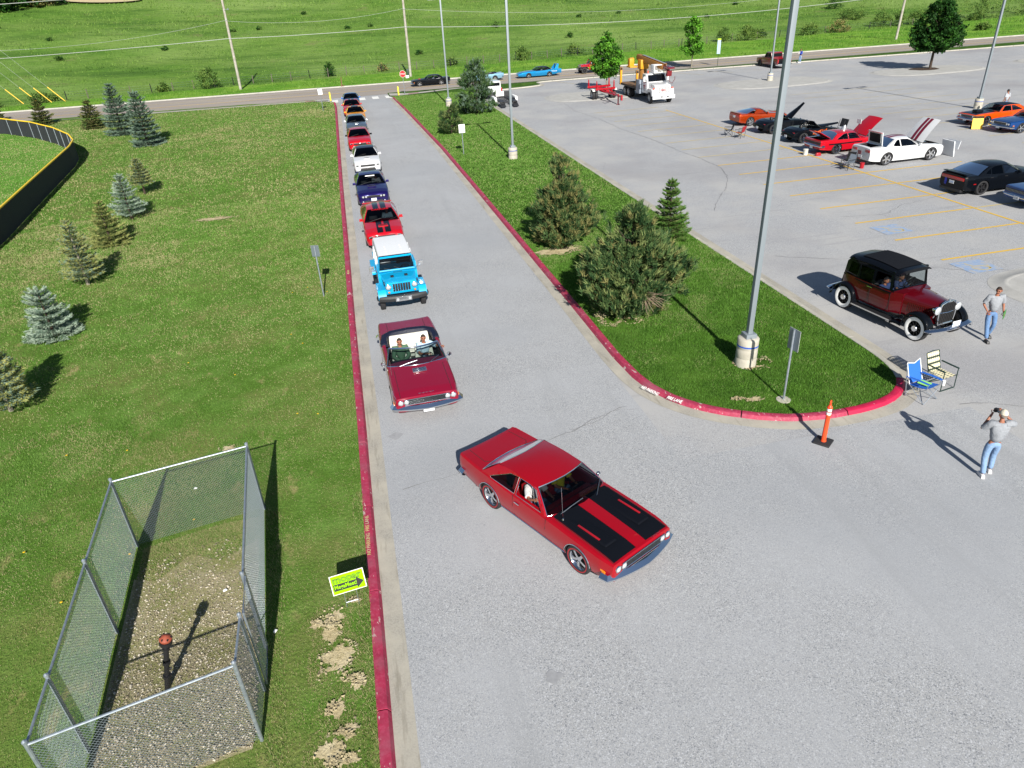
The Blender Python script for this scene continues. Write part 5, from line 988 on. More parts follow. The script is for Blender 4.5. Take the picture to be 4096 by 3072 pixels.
for k in range(7): g.tube([(1.765, -.21 + .07 * k, .54), (1.765, -.21 + .07 * k, 1.12)], .006, 4, 1)
g.lathe([(.04, 0), (.03, .04), (.001, .05)], 10, 0, Matrix.Translation((1.73, 0, 1.2))); g.build('radiator', ['chrome', 'dark'], vin)
q = MB(); q.tube([(1.73, -.42, .87), (1.78, 0, .86), (1.73, .42, .87)], .014, 6); q.build('lamp_bar', 'chrome', vin)
bumper(c, 2.02, .47, .80, 1, h=.1, bow=.1, wrap=.08); bumper(c, -2.2, .5, .74, -1, h=.09, bow=.08, wrap=.1); q = MB()
for s in (-1, 1):
    q = MB(); q.tube([(1.6, s * .3, .5), (2.0, s * .3, .47)], .02, 5); q.build('bumper_iron', 'black', vin); q = MB(); q.tube([(-1.7, s * .3, .5), (-2.18, s * .3, .5)], .02, 5); q.build('bumper_iron', 'black', vin)
plate(c, 2.06, .6, 1, 'ABE 117', y=.1); text('IOWA', .03, 'plateblue', 'lettering', vin, frame((2.067, .1, .66), (0, 1, 0), (0, 0, 1)), depth=.001)
for y in (-.36, .36): seat(vin, -.45, y, .62, .56, 'black', .5)
seat(vin, -1.3, 0, .62, 1.2, 'black', .5); steering(vin, (.02, .34, 1.16)); rider(vin, -.28, .34, .24, 'driver of the vintage sedan in a blue shirt', 'cloth_navy', 'hair_grey', dict(elR=(.1, -.28, .78)))
rider(vin, -.28, -.34, .24, 'passenger of the vintage sedan in white sleeves by the open window', 'cloth_navy', 'hair_grey')

# ---- pickup, estate wagon with trailer, crane truck, pole trailer
def panels(root, name, m, polys, th, axis_y, smooth=0):
    pass
def slab(b, poly, y0, y1, m=0):
    """side profile (x, z) extruded across the car from y0 to y1"""
    n = len(poly); b.add([(x, y0, z) for x, z in poly] + [(x, y1, z) for x, z in poly], [tuple(range(n)), tuple(range(n, 2 * n))[::-1]] + [(i, n + i, n + (i + 1) % n, (i + 1) % n) for i in range(n)], m); return b
pk = thing('pickup_truck', 'dark red pickup truck parked nose-in at the far kerb', 'pickup', (56.0, 92.0, 0), R(88)); c = Car(); c.root = pk; mat('p_dkred', '6e0a14', .3, coat=1)
b = MB(); slab(b, [(2.75, .45), (2.8, .9), (2.7, 1.05), (1.35, 1.16), (1.3, .4)], -.93, .93); slab(b, [(1.3, .4), (1.32, 1.16), (-.95, 1.14), (-.95, .4)], -.95, .95); b.build('body', 'p_dkred', pk, bevel=.05)
b = MB(); slab(b, [(-.97, .45), (-.97, 1.16), (-2.8, 1.16), (-2.8, .5)], .82, .97); slab(b, [(-.97, .45), (-.97, 1.16), (-2.8, 1.16), (-2.8, .5)], -.97, -.82); b.box((-1.9, 0, .62), (1.8, 1.7, .1)); b.box((-1.0, 0, .85), (.06, 1.7, .6)); b.build('bed', 'p_dkred', pk, bevel=.03)
b = MB(); b.box((-2.8, 0, .85), (.07, 1.64, .6)); tg_ = b.build('tailgate', 'p_black', pk, bevel=.02); b = MB(); slab(b, [(1.15, 1.14), (.55, 1.82), (-.7, 1.84), (-.92, 1.14)], -.78, .78); b.build('cab', 'p_dkred', pk, bevel=.06)
b = MB(); b.add([(1.16, -.72, 1.2), (1.16, .72, 1.2), (.62, .66, 1.76), (.62, -.66, 1.76)], [(0, 1, 2, 3)]); b.build('windscreen', 'gloss_black', pk); b = MB(); b.box((-.86, 0, 1.5), (.1, 1.3, .4), 0, Matrix.Rotation(0, 4, 'Y')); b.build('rear_window', 'gloss_black', pk)
for s in (-1, 1):
    b = MB(); b.add([(.98, s * .795, 1.2), (.1, s * .795, 1.2), (.1, s * .795, 1.72), (.58, s * .795, 1.72)], [(0, 1, 2, 3)]); b.build('side_window', 'gloss_black', pk); b = MB(); b.add([(0, s * .795, 1.2), (-.75, s * .795, 1.2), (-.62, s * .795, 1.72), (0, s * .795, 1.72)], [(0, 1, 2, 3)]); b.build('side_window', 'gloss_black', pk)
    for ax in (1.78, -1.78):
        b = MB(); b.lathe([(.44, 0), (.44, .03), (.001, .03)], 22, 0, Matrix.Translation((ax, s * .965, .42)) @ Matrix.Rotation(R(-90 * s), 4, 'X')); b.build('wheel_arch', 'dark', pk); wheel(pk, ax, s * .9, .4, 'm5', s)
    b = MB(); b.box((-2.82, s * .88, .9), (.06, .14, .36)); b.build('taillight', 'red_lens', pk, bevel=.02)
mirrors(c, .95, 1.22, .9, 'black'); b = MB(); b.box((-2.92, 0, .5), (.16, 1.9, .16)); b.build('bumper', 'chrome', pk, bevel=.03); plate(c, -3.01, .5, -1)
sv = thing('suv', 'white full-size wagon hitched to a flat car trailer at the lot edge', 'suv', (16.4, 86.4, 0), R(90)); c = Car(); c.root = sv
b = MB(); slab(b, [(2.7, .4), (2.75, .9), (2.6, 1.04), (1.3, 1.14), (-2.55, 1.16), (-2.6, .45)], -.97, .97); b.build('body', 'p_white', sv, bevel=.07); b = MB(); slab(b, [(1.2, 1.12), (.55, 1.82), (-2.35, 1.86), (-2.54, 1.12)], -.85, .85); b.build('cab', 'p_white', sv, bevel=.09)
b = MB(); M = Matrix.Translation((-2.47, 0, 1.46)) @ Matrix.Rotation(R(-15), 4, 'Y'); b.box((-.01, 0, 0), (.05, 1.44, .52), 0, M); b.build('rear_window', 'gloss_black', sv, bevel=.02); b = MB(); b.add([(1.2, -.78, 1.2), (1.2, .78, 1.2), (.64, .72, 1.76), (.64, -.72, 1.76)], [(0, 1, 2, 3)]); b.build('windscreen', 'gloss_black', sv)
for s in (-1, 1):
    for x0, x1 in ((.95, 0), (-.1, -1.0), (-1.1, -2.2)): b = MB(); b.add([(x0, s * .862, 1.2), (x1, s * .862, 1.2), (x1 + .05, s * .855, 1.7), (x0 - (.4 if x0 > 0 else 0), s * .855, 1.7)], [(0, 1, 2, 3)]); b.build('side_window', 'gloss_black', sv)
    for ax in (1.7, -1.6): b = MB(); b.lathe([(.43, 0), (.43, .03), (.001, .03)], 22, 0, Matrix.Translation((ax, s * .965, .4)) @ Matrix.Rotation(R(-90 * s), 4, 'X')); b.build('wheel_arch', 'dark', sv); wheel(sv, ax, s * .9, .38, 'steel', s)
    b = MB(); b.box((-2.6, s * .88, .98), (.06, .16, .34)); b.build('taillight', 'red_lens', sv, bevel=.02)
mirrors(c, 1.0, 1.2, .92, 'black'); b = MB(); b.box((-2.66, 0, .5), (.16, 1.9, .18)); b.build('bumper', 'chrome', sv, bevel=.03)
tr = thing('car_trailer', 'empty black open car trailer with white fenders behind the white wagon', 'trailer', (16.5, 79.0, 0), R(90)); mat('trailer_black', (.02, .021, .024), .5, var=(4, '2a2b2e', .3))
for s in (-1, 1):
    b = MB(); b.box((-.2, s * .68, .56), (4.6, .5, .07)); b.build('runway', 'trailer_black', tr, bevel=.01); b = MB(); b.box((-2.75, s * .68, .38), (.7, .52, .05), 0, Matrix.Translation((-2.4, 0, .55)) @ Matrix.Rotation(R(-22), 4, 'Y') @ Matrix.Translation((2.4, 0, -.55)) ); b.build('ramp', 'trailer_black', tr, bevel=.01)
    b = MB(); slab(b, [(.85, .62), (.7, .86), (-1.0, .86), (-1.2, .62)], s * 1.0, s * 1.24); b.build('fender', ['white'], tr, bevel=.02); b = MB(); b.box((-1.22, s * 1.12, .5), (.03, .2, .3)); b.build('fender_end', 'plate', tr); b = MB(); b.box((-1.25, s * 1.12, .42), (.02, .14, .08)); b.build('taillight', 'red_lens', tr)
    for ax in (.3, -.5): wheel(tr, ax, s * 1.12, .33, 'steel', s)
    b = MB(); b.box((0, s * .45, .46), (5.0, .07, .12)); b.build('rail', 'trailer_black', tr)
for x in (-2.2, -1.2, -.2, .8, 1.8): b = MB(); b.box((x, 0, .46), (.08, 1.9, .1)); b.build('crossmember', 'trailer_black', tr)
b = MB(); b.box((2.15, 0, .82), (.06, 2.2, .5)); b.build('headboard', 'trailer_black', tr); b = MB(); b.box((2.11, 0, .84), (.03, .9, .48)); b.build('sign_panel', 'white', tr); b = MB(); b.tube([(2.2, .5, .46), (3.6, 0, .46), (2.2, -.5, .46)], .05, 6); b.tube([(3.2, 0, .7), (3.2, 0, .1)], .04, 6); b.build('tongue', 'trailer_black', tr)
# crane truck
ct = thing('crane_truck', 'white truck carrying a folded yellow boom crane with a bucket', 'truck', (30.75, 74.2, 0), R(-90)); c = Car(); c.root = ct; mat('crane_yellow', 'd99a1e', .5, var=(3, 'c08416', .3)); mat('crane_tan', '9a6a2c', .55, var=(2, '7d5626', .3)); mat('wood', '7a5e42', .8, var=(5, '5a4430', .3)); mat('truck_grey', '7f8894', .45)
b = MB(); slab(b, [(4.35, .75), (4.35, 1.55), (4.2, 1.72), (2.75, 1.9), (2.7, .75)], -.85, .85); b.build('hood', 'p_white', ct, bevel=.08)
for s in (-1, 1): b = MB(); slab(b, [(4.4, .72), (4.4, 1.25), (4.2, 1.4), (3.2, 1.42), (3.0, 1.2), (3.08, .95), (3.3, 1.1), (3.95, 1.1), (4.15, .75)], s * .80, s * 1.16); b.build('fender', 'p_white', ct, bevel=.04); b = MB(); b.box((4.41, s * .98, 1.08), (.04, .28, .2)); h_ = b.build('headlight', 'lens', ct, bevel=.02); b = MB(); b.box((4.35, s * .98, 1.45), (.12, .16, .08)); b.build('marker_lamp', 'orange', ct)
g = MB(); g.box((4.36, 0, 1.28), (.04, 1.4, .5)); gr = g.build('grille', 'alu', ct); q = MB()
for k in range(9): q.box((4.39, -.62 + .155 * k, 1.28), (.03, .05, .46))
q.build('grille_bar', 'white', gr); text('GMC', .24, 'red', 'lettering', gr, frame((4.41, 0, 1.26), (0, 1, 0), (0, 0, 1)), depth=.004, bold=.004)
b = MB(); b.box((4.6, 0, .66), (.16, 2.36, .36)); b.build('bumper', 'p_white', ct, bevel=.02); 
for y in (-.22, .42): b = MB(); b.box((4.69, y, .68), (.02, .16, .12)); b.build('tow_hole', 'dark', ct)
b = MB(); slab(b, [(2.75, .85), (2.75, 1.9), (2.35, 2.62), (1.45, 2.66), (1.4, .85)], -1.05, 1.05); cabo = b.build('cab', 'p_white', ct, bevel=.08); b = MB(); b.add([(2.76, -.92, 1.95), (2.76, .92, 1.95), (2.44, .86, 2.52), (2.44, -.86, 2.52)], [(0, 1, 2, 3)]); o = b.build('windscreen', 'gloss_black', ct); o.location = (.035, 0, .01)
for s in (-1, 1):
    b = MB(); b.add([(2.6, s * 1.058, 1.86), (1.75, s * 1.058, 1.86), (1.75, s * 1.058, 2.48), (2.3, s * 1.058, 2.48)], [(0, 1, 2, 3)]); b.build('side_window', 'gloss_black', ct); b = MB(); b.box((2.6, s * 1.28, 2.2), (.06, .18, .46)); b.tube([(2.5, s * 1.05, 2.4), (2.6, s * 1.28, 2.4)], .02, 5); b.tube([(2.5, s * 1.05, 1.95), (2.6, s * 1.28, 2.0)], .02, 5); b.build('mirror', 'white', ct)
    text('TREE\nSERVICE', .17, 'red', 'lettering', cabo, frame((2.1, s * 1.056, 1.45), (-s, 0, 0) if s > 0 else (1, 0, 0), (0, 0, 1)), depth=.003) if 0 else None
    b = MB(); b.box((2.1, s * 1.057, 1.52), (.5, .01, .12)); b.box((2.1, s * 1.057, 1.33), (.4, .01, .06)); b.build('door_emblem', 'red', cabo)
    wheel(ct, 3.62, s * 1.0, .52, 'truck', s)
    for ax in (-2.1, -3.2): wheel(ct, ax, s * 1.02, .52, 'truck', s); wheel(ct, ax, s * .72, .52, 'truck', s)
    b = MB(); b.box((.75, s * .98, 1.35), (1.0, .5, 1.3)); b.box((.75, s * 1.235, 1.4), (.9, .012, 1.1), 1); b.build('tool_cabinet', ['truck_grey', 'truck_grey'], ct, bevel=.02)
b = MB(); b.box((-.2, 0, .8), (8.2, .8, .3)); b.build('chassis', 'black', ct); b = MB(); b.box((-2.2, 0, 1.22), (4.9, 2.4, .1)); b.box((-2.2, 0, 1.12), (4.9, 2.44, .12), 1); b.build('flatbed', ['wood', 'black'], ct); b = MB(); b.lathe([(.05, 0), (.05, .2), (.001, .22)], 10, 0, Matrix.Translation((1.7, -.55, 2.66))); b.build('beacon', 'orange', ct)
for y, x in ((-1.15, -4.4), (1.15, -4.4), (-1.0, -.1), (1.0, -.1)): b = MB(); b.box((x, y, 1.9), (.26, .2, 1.7)); b.box((x, y, 2.65), (.3, .24, .3), 1); b.build('outrigger', ['crane_yellow', 'black'], ct, bevel=.02)
b = MB(); b.lathe([(.5, 1.25), (.45, 1.9), (.4, 2.4), (.4, 3.2)], 16, 1, Matrix.Translation((-1.6, .25, 0))); b.box((-1.6, .25, 3.2), (.9, .9, .9), 0); b.build('turret', ['crane_yellow', 'crane_tan'], ct, bevel=.05)
b = MB(); b.box((-2.5, -.65, 2.95), (1.1, .8, .15)); b.box((-2.7, -.7, 3.35), (.6, .5, .75)); b.box((-3.2, -.45, 3.5), (.4, .4, .5)); b.build('operator_seat', 'crane_yellow', ct, bevel=.03)
M = Matrix.Translation((-2.5, .1, 3.85)) @ Matrix.Rotation(R(7), 4, 'Z') @ Matrix.Rotation(R(7), 4, 'Y'); b = MB(); b.box((2.6, 0, 0), (5.4, .5, .52), 0, M, 1, .9); b.box((3.2, 0, .33), (4.6, .3, .05), 1, M); b.build('boom', ['crane_tan', 'silver'], ct, bevel=.03); b = MB(); b.box((5.6, 0, -.05), (1.0, .36, .42), 0, M); b.box((6.1, .1, .1), (.9, .7, .12), 0, M); b.box((6.3, 0, -.4), (.3, .5, .5), 0, M); b.tube([(6.4, 0, -.5), (6.5, 0, -1.1), (6.6, .3, -1.3), (6.7, .5, -.9), (6.5, .6, -.7)], .03, 6, 1, M); b.build('boom_head', ['p_dkred', 'black'], ct, bevel=.03)
b = MB(); M = Matrix.Translation((2.2, .15, 3.05)); b.box((0, 0, -.36), (.9, .9, .05), 0, M); b.box((0, .43, 0), (.9, .05, .75), 0, M); b.box((0, -.43, 0), (.9, .05, .75), 0, M); b.box((-.43, 0, 0), (.05, .9, .75), 0, M); b.box((0, 0, .36), (.9, .9, .05), 0, M); b.tube([(.46, y, z) for y, z in ((-.42, -.35), (.42, -.35), (.42, .35), (-.42, .35))], .05, 6, 0, M, closed=True); b.build('bucket', 'white', ct, bevel=.02)
# red pole trailer
pt = thing('pole_trailer', 'bright red utility pole trailer parked beside the crane truck', 'trailer', (26.8, 76.4, 0), R(-90)); paint('trailer_red', '9a1220')
b = MB(); b.box((-.1, 0, .95), (3.2, .34, .22)); b.build('spine', 'trailer_red', pt, bevel=.02); b = MB(); b.box((-1.4, 0, 1.15), (.26, 2.6, .2)); b.build('bolster', 'trailer_red', pt, bevel=.02); b = MB(); b.box((.7, 0, 1.12), (.26, 2.2, .18)); b.build('bolster', 'trailer_red', pt, bevel=.02)
for x, y in ((-1.4, 1.15), (-1.4, -1.15), (.7, .95), (.7, -.95)): b = MB(); b.tube([(x, y, 1.1), (x, y, 1.9)], [.1, .055], 6); b.build('stake', 'trailer_red', pt)
for s in (-1, 1): wheel(pt, 0, s * .86, .5, 'truck', s); wheel(pt, 0, s * 1.16, .5, 'truck', s); b = MB(); slab(b, [(.6, .9), (.4, 1.08), (-.4, 1.08), (-.6, .9), (-.5, .9), (-.38, 1.03), (.38, 1.03), (.5, .9)], s * .74, s * 1.34); b.build('mudguard', 'offwhite', pt)
b = MB(); b.tube([(.4, .5, .95), (3.6, .1, .85), (5.4, 0, .8)], .1, 6); b.tube([(.4, -.5, .95), (3.6, -.1, .85)], .1, 6); b.tube([(4.6, 0, 1.0), (4.6, 0, .08)], .07, 8); b.box((4.6, 0, .05), (.3, .3, .04)); b.box((5.5, 0, .75), (.3, .16, .5)); b.tube([(4.0, -.1, 1.1), (5.2, -.9, 1.35)], .05, 6); b.tube([(5.2, -.9, 1.35), (5.2, -.9, 1.8)], .05, 6); b.build('drawbar', 'trailer_red', pt, bevel=0)

# ---------------------------------------------------------------- lamp posts, poles, signs
mat('post_grey', '7f888e', .5, .2); mat('pole_wood', 'b0aca2', .8, var=(3, '7d766c', .3), bump=(25, .4)); mat('base_conc', 'b8b3a6', .8, var=(4, '9d988b', .3), bump=(30, .3)); mat('band_blue', '1f4fae', .5); mat('sign_red', 'b3121e', .4); mat('sign_back', '7f8a94', .4, .6)
for i, (x, y, hh, bz, lb, yw) in enumerate([(10.83, 17.35, 11.2, LAWN, 'grey square lamp post on a concrete base in the near end of the island', 0), (11.03, 50.73, 10.35, LAWN, 'grey lamp post in mid-island beside the no parking sign', 0), (10.7, 80.5, 10.2, LAWN, 'grey twin-head lamp post at the far end of the grass island', 0), (47.9, 78.91, 8.35, .07, 'grey lamp post on the bare concrete island beyond the show row', 0), (51.4, 52.4, 10.2, 0, 'grey lamp post behind the orange hardtop coupe', 0)]):
    t = thing('lamp_post', lb, 'lamp post', (x, y, bz), R(yw), 'parking lot lamp posts'); bh = .95 if i == 0 else .78; t.rotation_euler.y = R((.75, .3, .3, 0, -.2)[i])
    b = MB(); b.lathe([(.32, 0), (.32, bh * .3), (.312, bh * .32), (.32, bh * .34), (.32, bh * .62), (.312, bh * .64), (.32, bh * .66), (.32, bh - .03), (.29, bh), (.001, bh)], 28); o = b.build('concrete_base', 'base_conc', t, smooth=50); b = MB(); b.lathe([(.323, bh * .72), (.323, bh * .77)], 28); b.build('blue_band', 'band_blue', o)
    b = MB(); b.box((0, 0, bh + .07), (.34, .34, .14)); b.build('foot_cover', 'post_grey', t, bevel=.01); b = MB(); w = .15
    b.box((0, 0, (bh + hh) / 2 + .07), (w, w, hh - bh - .1)); b.build('shaft', 'post_grey', t, bevel=.012)
    b = MB(); b.box((0, 0, hh), (2.3, .08, .08)); b.build('arm', 'post_grey', t)
    for s in (-1, 1): b = MB(); b.box((s * .95, 0, hh + .03), (.75, .42, .16), 0, None, .9, .9); h_ = b.build('lamp_head', 'post_grey', t, bevel=.02); b = MB(); b.box((s * .95, 0, hh - .055), (.6, .32, .012)); b.build('lamp_lens', 'lens', h_)
poles = [(-14.9, 116.7, 13.5, 'weathered utility pole left of the stop sign, with transformer arm'), (10.0, 116.2, 13.2, 'weathered utility pole behind the stop sign'), (91.7, 113.8, 12, 'leaning utility pole on the verge at far right')]
for i, (x, y, hh, lb) in enumerate(poles):
    t = thing('utility_pole', lb, 'utility pole', (x, y, .1)); b = MB(); lean = (.2, .15, .6)[i]; b.tube([(0, 0, -.3), (lean * .5, 0, hh * .5), (lean, 0, hh)], [.2, .18, .14], 12); b.build('shaft', 'pole_wood', t, smooth=60)
    b = MB(); b.box((lean, 0, hh - .6), (2.2, .1, .12)); b.build('crossarm', 'pole_wood', t)
    for hz in (6.75, 9.1): b = MB(); b.box((lean * hz / hh, -.16, hz), (.12, .16, .12)); b.build('wire_clamp', 'galv', t)
    b = MB(); b.tube([(lean * .85, -.12, 10.3), (lean * .85 + .5, -.3, 10.4)], .035, 6); b.lathe([(.1, 0), (.12, .1), (.05, .2), (.001, .22)], 10, 0, Matrix.Translation((lean * .85 + .55, -.3, 10.3))); b.build('insulator', 'galv', t)
    if i == 1: b = MB(); b.box((-.35, .2, .55), (.4, .4, 1.1)); b.build('utility_box', 'utility_green' if 'utility_green' in MAT else mat('utility_green', '1d3a2a', .5), t, bevel=.03)
def wire(name, a, c_, sag, r_, lb, m='wire'):
    b = MB(); A, C = Vector(a), Vector(c_); b.tube([A.lerp(C, t) + Vector((0, 0, -4 * sag * t * (1 - t))) for t in np.linspace(0, 1, 28)], r_, 5); tag(b.build(name, m), lb, 'cable', 'overhead cables')
mat('wire', 'a8aca8', .5, .2)
wire('overhead_cable', (-62, 120.5, 6.2), (-15.1, 116.55, 6.85), .25, .034, 'thick pale cable running left from the first utility pole'); wire('overhead_cable', (-15.1, 116.55, 6.85), (9.85, 116.05, 6.85), .15, .034, 'thick pale cable between the two utility poles by the stop sign'); wire('overhead_cable', (9.85, 116.05, 6.85), (92, 113.6, 6.9), 1.3, .034, 'thick pale cable running right from the pole behind the stop sign')
wire('overhead_cable', (-62, 120.5, 8.4), (-15.1, 116.55, 9.1), 1.6, .014, 'thin sagging cable left of the first utility pole'); wire('overhead_cable', (-15.1, 116.55, 9.1), (9.85, 116.05, 9.2), .85, .014, 'thin sagging cable between the two utility poles'); wire('overhead_cable', (9.85, 116.05, 9.2), (92, 113.6, 9.3), 2.2, .014, 'thin sagging cable right of the second utility pole'); wire('overhead_cable', (-62, 118, 12.5), (-14.6, 116.6, 13.3), .2, .034, 'topmost pale cable crossing the upper left field')
for i, (x, y) in enumerate(((-45.6, 121.2), (-44.2, 122.6), (-41.5, 120.1), (-39.6, 119.9))):
    t = thing('guy_wire', ('leftmost', 'second', 'third', 'rightmost')[i] + ' guy wire with yellow guard at the far left verge', 'guy wire', (x, y, .1), 0, 'guy wires'); d = Vector((-11, 2.2, 12)); b = MB(); b.tube([(0, 0, 0), d], .012, 5); b.build('cable', 'wire', t); b = MB(); b.tube([d * .0, d * .17], .06, 8); b.build('guard', 'yellow', t)
def sign(name, label, loc, rz, h, w, hgt, m, back='sign_back', zc=None, tx=(), shape=None, post_r=.03, post_m='galv'):
    t = thing(name, label, 'sign', loc, rz); b = MB(); b.tube([(0, 0, -.1), (0, 0, h)], post_r, 8); b.build('post', post_m, t); zc = zc or h - hgt / 2
    poly = shape or [(-w / 2, -hgt / 2), (w / 2, -hgt / 2), (w / 2, hgt / 2), (-w / 2, hgt / 2)]; M = frame((0, -post_r - .006, zc), (1, 0, 0), (0, 0, 1)); b = MB(); b.prism(poly, 0, .005, 0, M); pn = b.build('panel', m, t, smooth=0)
    b = MB(); b.prism(poly, -.004, -.001, 0, M); b.build('panel_back', back, t, smooth=0)
    for s_, sz, mm, dy in tx: text(s_, sz, mm, 'lettering', pn, frame((0, -post_r - .0125, zc + dy), (1, 0, 0), (0, 0, 1)), depth=.001)
    return t
oc = [(.38 * math.cos(R(22.5 + 45 * k)), .38 * math.sin(R(22.5 + 45 * k))) for k in range(8)]
t = sign('stop_sign', 'red octagonal stop sign at the driveway exit', (7.16, 94.4, LAWN), R(8), 2.7, .76, .76, 'sign_red', zc=2.35, tx=(('STOP', .26, 'white', -.01),), shape=oc); b = MB(); b.prism([(x * 1.06, y * 1.06) for x, y in oc], -.002, .0, 0, frame((0, -.032, 2.35), (1, 0, 0), (0, 0, 1))); b.build('border', 'white', t)
b = MB(); b.box((.55, -.05, 2.0), (.4, .02, .3)); b.build('small_plate', 'white', t)
sign('no_parking_sign', 'white no parking sign by the small dark pine on the island', (7.96, 54.0, LAWN), R(4), 2.15, .46, .6, 'white', tx=(('NO', .12, 'red', .2), ('PARKING', .085, 'red', .08), ('FIRE\nLANE', .1, 'red', -.12)))
sign('no_parking_sign', 'grey-backed sign turned away on the left lawn near the blue off-roader', (-2.15, 28.0, LAWN), R(165), 2.15, .32, .46, 'white')
sign('no_parking_sign', 'grey-backed sign seen edge-on beside the near lamp post', (10.78, 15.1, LAWN), R(100), 2.2, .4, .62, 'white')
b = MB(); b.lathe([(.2, 0), (.2, .02), (.001, .025)], 16, 0, Matrix.Translation((10.78, 15.1, LAWN))); o = b.build('concrete_footing', 'base_conc'); tag(o, 'round concrete footing under the edge-on sign', 'footing')
t = sign('street_sign', 'sign pair on the left lawn corner by the crossing', (-2.73, 85.4, LAWN), R(5), 2.3, .46, .6, 'white'); b = MB(); b.box((0, .03, 2.1), (.5, .03, .5)); b.build('upper_panel', 'sign_back', t)
t = sign('banner_sign', 'narrow tall route sign with green top beside the far road', (51.1, 98.0, LAWN), R(-20), 3.2, .45, 1.7, 'sign_pale' if 'sign_pale' in MAT else mat('sign_pale', '9fb6c8', .5), zc=2.3, post_m='utility_green'); b = MB(); b.box((0, -.03, 3.25), (.45, .03, .22)); b.build('green_top', mat('lime', 'a8d030', .5), t)
for x, y, lb in ((-1.92, 94.0, 'yellow bollard on the left of the driveway exit'), (6.36, 94.0, 'yellow bollard on the right of the driveway exit by the stop sign')): b = MB(); b.lathe([(.09, 0), (.09, .95), (.06, 1.02), (.001, 1.04)], 14); o = b.build('bollard', mat('bollard_yellow', 'e6d23a', .5), loc=(x, y, LAWN), smooth=50); tag(o, lb, 'bollard', 'yellow bollards')
# yard sign
ys = thing('yard_sign', 'fluorescent yellow-green yard sign with a black arrow by the left kerb', 'sign', (-1.42, 10.62, LAWN), R(6)); mat('fluor', '88c404', .7, spec=.05); M = frame((0, 0, .62), (1, 0, .04), (0, .30, .95))
b = MB(); b.box((0, 0, 0), (.66, .41, .01), 1, M); b.box((0, 0, .0065), (.63, .385, .004), 0, M); pn = b.build('panel', ['fluor', 'white'], ys)
b = MB(); b.prism([(-.29, -.125), (.16, -.125), (.16, -.17), (.3, -.055), (.16, .06), (.16, .015), (-.29, .015)], .0095, .011, 0, M); b.build('arrow', 'black', pn, smooth=0)
text('mopar', .2, 'black', 'lettering', pn, M @ Matrix.Translation((-.01, .1, .0095)), depth=.001, sx=1.05, bold=.006); text('mopar', .2, 'fluor', 'lettering', pn, M @ Matrix.Translation((-.01, .1, .0115)), depth=.001, sx=1.05, bold=-.004); text('MegaMeet!', .115, 'fluor', 'lettering', pn, M @ Matrix.Translation((-.055, -.05, .0125)), depth=.001, sx=.86, bold=.002)
b = MB(); b.tube([(-.12, -.01, .6), (-.12, -.03, .0)], .005, 5); b.tube([(.12, -.01, .6), (.12, -.03, .0)], .005, 5); b.tube([(-.12, -.02, .12), (.12, -.02, .12)], .005, 5); b.build('wire_stake', 'galv', ys)
# delineator post
dl = thing('delineator_post', 'orange delineator post with white bands on a black rubber base', 'traffic post', (10.68, 13.05, .01), R(38)); b = MB(); b.box((0, 0, .02), (.42, .42, .04), 0, None, .95, .95); b.build('rubber_base', 'rubber', dl, bevel=.008)
b = MB(); b.lathe([(.075, .03), (.06, .1), (.055, .8), (.07, .81), (.07, .83), (.058, .84), (.058, 1.02), (.07, 1.03), (.07, 1.05), (.05, 1.09), (.028, 1.12), (.028, 1.16)], 18); tb = b.build('tube', 'orange', dl, smooth=50); b = MB(); b.tube([(.04 * math.cos(t), 0, 1.2 + .05 * math.sin(t)) for t in np.linspace(0, 6.283, 13)[:-1]], .016, 6, closed=True); b.build('loop_handle', 'orange', dl)
for z in (.845, .95): b = MB(); b.lathe([(.0595, z), (.0595, z + .075)], 18); b.build('reflective_band', 'white', tb)
# kerb lettering
for s_, x, y, a in (('NO PARKING', 7.44, 16.72, -63), ('FIRE LANE', 7.9, 16.02, -54)):
    v_ = Vector((math.cos(R(a)), math.sin(R(a)), 0)); text(s_, .17, 'white', 'kerb_lettering', bpy.data.objects['kerb_island'], frame((x - .04, y - .05, LAWN + .045), v_, (-v_.y * 1, v_.x, .25)), depth=.002, sx=.62, bold=.003)
text('NO PARKING  FIRE LANE', .12, 'line_faint', 'kerb_lettering', bpy.data.objects['kerb_left'], frame((-1.03, 12.6, LAWN + .043), (0, 1, 0), (-1, 0, 0)), depth=.002); text('FIRE LANE', .12, 'line_faint', 'kerb_lettering', bpy.data.objects['kerb_left'], frame((-1.1, 30.5, LAWN + .043), (0, 1, 0), (-1, 0, 0)), depth=.002)

# ---------------------------------------------------------------- chairs and small things
mat('chair_blue', '1f5fb4', .8, bump=(20, .4)); mat('chair_green', '12302a', .5); mat('web_cream', 'cfc8a4', .8); mat('web_dark', '26322a', .8); mat('note_green', '8fd060', .7)
ch = thing('camp_chair', 'blue folding camp chair with white edging at the island corner', 'chair', (14.5, 14.2, 0), R(-75)); b = MB(); W2, D2 = .27, .25
b.grid([[(-.24 - .2 * t, u * W2, .42 + .5 * t) for u in (-1, 0, 1)] for t in (0, .5, .85, 1)]); b.v[-3] = (-.44, -.27, 1.0); b.v[-1] = (-.44, .27, 1.0); o = b.build('back', 'chair_blue', ch, smooth=60); b = MB(); b.grid([[(x, u * W2, .42 + .06 * (x > 0) - .03 * (u == 0)) for u in (-1, 0, 1)] for x in (-.24, 0, .26)], flip=True); b.build('seat', 'chair_blue', ch, smooth=60)
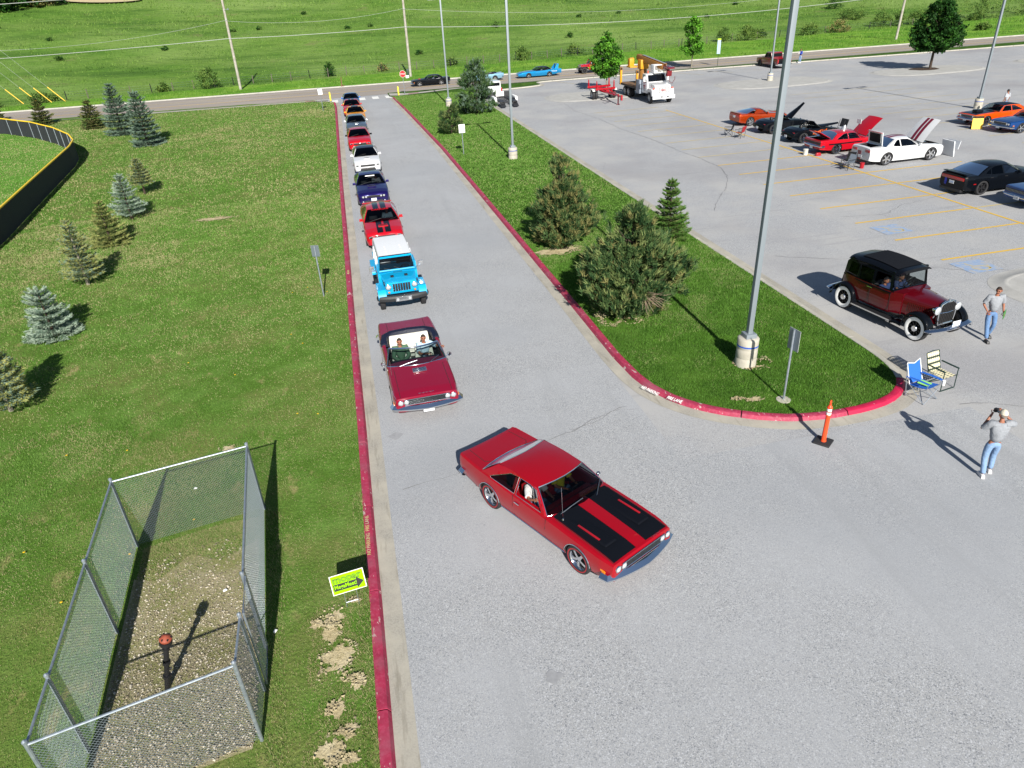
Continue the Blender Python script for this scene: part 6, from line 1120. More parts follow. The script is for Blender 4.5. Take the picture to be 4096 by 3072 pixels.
for s in (-1, 1):
    b = MB(); b.grid([[(x, s * W2 + y, .64 - .03 * (x < 0)) for y in (-.05, .06)] for x in (-.36, 0, .32)], flip=True); b.build('armrest', 'chair_blue', ch); b = MB(); b.tube([(-.26, s * W2, .02), (-.42, s * .29, .97)], .01, 6); b.tube([(.3, s * .29, .02), (-.24, s * W2, .42)], .01, 6); b.tube([(-.3, s * .29, .02), (.27, s * W2, .46), (.3, s * .29, .64)], .01, 6); b.tube([(.3, s * .29, .02), (.29, -s * .29, .42)], .009, 6); b.tube([(-.3, s * .29, .02), (-.3, -s * .29, .42)], .009, 6); b.build('leg_frame', 'galv', ch)
    b = MB(); b.tube([(-.235, s * W2, .42), (-.44, s * .27, 1.0)], .012, 5); b.build('edging', 'white', ch)
b = MB(); b.tube([(-.44, -.27, 1.0), (-.41, 0, .93), (-.44, .27, 1.0)], .012, 5); b.build('edging', 'white', ch); b = MB(); b.box((0, 0, 0), (.3, .22, .012)); o = b.build('notepad', 'note_green'); o.location = (14.52, 14.2, .475); o.rotation_euler = (R(4), 0, R(-65)); tag(o, 'green and white papers on the blue camp chair seat', 'papers')
b = MB(); b.lathe([(.035, 0), (.045, .15), (.001, .15)], 14); o = b.build('drink_cup', 'white', loc=(14.93, 13.98, .45)); tag(o, 'white drink cup beside the blue camp chair', 'cup')
lc = thing('lawn_chair', 'webbed cream and green folding lawn chair behind the blue one', 'chair', (15.45, 14.62, 0), R(-80)); 
for s in (-1, 1):
    b = MB(); b.tube([(.26, s * .27, .62), (.28, s * .27, .02)], .013, 6); b.tube([(-.28, s * .27, .02), (.27, s * .27, .42)], .013, 6); b.tube([(-.24, s * .24, .38), (-.42, s * .24, .92)], .013, 6); b.build('side_frame', 'chair_green', lc); b = MB(); b.box((0, s * .27, .63), (.56, .05, .03)); b.build('armrest', 'chair_green', lc, bevel=.01)
for pp in ([(.28, -.27, .02), (.28, .27, .02)], [(-.28, -.27, .02), (-.28, .27, .02)], [(-.42, -.24, .92), (-.43, 0, .95), (-.42, .24, .92)]): b = MB(); b.tube(pp, .013, 6); b.build('cross_frame', 'chair_green', lc)
def on_back(u, t): return Vector((-.235 - .185 * t, u, .39 + .52 * t))
for k in range(6):
    t0 = .06 + .155 * k; b = MB(); b.grid([[on_back(u, t0 + dt) + Vector((.004, 0, 0)) for u in (-.235, .235)] for dt in (0, .1)]); b.build('webbing', 'web_cream' if k % 2 else 'web_dark', lc, smooth=0); u0 = -.22 + .078 * k; b = MB(); b.grid([[on_back(u0 + du, t) for du in (0, .052)] for t in (0, 1)]); b.build('webbing', 'web_cream', lc, smooth=0)
    b = MB(); b.grid([[(x, u0 + du, .402) for du in (0, .052)] for x in (-.24, .26)], flip=True); b.build('webbing', 'web_dark' if k % 2 else 'web_cream', lc, smooth=0); x0 = -.22 + .08 * k; b = MB(); b.grid([[(x0 + dx, u, .406) for dx in (0, .05)] for u in (-.25, .25)]); b.build('webbing', 'web_cream', lc, smooth=0)
def quad_chair(loc, rz, m, lb):
    t = thing('camp_chair', lb, 'chair', loc, rz); b = MB(); b.grid([[(-.22 - .16 * k, u * .26, .42 + .46 * k) for u in (-1, 0, 1)] for k in (0, .5, 1)]); b.build('back', m, t); b = MB(); b.grid([[(x, u * .26, .42) for u in (-1, 0, 1)] for x in (-.22, .24)], flip=True); b.build('seat', m, t); b = MB()
    for s in (-1, 1):
        b.tube([(-.24, s * .27, .02), (-.36, s * .27, .9)], .014, 5); b.tube([(.26, s * .27, .02), (-.22, -s * .05, .42)], .012, 5); b.tube([(.26, s * .27, .02), (.26, s * .27, .62)], .012, 5); b.tube([(.26, s * .27, .62), (-.3, s * .27, .64)], .02, 5); b.tube([(-.26, s * .27, .02), (.24, -s * .2, .42)], .012, 5)
    b.build('leg_frame', 'black', t); return t
quad_chair((28.3, 51.6, 0), R(160), 'cloth_black', 'dark camouflage camp chair behind the copper sports car'); quad_chair((28.6, 50.4, 0), R(120), 'red', 'small red camp chair behind the copper sports car'); quad_chair((29.6, 38.9, 0), R(200), 'cloth_black', 'black folding chair behind the white open coupe'); quad_chair((29.2, 38.3, 0), R(190), 'silver', 'light folding stool behind the white open coupe')
def small(name, lb, cat, b, m, loc, rz=0, **k): o = b.build(name, m, loc=loc, **k); o.rotation_euler.z = rz; return tag(o, lb, cat)
b = MB(); b.lathe([(.14, 0), (.16, .36), (.17, .37), (.15, .38), (.001, .38)], 16); small('bucket', 'cream plastic bucket behind the open red coupe', 'bucket', b, 'offwhite', (29.45, 43.1, 0), smooth=50)
b = MB(); b.box((0, 0, .1), (.4, .22, .2), 0, None, .7, .7); small('red_bag', 'red bag on the ground behind the open red coupe', 'bag', b, 'red', (30.0, 42.5, 0), bevel=.04); b = MB(); b.lathe([(.12, 0), (.14, .34), (.001, .34)], 14); small('red_bucket', 'red bucket by the white coupe\'s rear bumper', 'bucket', b, 'red', (30.2, 38.3, 0))
b = MB(); b.box((0, -.18, .42), (.72, .03, .9), 0, Matrix.Rotation(R(-14), 4, 'X')); b.box((0, .18, .42), (.72, .03, .9), 1, Matrix.Rotation(R(14), 4, 'X')); bd = small('show_board', 'yellow show board standing by the orange coupe\'s front bumper', 'board', b, ['yellow', 'black'], (44.75, 45.3, 0), R(-25)); text('69½', .2, 'red', 'lettering', bd, Matrix.Rotation(R(-14), 4, 'X') @ frame((0, -.2, .72), (1, 0, 0), (0, 0, 1)), depth=.002)
b = MB(); b.box((0, 0, .5), (.06, 1.0, .95), 0, Matrix.Rotation(R(-10), 4, 'Y')); b.box((.12, 0, .72), (.03, 1.0, .5), 0, Matrix.Rotation(R(10), 4, 'Y')); small('white_show_board', 'white show board leaning before the white coupe\'s nose', 'board', b, 'plate', (36.9, 39.0, 0)); b = MB(); b.box((0, 0, .6), (.05, .8, .6), 0, Matrix.Rotation(R(-15), 4, 'Y')); b.tube([(.2, .3, 0), (0, .3, .8)], .02, 5); b.tube([(.2, -.3, 0), (0, -.3, .8)], .02, 5); small('black_show_board', 'black show board on a stand beyond the roadsters', 'board', b, 'black', (36.4, 49.2, 0), R(180))
b = MB(); b.lathe([(.22, 0), (.16, .14), (.05, .3), (.001, .33)], 10, 0, Matrix.Rotation(R(20), 4, 'X')); small('foil_cone', 'silver foil cone standing on the red coupe\'s roof', 'cone', b, 'silver', (32.2, 43.3, 1.36))
b = MB(); b.tube([(0, 0, 0), (0, 0, .6)], .01, 5, 1); b.box((0, 0, .72), (.02, .42, .28)); small('window_flag', 'small white flag on the red coupe', 'flag', b, ['white', 'black'], (32.6, 42.4, 1.25))
for i, (x, y) in enumerate(((-5.2, 15.6), (-4.0, 11.7), (-2.9, 10.3), (.0, 9.0))):
    if i < 3: b = MB(); b.box((0, 0, .02), (.09, .06, .03), 0, None, .6, .7); small('litter', ('white paper scrap on the grass beyond the enclosure', 'pale scrap in the enclosure', 'pale scrap by the enclosure gate side')[i], 'litter', b, 'white', (x, y, LAWN + .03), R(30 * i), bevel=.01)

b = MB(); b.tube([(0, 0, 0), (.1, 0, 1.2)], [.09, .06], 7); b.box((.12, 0, .05), (.5, .3, .1)); small('leaning_stake', 'short brown leaning stake at the road edge left of the stop sign', 'stake', b, 'wood', (-.4, 109.9, .14))

# ---------------------------------------------------------------- trees and shrubs
def leafmat(name, a, c_, tr=.25, sc=3.):
    m = mat(name, a, .65, spec=.2, var=(sc, c_, .2)); N = m.node_tree.nodes; b = N['Principled BSDF']; t = N.new('ShaderNodeBsdfTranslucent'); x = N.new('ShaderNodeMixShader'); x.inputs[0].default_value = tr
    l = [k for k in m.node_tree.links if k.to_socket == b.inputs['Base Color']][0].from_socket; m.node_tree.links.new(l, t.inputs[0]); o = N['Material Output']
    m.node_tree.links.new(b.outputs[0], x.inputs[1]); m.node_tree.links.new(t.outputs[0], x.inputs[2]); m.node_tree.links.new(x.outputs[0], o.inputs[0]); return m
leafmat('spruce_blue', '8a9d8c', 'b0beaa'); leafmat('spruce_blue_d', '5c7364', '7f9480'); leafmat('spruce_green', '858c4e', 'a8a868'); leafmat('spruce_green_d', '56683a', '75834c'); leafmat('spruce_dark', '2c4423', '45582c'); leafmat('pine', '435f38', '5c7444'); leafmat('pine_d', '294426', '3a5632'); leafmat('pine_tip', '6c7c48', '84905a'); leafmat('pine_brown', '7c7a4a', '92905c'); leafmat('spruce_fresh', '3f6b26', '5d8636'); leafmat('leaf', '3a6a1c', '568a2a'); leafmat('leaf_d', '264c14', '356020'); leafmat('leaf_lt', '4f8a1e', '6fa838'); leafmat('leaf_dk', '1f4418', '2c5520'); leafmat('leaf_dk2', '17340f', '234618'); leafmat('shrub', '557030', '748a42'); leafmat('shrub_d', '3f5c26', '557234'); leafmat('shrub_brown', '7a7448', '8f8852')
mat('bark', '4a3c30', .9, var=(8, '2f261e', .3), bump=(20, .6)); mat('bark_pale', '8b8578', .9, var=(8, '6b6558', .3)); mat('twig_dry', '8a7a66', .9)
def tris(P, D, L, W_, jit=.35):
    """triangles from base points P along directions D"""
    n = len(P); D = D + rng.normal(0, jit, (n, 3)); D /= np.linalg.norm(D, axis=1)[:, None] + 1e-9
    S = np.cross(D, rng.normal(0, 1, (n, 3))); S /= np.linalg.norm(S, axis=1)[:, None] + 1e-9
    L = np.asarray(L).reshape(-1, 1) * np.ones((n, 1)); W_ = np.asarray(W_).reshape(-1, 1) * np.ones((n, 1))
    V = np.stack([P - S * W_ / 2, P + S * W_ / 2, P + D * L], 1).reshape(-1, 3); return V, np.arange(3 * n).reshape(-1, 3)
def conifer(label, loc, h, rad, mats, z0=.12, levels=None, dens=1., gap=.25, trunk='bark', name='spruce_tree', shape=.85, tri=.11, group=None, skirt=0.):
    t = thing(name, label, 'tree', loc, rng.random() * 6, group); b = MB(); b.tube([(0, 0, -.15), (0, 0, h * .5), (0, 0, h * .95)], [h * .022 + .02, h * .014 + .01, .008], 8); b.build('trunk', trunk, t)
    levels = levels or int(h * 4.6); PP, DD, MI = [], [], []
    for i in range(levels):
        f = (i + rng.random() * .5) / levels; z = h * (z0 + (1 - z0) * f); r_ = rad * (1 - f) ** (shape * .85) * (.8 + .36 * rng.random()) + .05
        if f < skirt: r_ *= .8 + .2 * f / max(skirt, 1e-3)
        nb = max(5, int(7 + 9 * (1 - f)))
        for k in range(nb):
            a = 2 * math.pi * (k + rng.random() * .8) / nb; L = r_ * (.78 + .35 * rng.random()); rise = .05 + .7 * f
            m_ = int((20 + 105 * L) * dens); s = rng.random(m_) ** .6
            ax = np.array([math.cos(a), math.sin(a), 0]); sd = np.array([-math.sin(a), math.cos(a), 0])
            drop = -.28 * s * (1 - f) + .22 * s ** 3; w = (rng.random(m_) * 2 - 1) * .30 * L * (1 - .65 * s)
            P = ax * (s * L)[:, None] + sd * w[:, None]; P[:, 2] = z + L * (drop + rise * s * .5) + rng.normal(0, .02, m_)
            D = ax + sd * np.sign(w)[:, None] * .6 + np.array([0, 0, .12 + .5 * f])
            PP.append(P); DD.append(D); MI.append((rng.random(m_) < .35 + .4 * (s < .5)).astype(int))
    m_ = int(50 * dens); P = np.zeros((m_, 3)); P[:, 2] = h * (.9 + .1 * rng.random(m_)); PP.append(P); DD.append(np.tile([0, 0, 1.], (m_, 1))); MI.append(np.zeros(m_, int))
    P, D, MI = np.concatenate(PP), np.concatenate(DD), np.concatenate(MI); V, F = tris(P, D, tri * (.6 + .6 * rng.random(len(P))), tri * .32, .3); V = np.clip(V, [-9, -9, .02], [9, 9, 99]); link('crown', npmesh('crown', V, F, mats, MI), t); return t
def pine(label, loc, h, rad, mats, nt=900, per=16, tri=.16, name='pine_tree', prof=None, hole=None, group=None, up_=.9, lean=0):
    """bushy pine of upright candle-like tufts; prof maps height fraction to radius fraction"""
    t = thing(name, label, 'tree', loc, 0, group); b = MB(); b.tube([(0, 0, -.1), (.05, 0, h * .4), (0, .05, h * .9)], [.09, .06, .015], 8)
    for k in range(26):
        a = rng.random() * 6.28; z = h * (.05 + .75 * rng.random()); r_ = rad * np.interp(z / h, *zip(*prof)) * .85; b.tube([(0, 0, z * .85), (r_ * .5 * math.cos(a), r_ * .5 * math.sin(a), z * .92), (r_ * math.cos(a), r_ * math.sin(a), z + .1)], [.03, .02, .008], 5)
    b.build('trunk', 'bark', t); pr = np.array(prof); nb = max(40, nt // 17); f = rng.random(nb * 4); f = f[rng.random(nb * 4) < np.interp(f, pr[:, 0], pr[:, 1]) / pr[:, 1].max()][:nb]; nb = len(f); a0 = rng.random(nb) * 2 * math.pi
    r0 = rad * np.interp(f, pr[:, 0], pr[:, 1]) * (.86 + .24 * rng.random(nb)) * (1 + .1 * np.sin(3 * a0 + 9 * f)); q = rng.integers(0, nb, nt); n = nt; u_ = rng.random(n) ** .55
    rr = np.maximum(0, r0[q] * (.35 + .65 * u_)); wob = .13 * rad * (1.15 - .4 * u_); C = np.stack([rr * np.cos(a0[q]), rr * np.sin(a0[q]), .08 + h * f[q] * .93 + .16 * rad * (u_ - .7)], 1) + rng.normal(0, 1, (n, 3)) * np.stack([wob, wob, wob * .55], 1); out = np.stack([C[:, 0], C[:, 1], 0 * C[:, 0]], 1) / (np.hypot(C[:, 0], C[:, 1])[:, None] + 1e-6)
    if hole is not None: C = C[(np.linalg.norm(C - np.array(hole[:3]), axis=1) > hole[3])]; out = np.stack([C[:, 0], C[:, 1], 0 * C[:, 0]], 1) / (np.hypot(C[:, 0], C[:, 1])[:, None] + 1e-6); n = len(C)
    D = out * .55 + np.array([0, 0, up_]); P = np.repeat(C, per, 0); DD = np.repeat(D, per, 0); s = rng.random(len(P)); P = P + DD * (s * .16)[:, None] + rng.normal(0, .035, P.shape)
    V, F = tris(P, DD, tri * (.6 + .7 * rng.random(len(P))), tri * .2, .42); V[:, 2] = np.maximum(V[:, 2], .02)
    mi = np.repeat(rng.choice(len(mats), n, p=np.array([.42, .33, .17, .08][:len(mats)]) / sum([.42, .33, .17, .08][:len(mats)])), per); mi = np.where(s > .75, np.where(rng.random(len(P)) < .3, min(2, len(mats) - 1), mi), mi); link('crown', npmesh('crown', V, F, mats, mi), t); return t
def broadleaf(label, loc, h, z0, prof, rad, mats, clumps=150, per=45, leaf=.16, name='shade_tree', tk=.1, trunk='bark', group=None, sp=.3, stems=1):
    t = thing(name, label, 'tree' if name.endswith('tree') else 'shrub', loc, 0, group); b = MB()
    if stems == 1: b.tube([(0, 0, -.1), (.03, 0, h * .35), (0, .04, h * .85)], [tk, tk * .7, .02], 8)
    for k in range(14 if stems == 1 else 10):
        a = k * 2.4; z = z0 * .9 + (h - z0) * .55 * k / 14 if stems == 1 else .02; r_ = rad * .75; zz = min(h * .9, z + (.5 + .4 * rng.random()) * (h - z) * .5); b.tube([(0, 0, z), (r_ * .4 * math.cos(a), r_ * .4 * math.sin(a), (z + zz) / 2), (r_ * math.cos(a), r_ * math.sin(a), zz)], [tk * .35, tk * .25, .01], 5)
    b.build('trunk', trunk, t); pr = np.array(prof); f = rng.random(clumps * 4); f = f[rng.random(clumps * 4) < (np.interp(f, pr[:, 0], pr[:, 1]) / pr[:, 1].max()) ** 1.3][:clumps]; n = len(f); a = rng.random(n) * 6.283
    rr = rad * np.interp(f, pr[:, 0], pr[:, 1]) * (1 + .15 * np.sin(4 * a + 8 * f)) * rng.random(n) ** .45; C = np.stack([rr * np.cos(a), rr * np.sin(a), z0 + (h - z0) * f], 1)
    P = np.repeat(C, per, 0) + rng.normal(0, sp * .55, (n * per, 3)) * np.array([1, 1, .7]); m_ = len(P); A = rng.normal(0, 1, (m_, 3)); A /= np.linalg.norm(A, axis=1)[:, None]; nrm = rng.normal(0, .6, (m_, 3)) + np.array([0, 0, 1]); B = np.cross(nrm, A); B /= np.linalg.norm(B, axis=1)[:, None]
    s = (leaf * (.6 + .7 * rng.random(m_)))[:, None]; V = np.stack([P - A * s * .5, P + B * s * .34, P + A * s * .5, P - B * s * .34], 1).reshape(-1, 3); V[:, 2] = np.maximum(V[:, 2], .03); link('crown', npmesh('crown', V, np.arange(4 * m_).reshape(-1, 4), mats, np.repeat(rng.integers(0, len(mats), n), per) if len(mats) > 1 else None), t); return t
G_ = 'spruces planted on the left lawn'
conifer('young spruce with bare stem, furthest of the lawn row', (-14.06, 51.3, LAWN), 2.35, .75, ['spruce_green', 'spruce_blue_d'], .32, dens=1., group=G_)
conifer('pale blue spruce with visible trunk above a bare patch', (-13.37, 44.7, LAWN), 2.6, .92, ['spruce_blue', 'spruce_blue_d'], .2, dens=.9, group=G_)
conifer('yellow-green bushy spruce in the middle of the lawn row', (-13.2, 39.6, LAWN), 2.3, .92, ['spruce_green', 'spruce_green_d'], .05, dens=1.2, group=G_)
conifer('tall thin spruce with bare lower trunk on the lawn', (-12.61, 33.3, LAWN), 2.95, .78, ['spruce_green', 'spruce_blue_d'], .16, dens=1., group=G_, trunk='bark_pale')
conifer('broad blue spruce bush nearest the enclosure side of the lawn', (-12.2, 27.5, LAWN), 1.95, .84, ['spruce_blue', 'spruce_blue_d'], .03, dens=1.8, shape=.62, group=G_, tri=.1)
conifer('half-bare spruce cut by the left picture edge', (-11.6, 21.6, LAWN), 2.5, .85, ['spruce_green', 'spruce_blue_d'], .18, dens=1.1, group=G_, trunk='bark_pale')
conifer('tall blue spruce, the left and further of the pair', (-22.4, 80.6, LAWN), 4.7, 1.5, ['spruce_blue_d', 'spruce_blue_d'], .03, levels=15, dens=.8, tri=.2, group=G_, shape=.75); conifer('tall blue spruce, the right and nearer of the pair', (-18.3, 72.4, LAWN), 4.6, 1.5, ['spruce_blue_d', 'spruce_blue_d'], .03, levels=14, dens=.8, tri=.2, group=G_, shape=.75)
conifer('small dark conifer near the road, second from the left', (-34.1, 94, LAWN), 2.8, 1.2, ['spruce_dark', 'pine_brown'], .05, dens=.6, tri=.2, group=G_, name='conifer_tree'); conifer('small dark conifer near the road, left of the blue pair', (-26.9, 87.2, LAWN), 2.8, 1.2, ['spruce_dark', 'pine_brown'], .05, dens=.6, tri=.2, group=G_, name='conifer_tree'); conifer('small dark conifer cut by the left edge near the road', (-42.2, 102.0, LAWN), 2.4, 1.2, ['spruce_dark', 'pine_brown'], .05, dens=.6, tri=.2, group=G_, name='conifer_tree')
PB = [(0, .55), (.08, .8), (.22, 1), (.4, .97), (.58, .78), (.72, .5), (.8, .3), (.88, .22), (1, .05)]
pine('big sprawling pine on the island with a dead hollow near its foot', (9.15, 22.75, LAWN), 3.75, 1.78, ['pine', 'pine_d', 'pine_tip', 'pine_brown'], 2400, 26, .2, prof=PB, hole=(.25, -1.75, .75, .55))
b = MB()
for k in range(40):
    a = rng.normal(-1.45, .4); r0 = 1.0; e = (r0 * .5 * math.cos(a) + .8 * math.cos(a) + rng.normal(0, .1), -.8 + .9 * math.sin(a), .3 + .9 * rng.random()); b.tube([(.1, -.9, .6 + .4 * rng.random()), e], [.02, .006], 4)
o = b.build('dead_branches', 'twig_dry', bpy.data.objects['pine_tree'])
PA = [(0, .62), (.1, .95), (.25, 1), (.45, .86), (.6, .66), (.7, .42), (.78, .26), (.88, .3), (1, .08)]
pine('bushy brownish pine on the island behind the big one', (8.95, 30.8, LAWN), 4.1, 1.32, ['pine', 'pine_d', 'pine_brown', 'pine_tip'], 1700, 22, .19, prof=PA)
conifer('slender fresh green spruce behind the big island pine', (13.75, 29.7, LAWN), 2.75, .85, ['spruce_fresh', 'spruce_green_d'], .08, dens=1.5, tri=.12)
pine('tall dense pine on the far part of the island', (12.55, 73.5, LAWN), 5.1, 1.85, ['pine', 'pine_d', 'spruce_blue_d'], 1300, 12, .3, prof=[(0, .75), (.06, .95), (.2, 1), (.45, .88), (.65, .66), (.82, .38), (1, .06)]); pine('small dark pine just before the far lamp post', (8.4, 63.4, LAWN), 2.6, .95, ['pine_d', 'spruce_dark', 'pine_tip'], 500, 12, .24, prof=[(0, .7), (.1, 1), (.3, .95), (.6, .62), (.85, .3), (1, .06)])
LP = [(0, .25), (.1, .75), (.25, 1), (.45, .95), (.65, .75), (.85, .4), (1, .08)]
broadleaf('young leafy tree behind the red pole trailer', (29.3, 82.4, .07), 5.9, 1.35, LP, 1.75, ['leaf', 'leaf_lt', 'leaf_d'], 190, 42, .26, trunk='bark_pale'); broadleaf('slim bright green tree on the far verge', (47.4, 98.4, LAWN), 6.2, 1.4, [(0, .3), (.12, .9), (.25, 1), (.4, .55), (.55, .5), (.75, .8), (.9, .5), (1, .1)], 1.55, ['leaf_lt', 'leaf'], 130, 40, .28, trunk='bark_pale'); broadleaf('large dark pear-shaped tree in the mulched concrete island', (67.6, 77.2, .07), 7.3, 1.9, [(0, .35), (.05, .8), (.15, 1), (.35, .95), (.55, .78), (.75, .56), (.9, .38), (1, .12)], 2.75, ['leaf_dk', 'leaf_dk2', 'leaf_d'], 330, 46, .3, tk=.16)
BP = [(0, .6), (.2, 1), (.5, .95), (.8, .6), (1, .15)]
SH = [(-20.1, 122.6, 3.3, 2.2, 'shrub', 'rounded loose shrub left of the first utility pole'), (-26.7, 122.8, 1.5, .9, 'shrub_d', 'small thin shrub on the fence line at left'), (-43, 121.5, 1.6, 2.2, 'shrub_d', 'low shrub among the yellow guy guards'), (-49, 118, 1.6, 2.2, 'shrub_d', 'dark low shrub at the left edge by the guys'), (30.8, 129.3, 2.6, 1.3, 'shrub_d', 'dark round shrub on the fence line above the winged coupe'), (41.3, 133.4, 1.8, 1.8, 'shrub', 'spreading shrub on the fence line above the red off-roader'), (71.6, 135.8, 2.8, 1.8, 'shrub_d', 'first shrub right of the slim roadside tree'), (76, 134.8, 2.9, 2.3, 'shrub_d', 'largest shrub right of the slim roadside tree'), (80.5, 138, 1.8, 1.6, 'shrub', 'third shrub right of the slim roadside tree'), (90, 136, 2.2, 2.2, 'shrub', 'shrub behind the dark red pickup'), (97, 137, 2.6, 2.6, 'shrub_brown', 'brownish shrub beyond the man in blue'), (110.8, 143, 3.6, 2.0, 'shrub_d', 'dark shrub left of the leaning pole'), (114.5, 142.6, 3.2, 1.8, 'shrub_d', 'dark shrub just behind the leaning pole'), (120, 143.3, 3, 3, 'shrub', 'wide shrub right of the leaning pole'), (126, 143, 4.2, 3, 'shrub_brown', 'brownish shrub left of the pear-shaped tree top'), (138, 144.7, 7, 5, 'shrub', 'big olive thicket at the upper right'), (151, 147, 8, 4.5, 'shrub_d', 'big dark thicket at the upper right corner'), (132, 141, 2.4, 2.2, 'shrub', 'low shrub right of the pear-shaped tree'), (112.5, 118, 1.8, 1.2, 'shrub_d', 'lone shrub on the right verge'), (116, 160, 2.4, 4, 'shrub_d', 'long hedge patch up the right slope'), (132, 190, 3.4, 3, 'leaf_dk', 'dark bush up the right slope, lower one'), (144, 212, 3.4, 3, 'leaf_dk', 'dark bush up the right slope, upper one'), (-2.0, 126.6, 2.3, .8, 'leaf_dk', 'small dark conifer-like bush on the fence line left of the stop sign'), (18.4, 130.2, 1.4, 1.1, 'shrub', 'small shrub on the fence line behind the black hardtop'), (6.5, 128.5, 1.2, .8, 'shrub_brown', 'dry bush on the fence line by the second pole')]
for x, y, hh, r_, m, lb in SH: broadleaf(lb, (x, y, hill(x, y) - .05), hh * .88, .15, BP, r_ * .85, [m, 'shrub_d' if m != 'shrub_d' else 'shrub'], int(22 + 12 * r_), 26, .26, 'shrub', .05, group='roadside shrubs', sp=.34 + .05 * r_, stems=2)
def dot(x, y, hh, r_, m): pass
for i, (x, y) in enumerate([(-23.2, 191.6), (8, 189), (2.7, 187.2), (74.8, 202), (-60.3, 184.7), (-52.8, 163.9), (-17.7, 193.5), (-7.7, 218.5), (113.4, 209.8), (60, 190), (36, 176), (-75, 200), (15, 150), (48, 158), (90, 180), (-35, 172)]):
    s = .35 + .6 * rng.random() ** 2; broadleaf('small dark brush clump scattered on the green hillside', (x, y, hill(x, y)), .9 * s + .3, .05, BP, .8 * s + .3, ['leaf_dk', 'shrub_d'], 12, 22, .3, 'brush_clump', .03, group='brush clumps on the hillside', stems=2)
broadleaf('dark tree cut by the upper left corner', (-86, 231, hill(-86, 231) - .3), 7, .5, BP, 7, ['leaf_dk', 'leaf_d'], 120, 45, .7, 'hill_tree', .2, sp=1.0); broadleaf('second dark tree near the upper left corner', (-78, 241, hill(-78, 241) - .3), 6, .5, BP, 6, ['leaf_dk', 'shrub_brown'], 110, 45, .7, 'hill_tree', .2, sp=1.0)

# ---------------------------------------------------------------- fences
mat('mesh_wire', '98a3ab', .4, .5); mat('fence_black', (.012, .014, .018), .85, var=(6, (.02, .024, .03), .3), bump=(40, .3)); mat('cap_yellow', 'f0c628', .5); mat('fence_post_wood', '6d665c', .9, var=(10, '4c463e', .3))
def chain(A, B, h, parent, pitch=.062):
    """chain-link fabric between ground points A and B, as crossing bent wires"""
    A, B = np.array(A), np.array(B); L = np.hypot(*(B - A)); u = (B - A) / L; nx = int(L / pitch); nz = int((h - .05) / pitch); V, F = [], []; r_ = .0023; nrm = np.array([-u[1], u[0], 0]); sx = np.array([u[0], u[1], 0]); k = 0
    i = np.arange(nx); ii, jj = np.meshgrid(i, np.arange(nz), indexing='ij'); ii, jj = ii.ravel(), jj.ravel(); base = np.array([A[0], A[1], .05])
    P = base + sx * (ii * pitch)[:, None] + np.array([0, 0, 1.]) * (jj * pitch)[:, None]; Q = []
    for d0, d1 in (((0, 0), (1, 1)), ((1, 0), (0, 1))):
        a = P + sx * (d0[0] * pitch) + np.array([0, 0, d0[1] * pitch]); b = P + sx * (d1[0] * pitch) + np.array([0, 0, d1[1] * pitch]); t = (b - a) / np.linalg.norm(b - a, axis=1)[:, None]; s = np.cross(t, nrm); off = [s * r_ * 1.15, -s * r_ * .58 + nrm * r_, -s * r_ * .58 - nrm * r_]
        ring = np.stack([a + o for o in off] + [b + o for o in off], 1); Q.append(ring.reshape(-1, 3))
    V = np.concatenate(Q); n = len(V) // 6; o = (np.arange(n) * 6)[:, None]; F = np.concatenate([o + np.array([[0, 1, 4, 3]]), o + np.array([[1, 2, 5, 4]]), o + np.array([[2, 0, 3, 5]])]); ob = link('chain_mesh', npmesh('chain_mesh', V, F, ['mesh_wire']), parent); ob['kind'] = 'stuff'; return ob
enc = thing('chain_link_enclosure', 'galvanised chain-link enclosure around a gravel bed at lower left', 'fence', (0, 0, LAWN)); EH = 1.85
FR, BR, BL, FL = (-2.97, 8.02), (-3.42, 14.28), (-6.16, 13.72), (-5.66, 7.4)
lerp2 = lambda a, b, t: (a[0] + (b[0] - a[0]) * t, a[1] + (b[1] - a[1]) * t)
M1, M2 = lerp2(BL, FL, .41), lerp2(BL, FL, .82); G1, G2, G3 = (-3.0, 9.0), (-3.04, 9.5), (-3.06, 9.98)
for p in (FR, BR, BL, FL, M1, M2, G1, G3): b = MB(); b.tube([(*p, -.1), (*p, EH + .04)], .032, 10); b.lathe([(.038, EH + .03), (.036, EH + .06), (.001, EH + .085)], 10, 0, Matrix.Translation((*p, 0))); b.build('post', 'galv', enc)
for a, c_ in ((FR, FL), (BR, BL), (BL, M1), (M1, M2), (M2, FL), (FR, G1), (G3, BR)): b = MB(); b.tube([(*a, EH - .02), (*c_, EH - .02)], .021, 8); b.build('top_rail', 'galv', enc); chain(a, c_, EH - .02, enc)
gt_ = MB(); gt_.tube([(G1[0] + .05, G1[1] + .06, .1), (G1[0] + .05, G1[1] + .06, EH), (G3[0] + .05, G3[1] - .06, EH), (G3[0] + .05, G3[1] - .06, .1)], .02, 8, closed=True); g_o = gt_.build('gate', 'galv', enc); chain((G1[0] + .05, G1[1] + .06), (G3[0] + .05, G3[1] - .06), EH - .05, enc)
layered('gravel_soil', '9c937a', [(25, '7f775f', .4, .65, 3), (2, '7c7c52', .45, .65, 5)], 1, [(30, .6, .03)], .1)
bed = sheet('gravel_bed', [(-3.1, 7.9), (-3.45, 13.2), (-4.2, 12.7), (-4.9, 13.1), (-5.5, 12.4), (-5.98, 12.6), (-5.62, 7.45)], LAWN + .012, 'gravel_soil', lawn); mat('stone_a', '958b73', .9); mat('stone_b', '746c59', .9); mat('stone_c', 'b8b09f', .9)
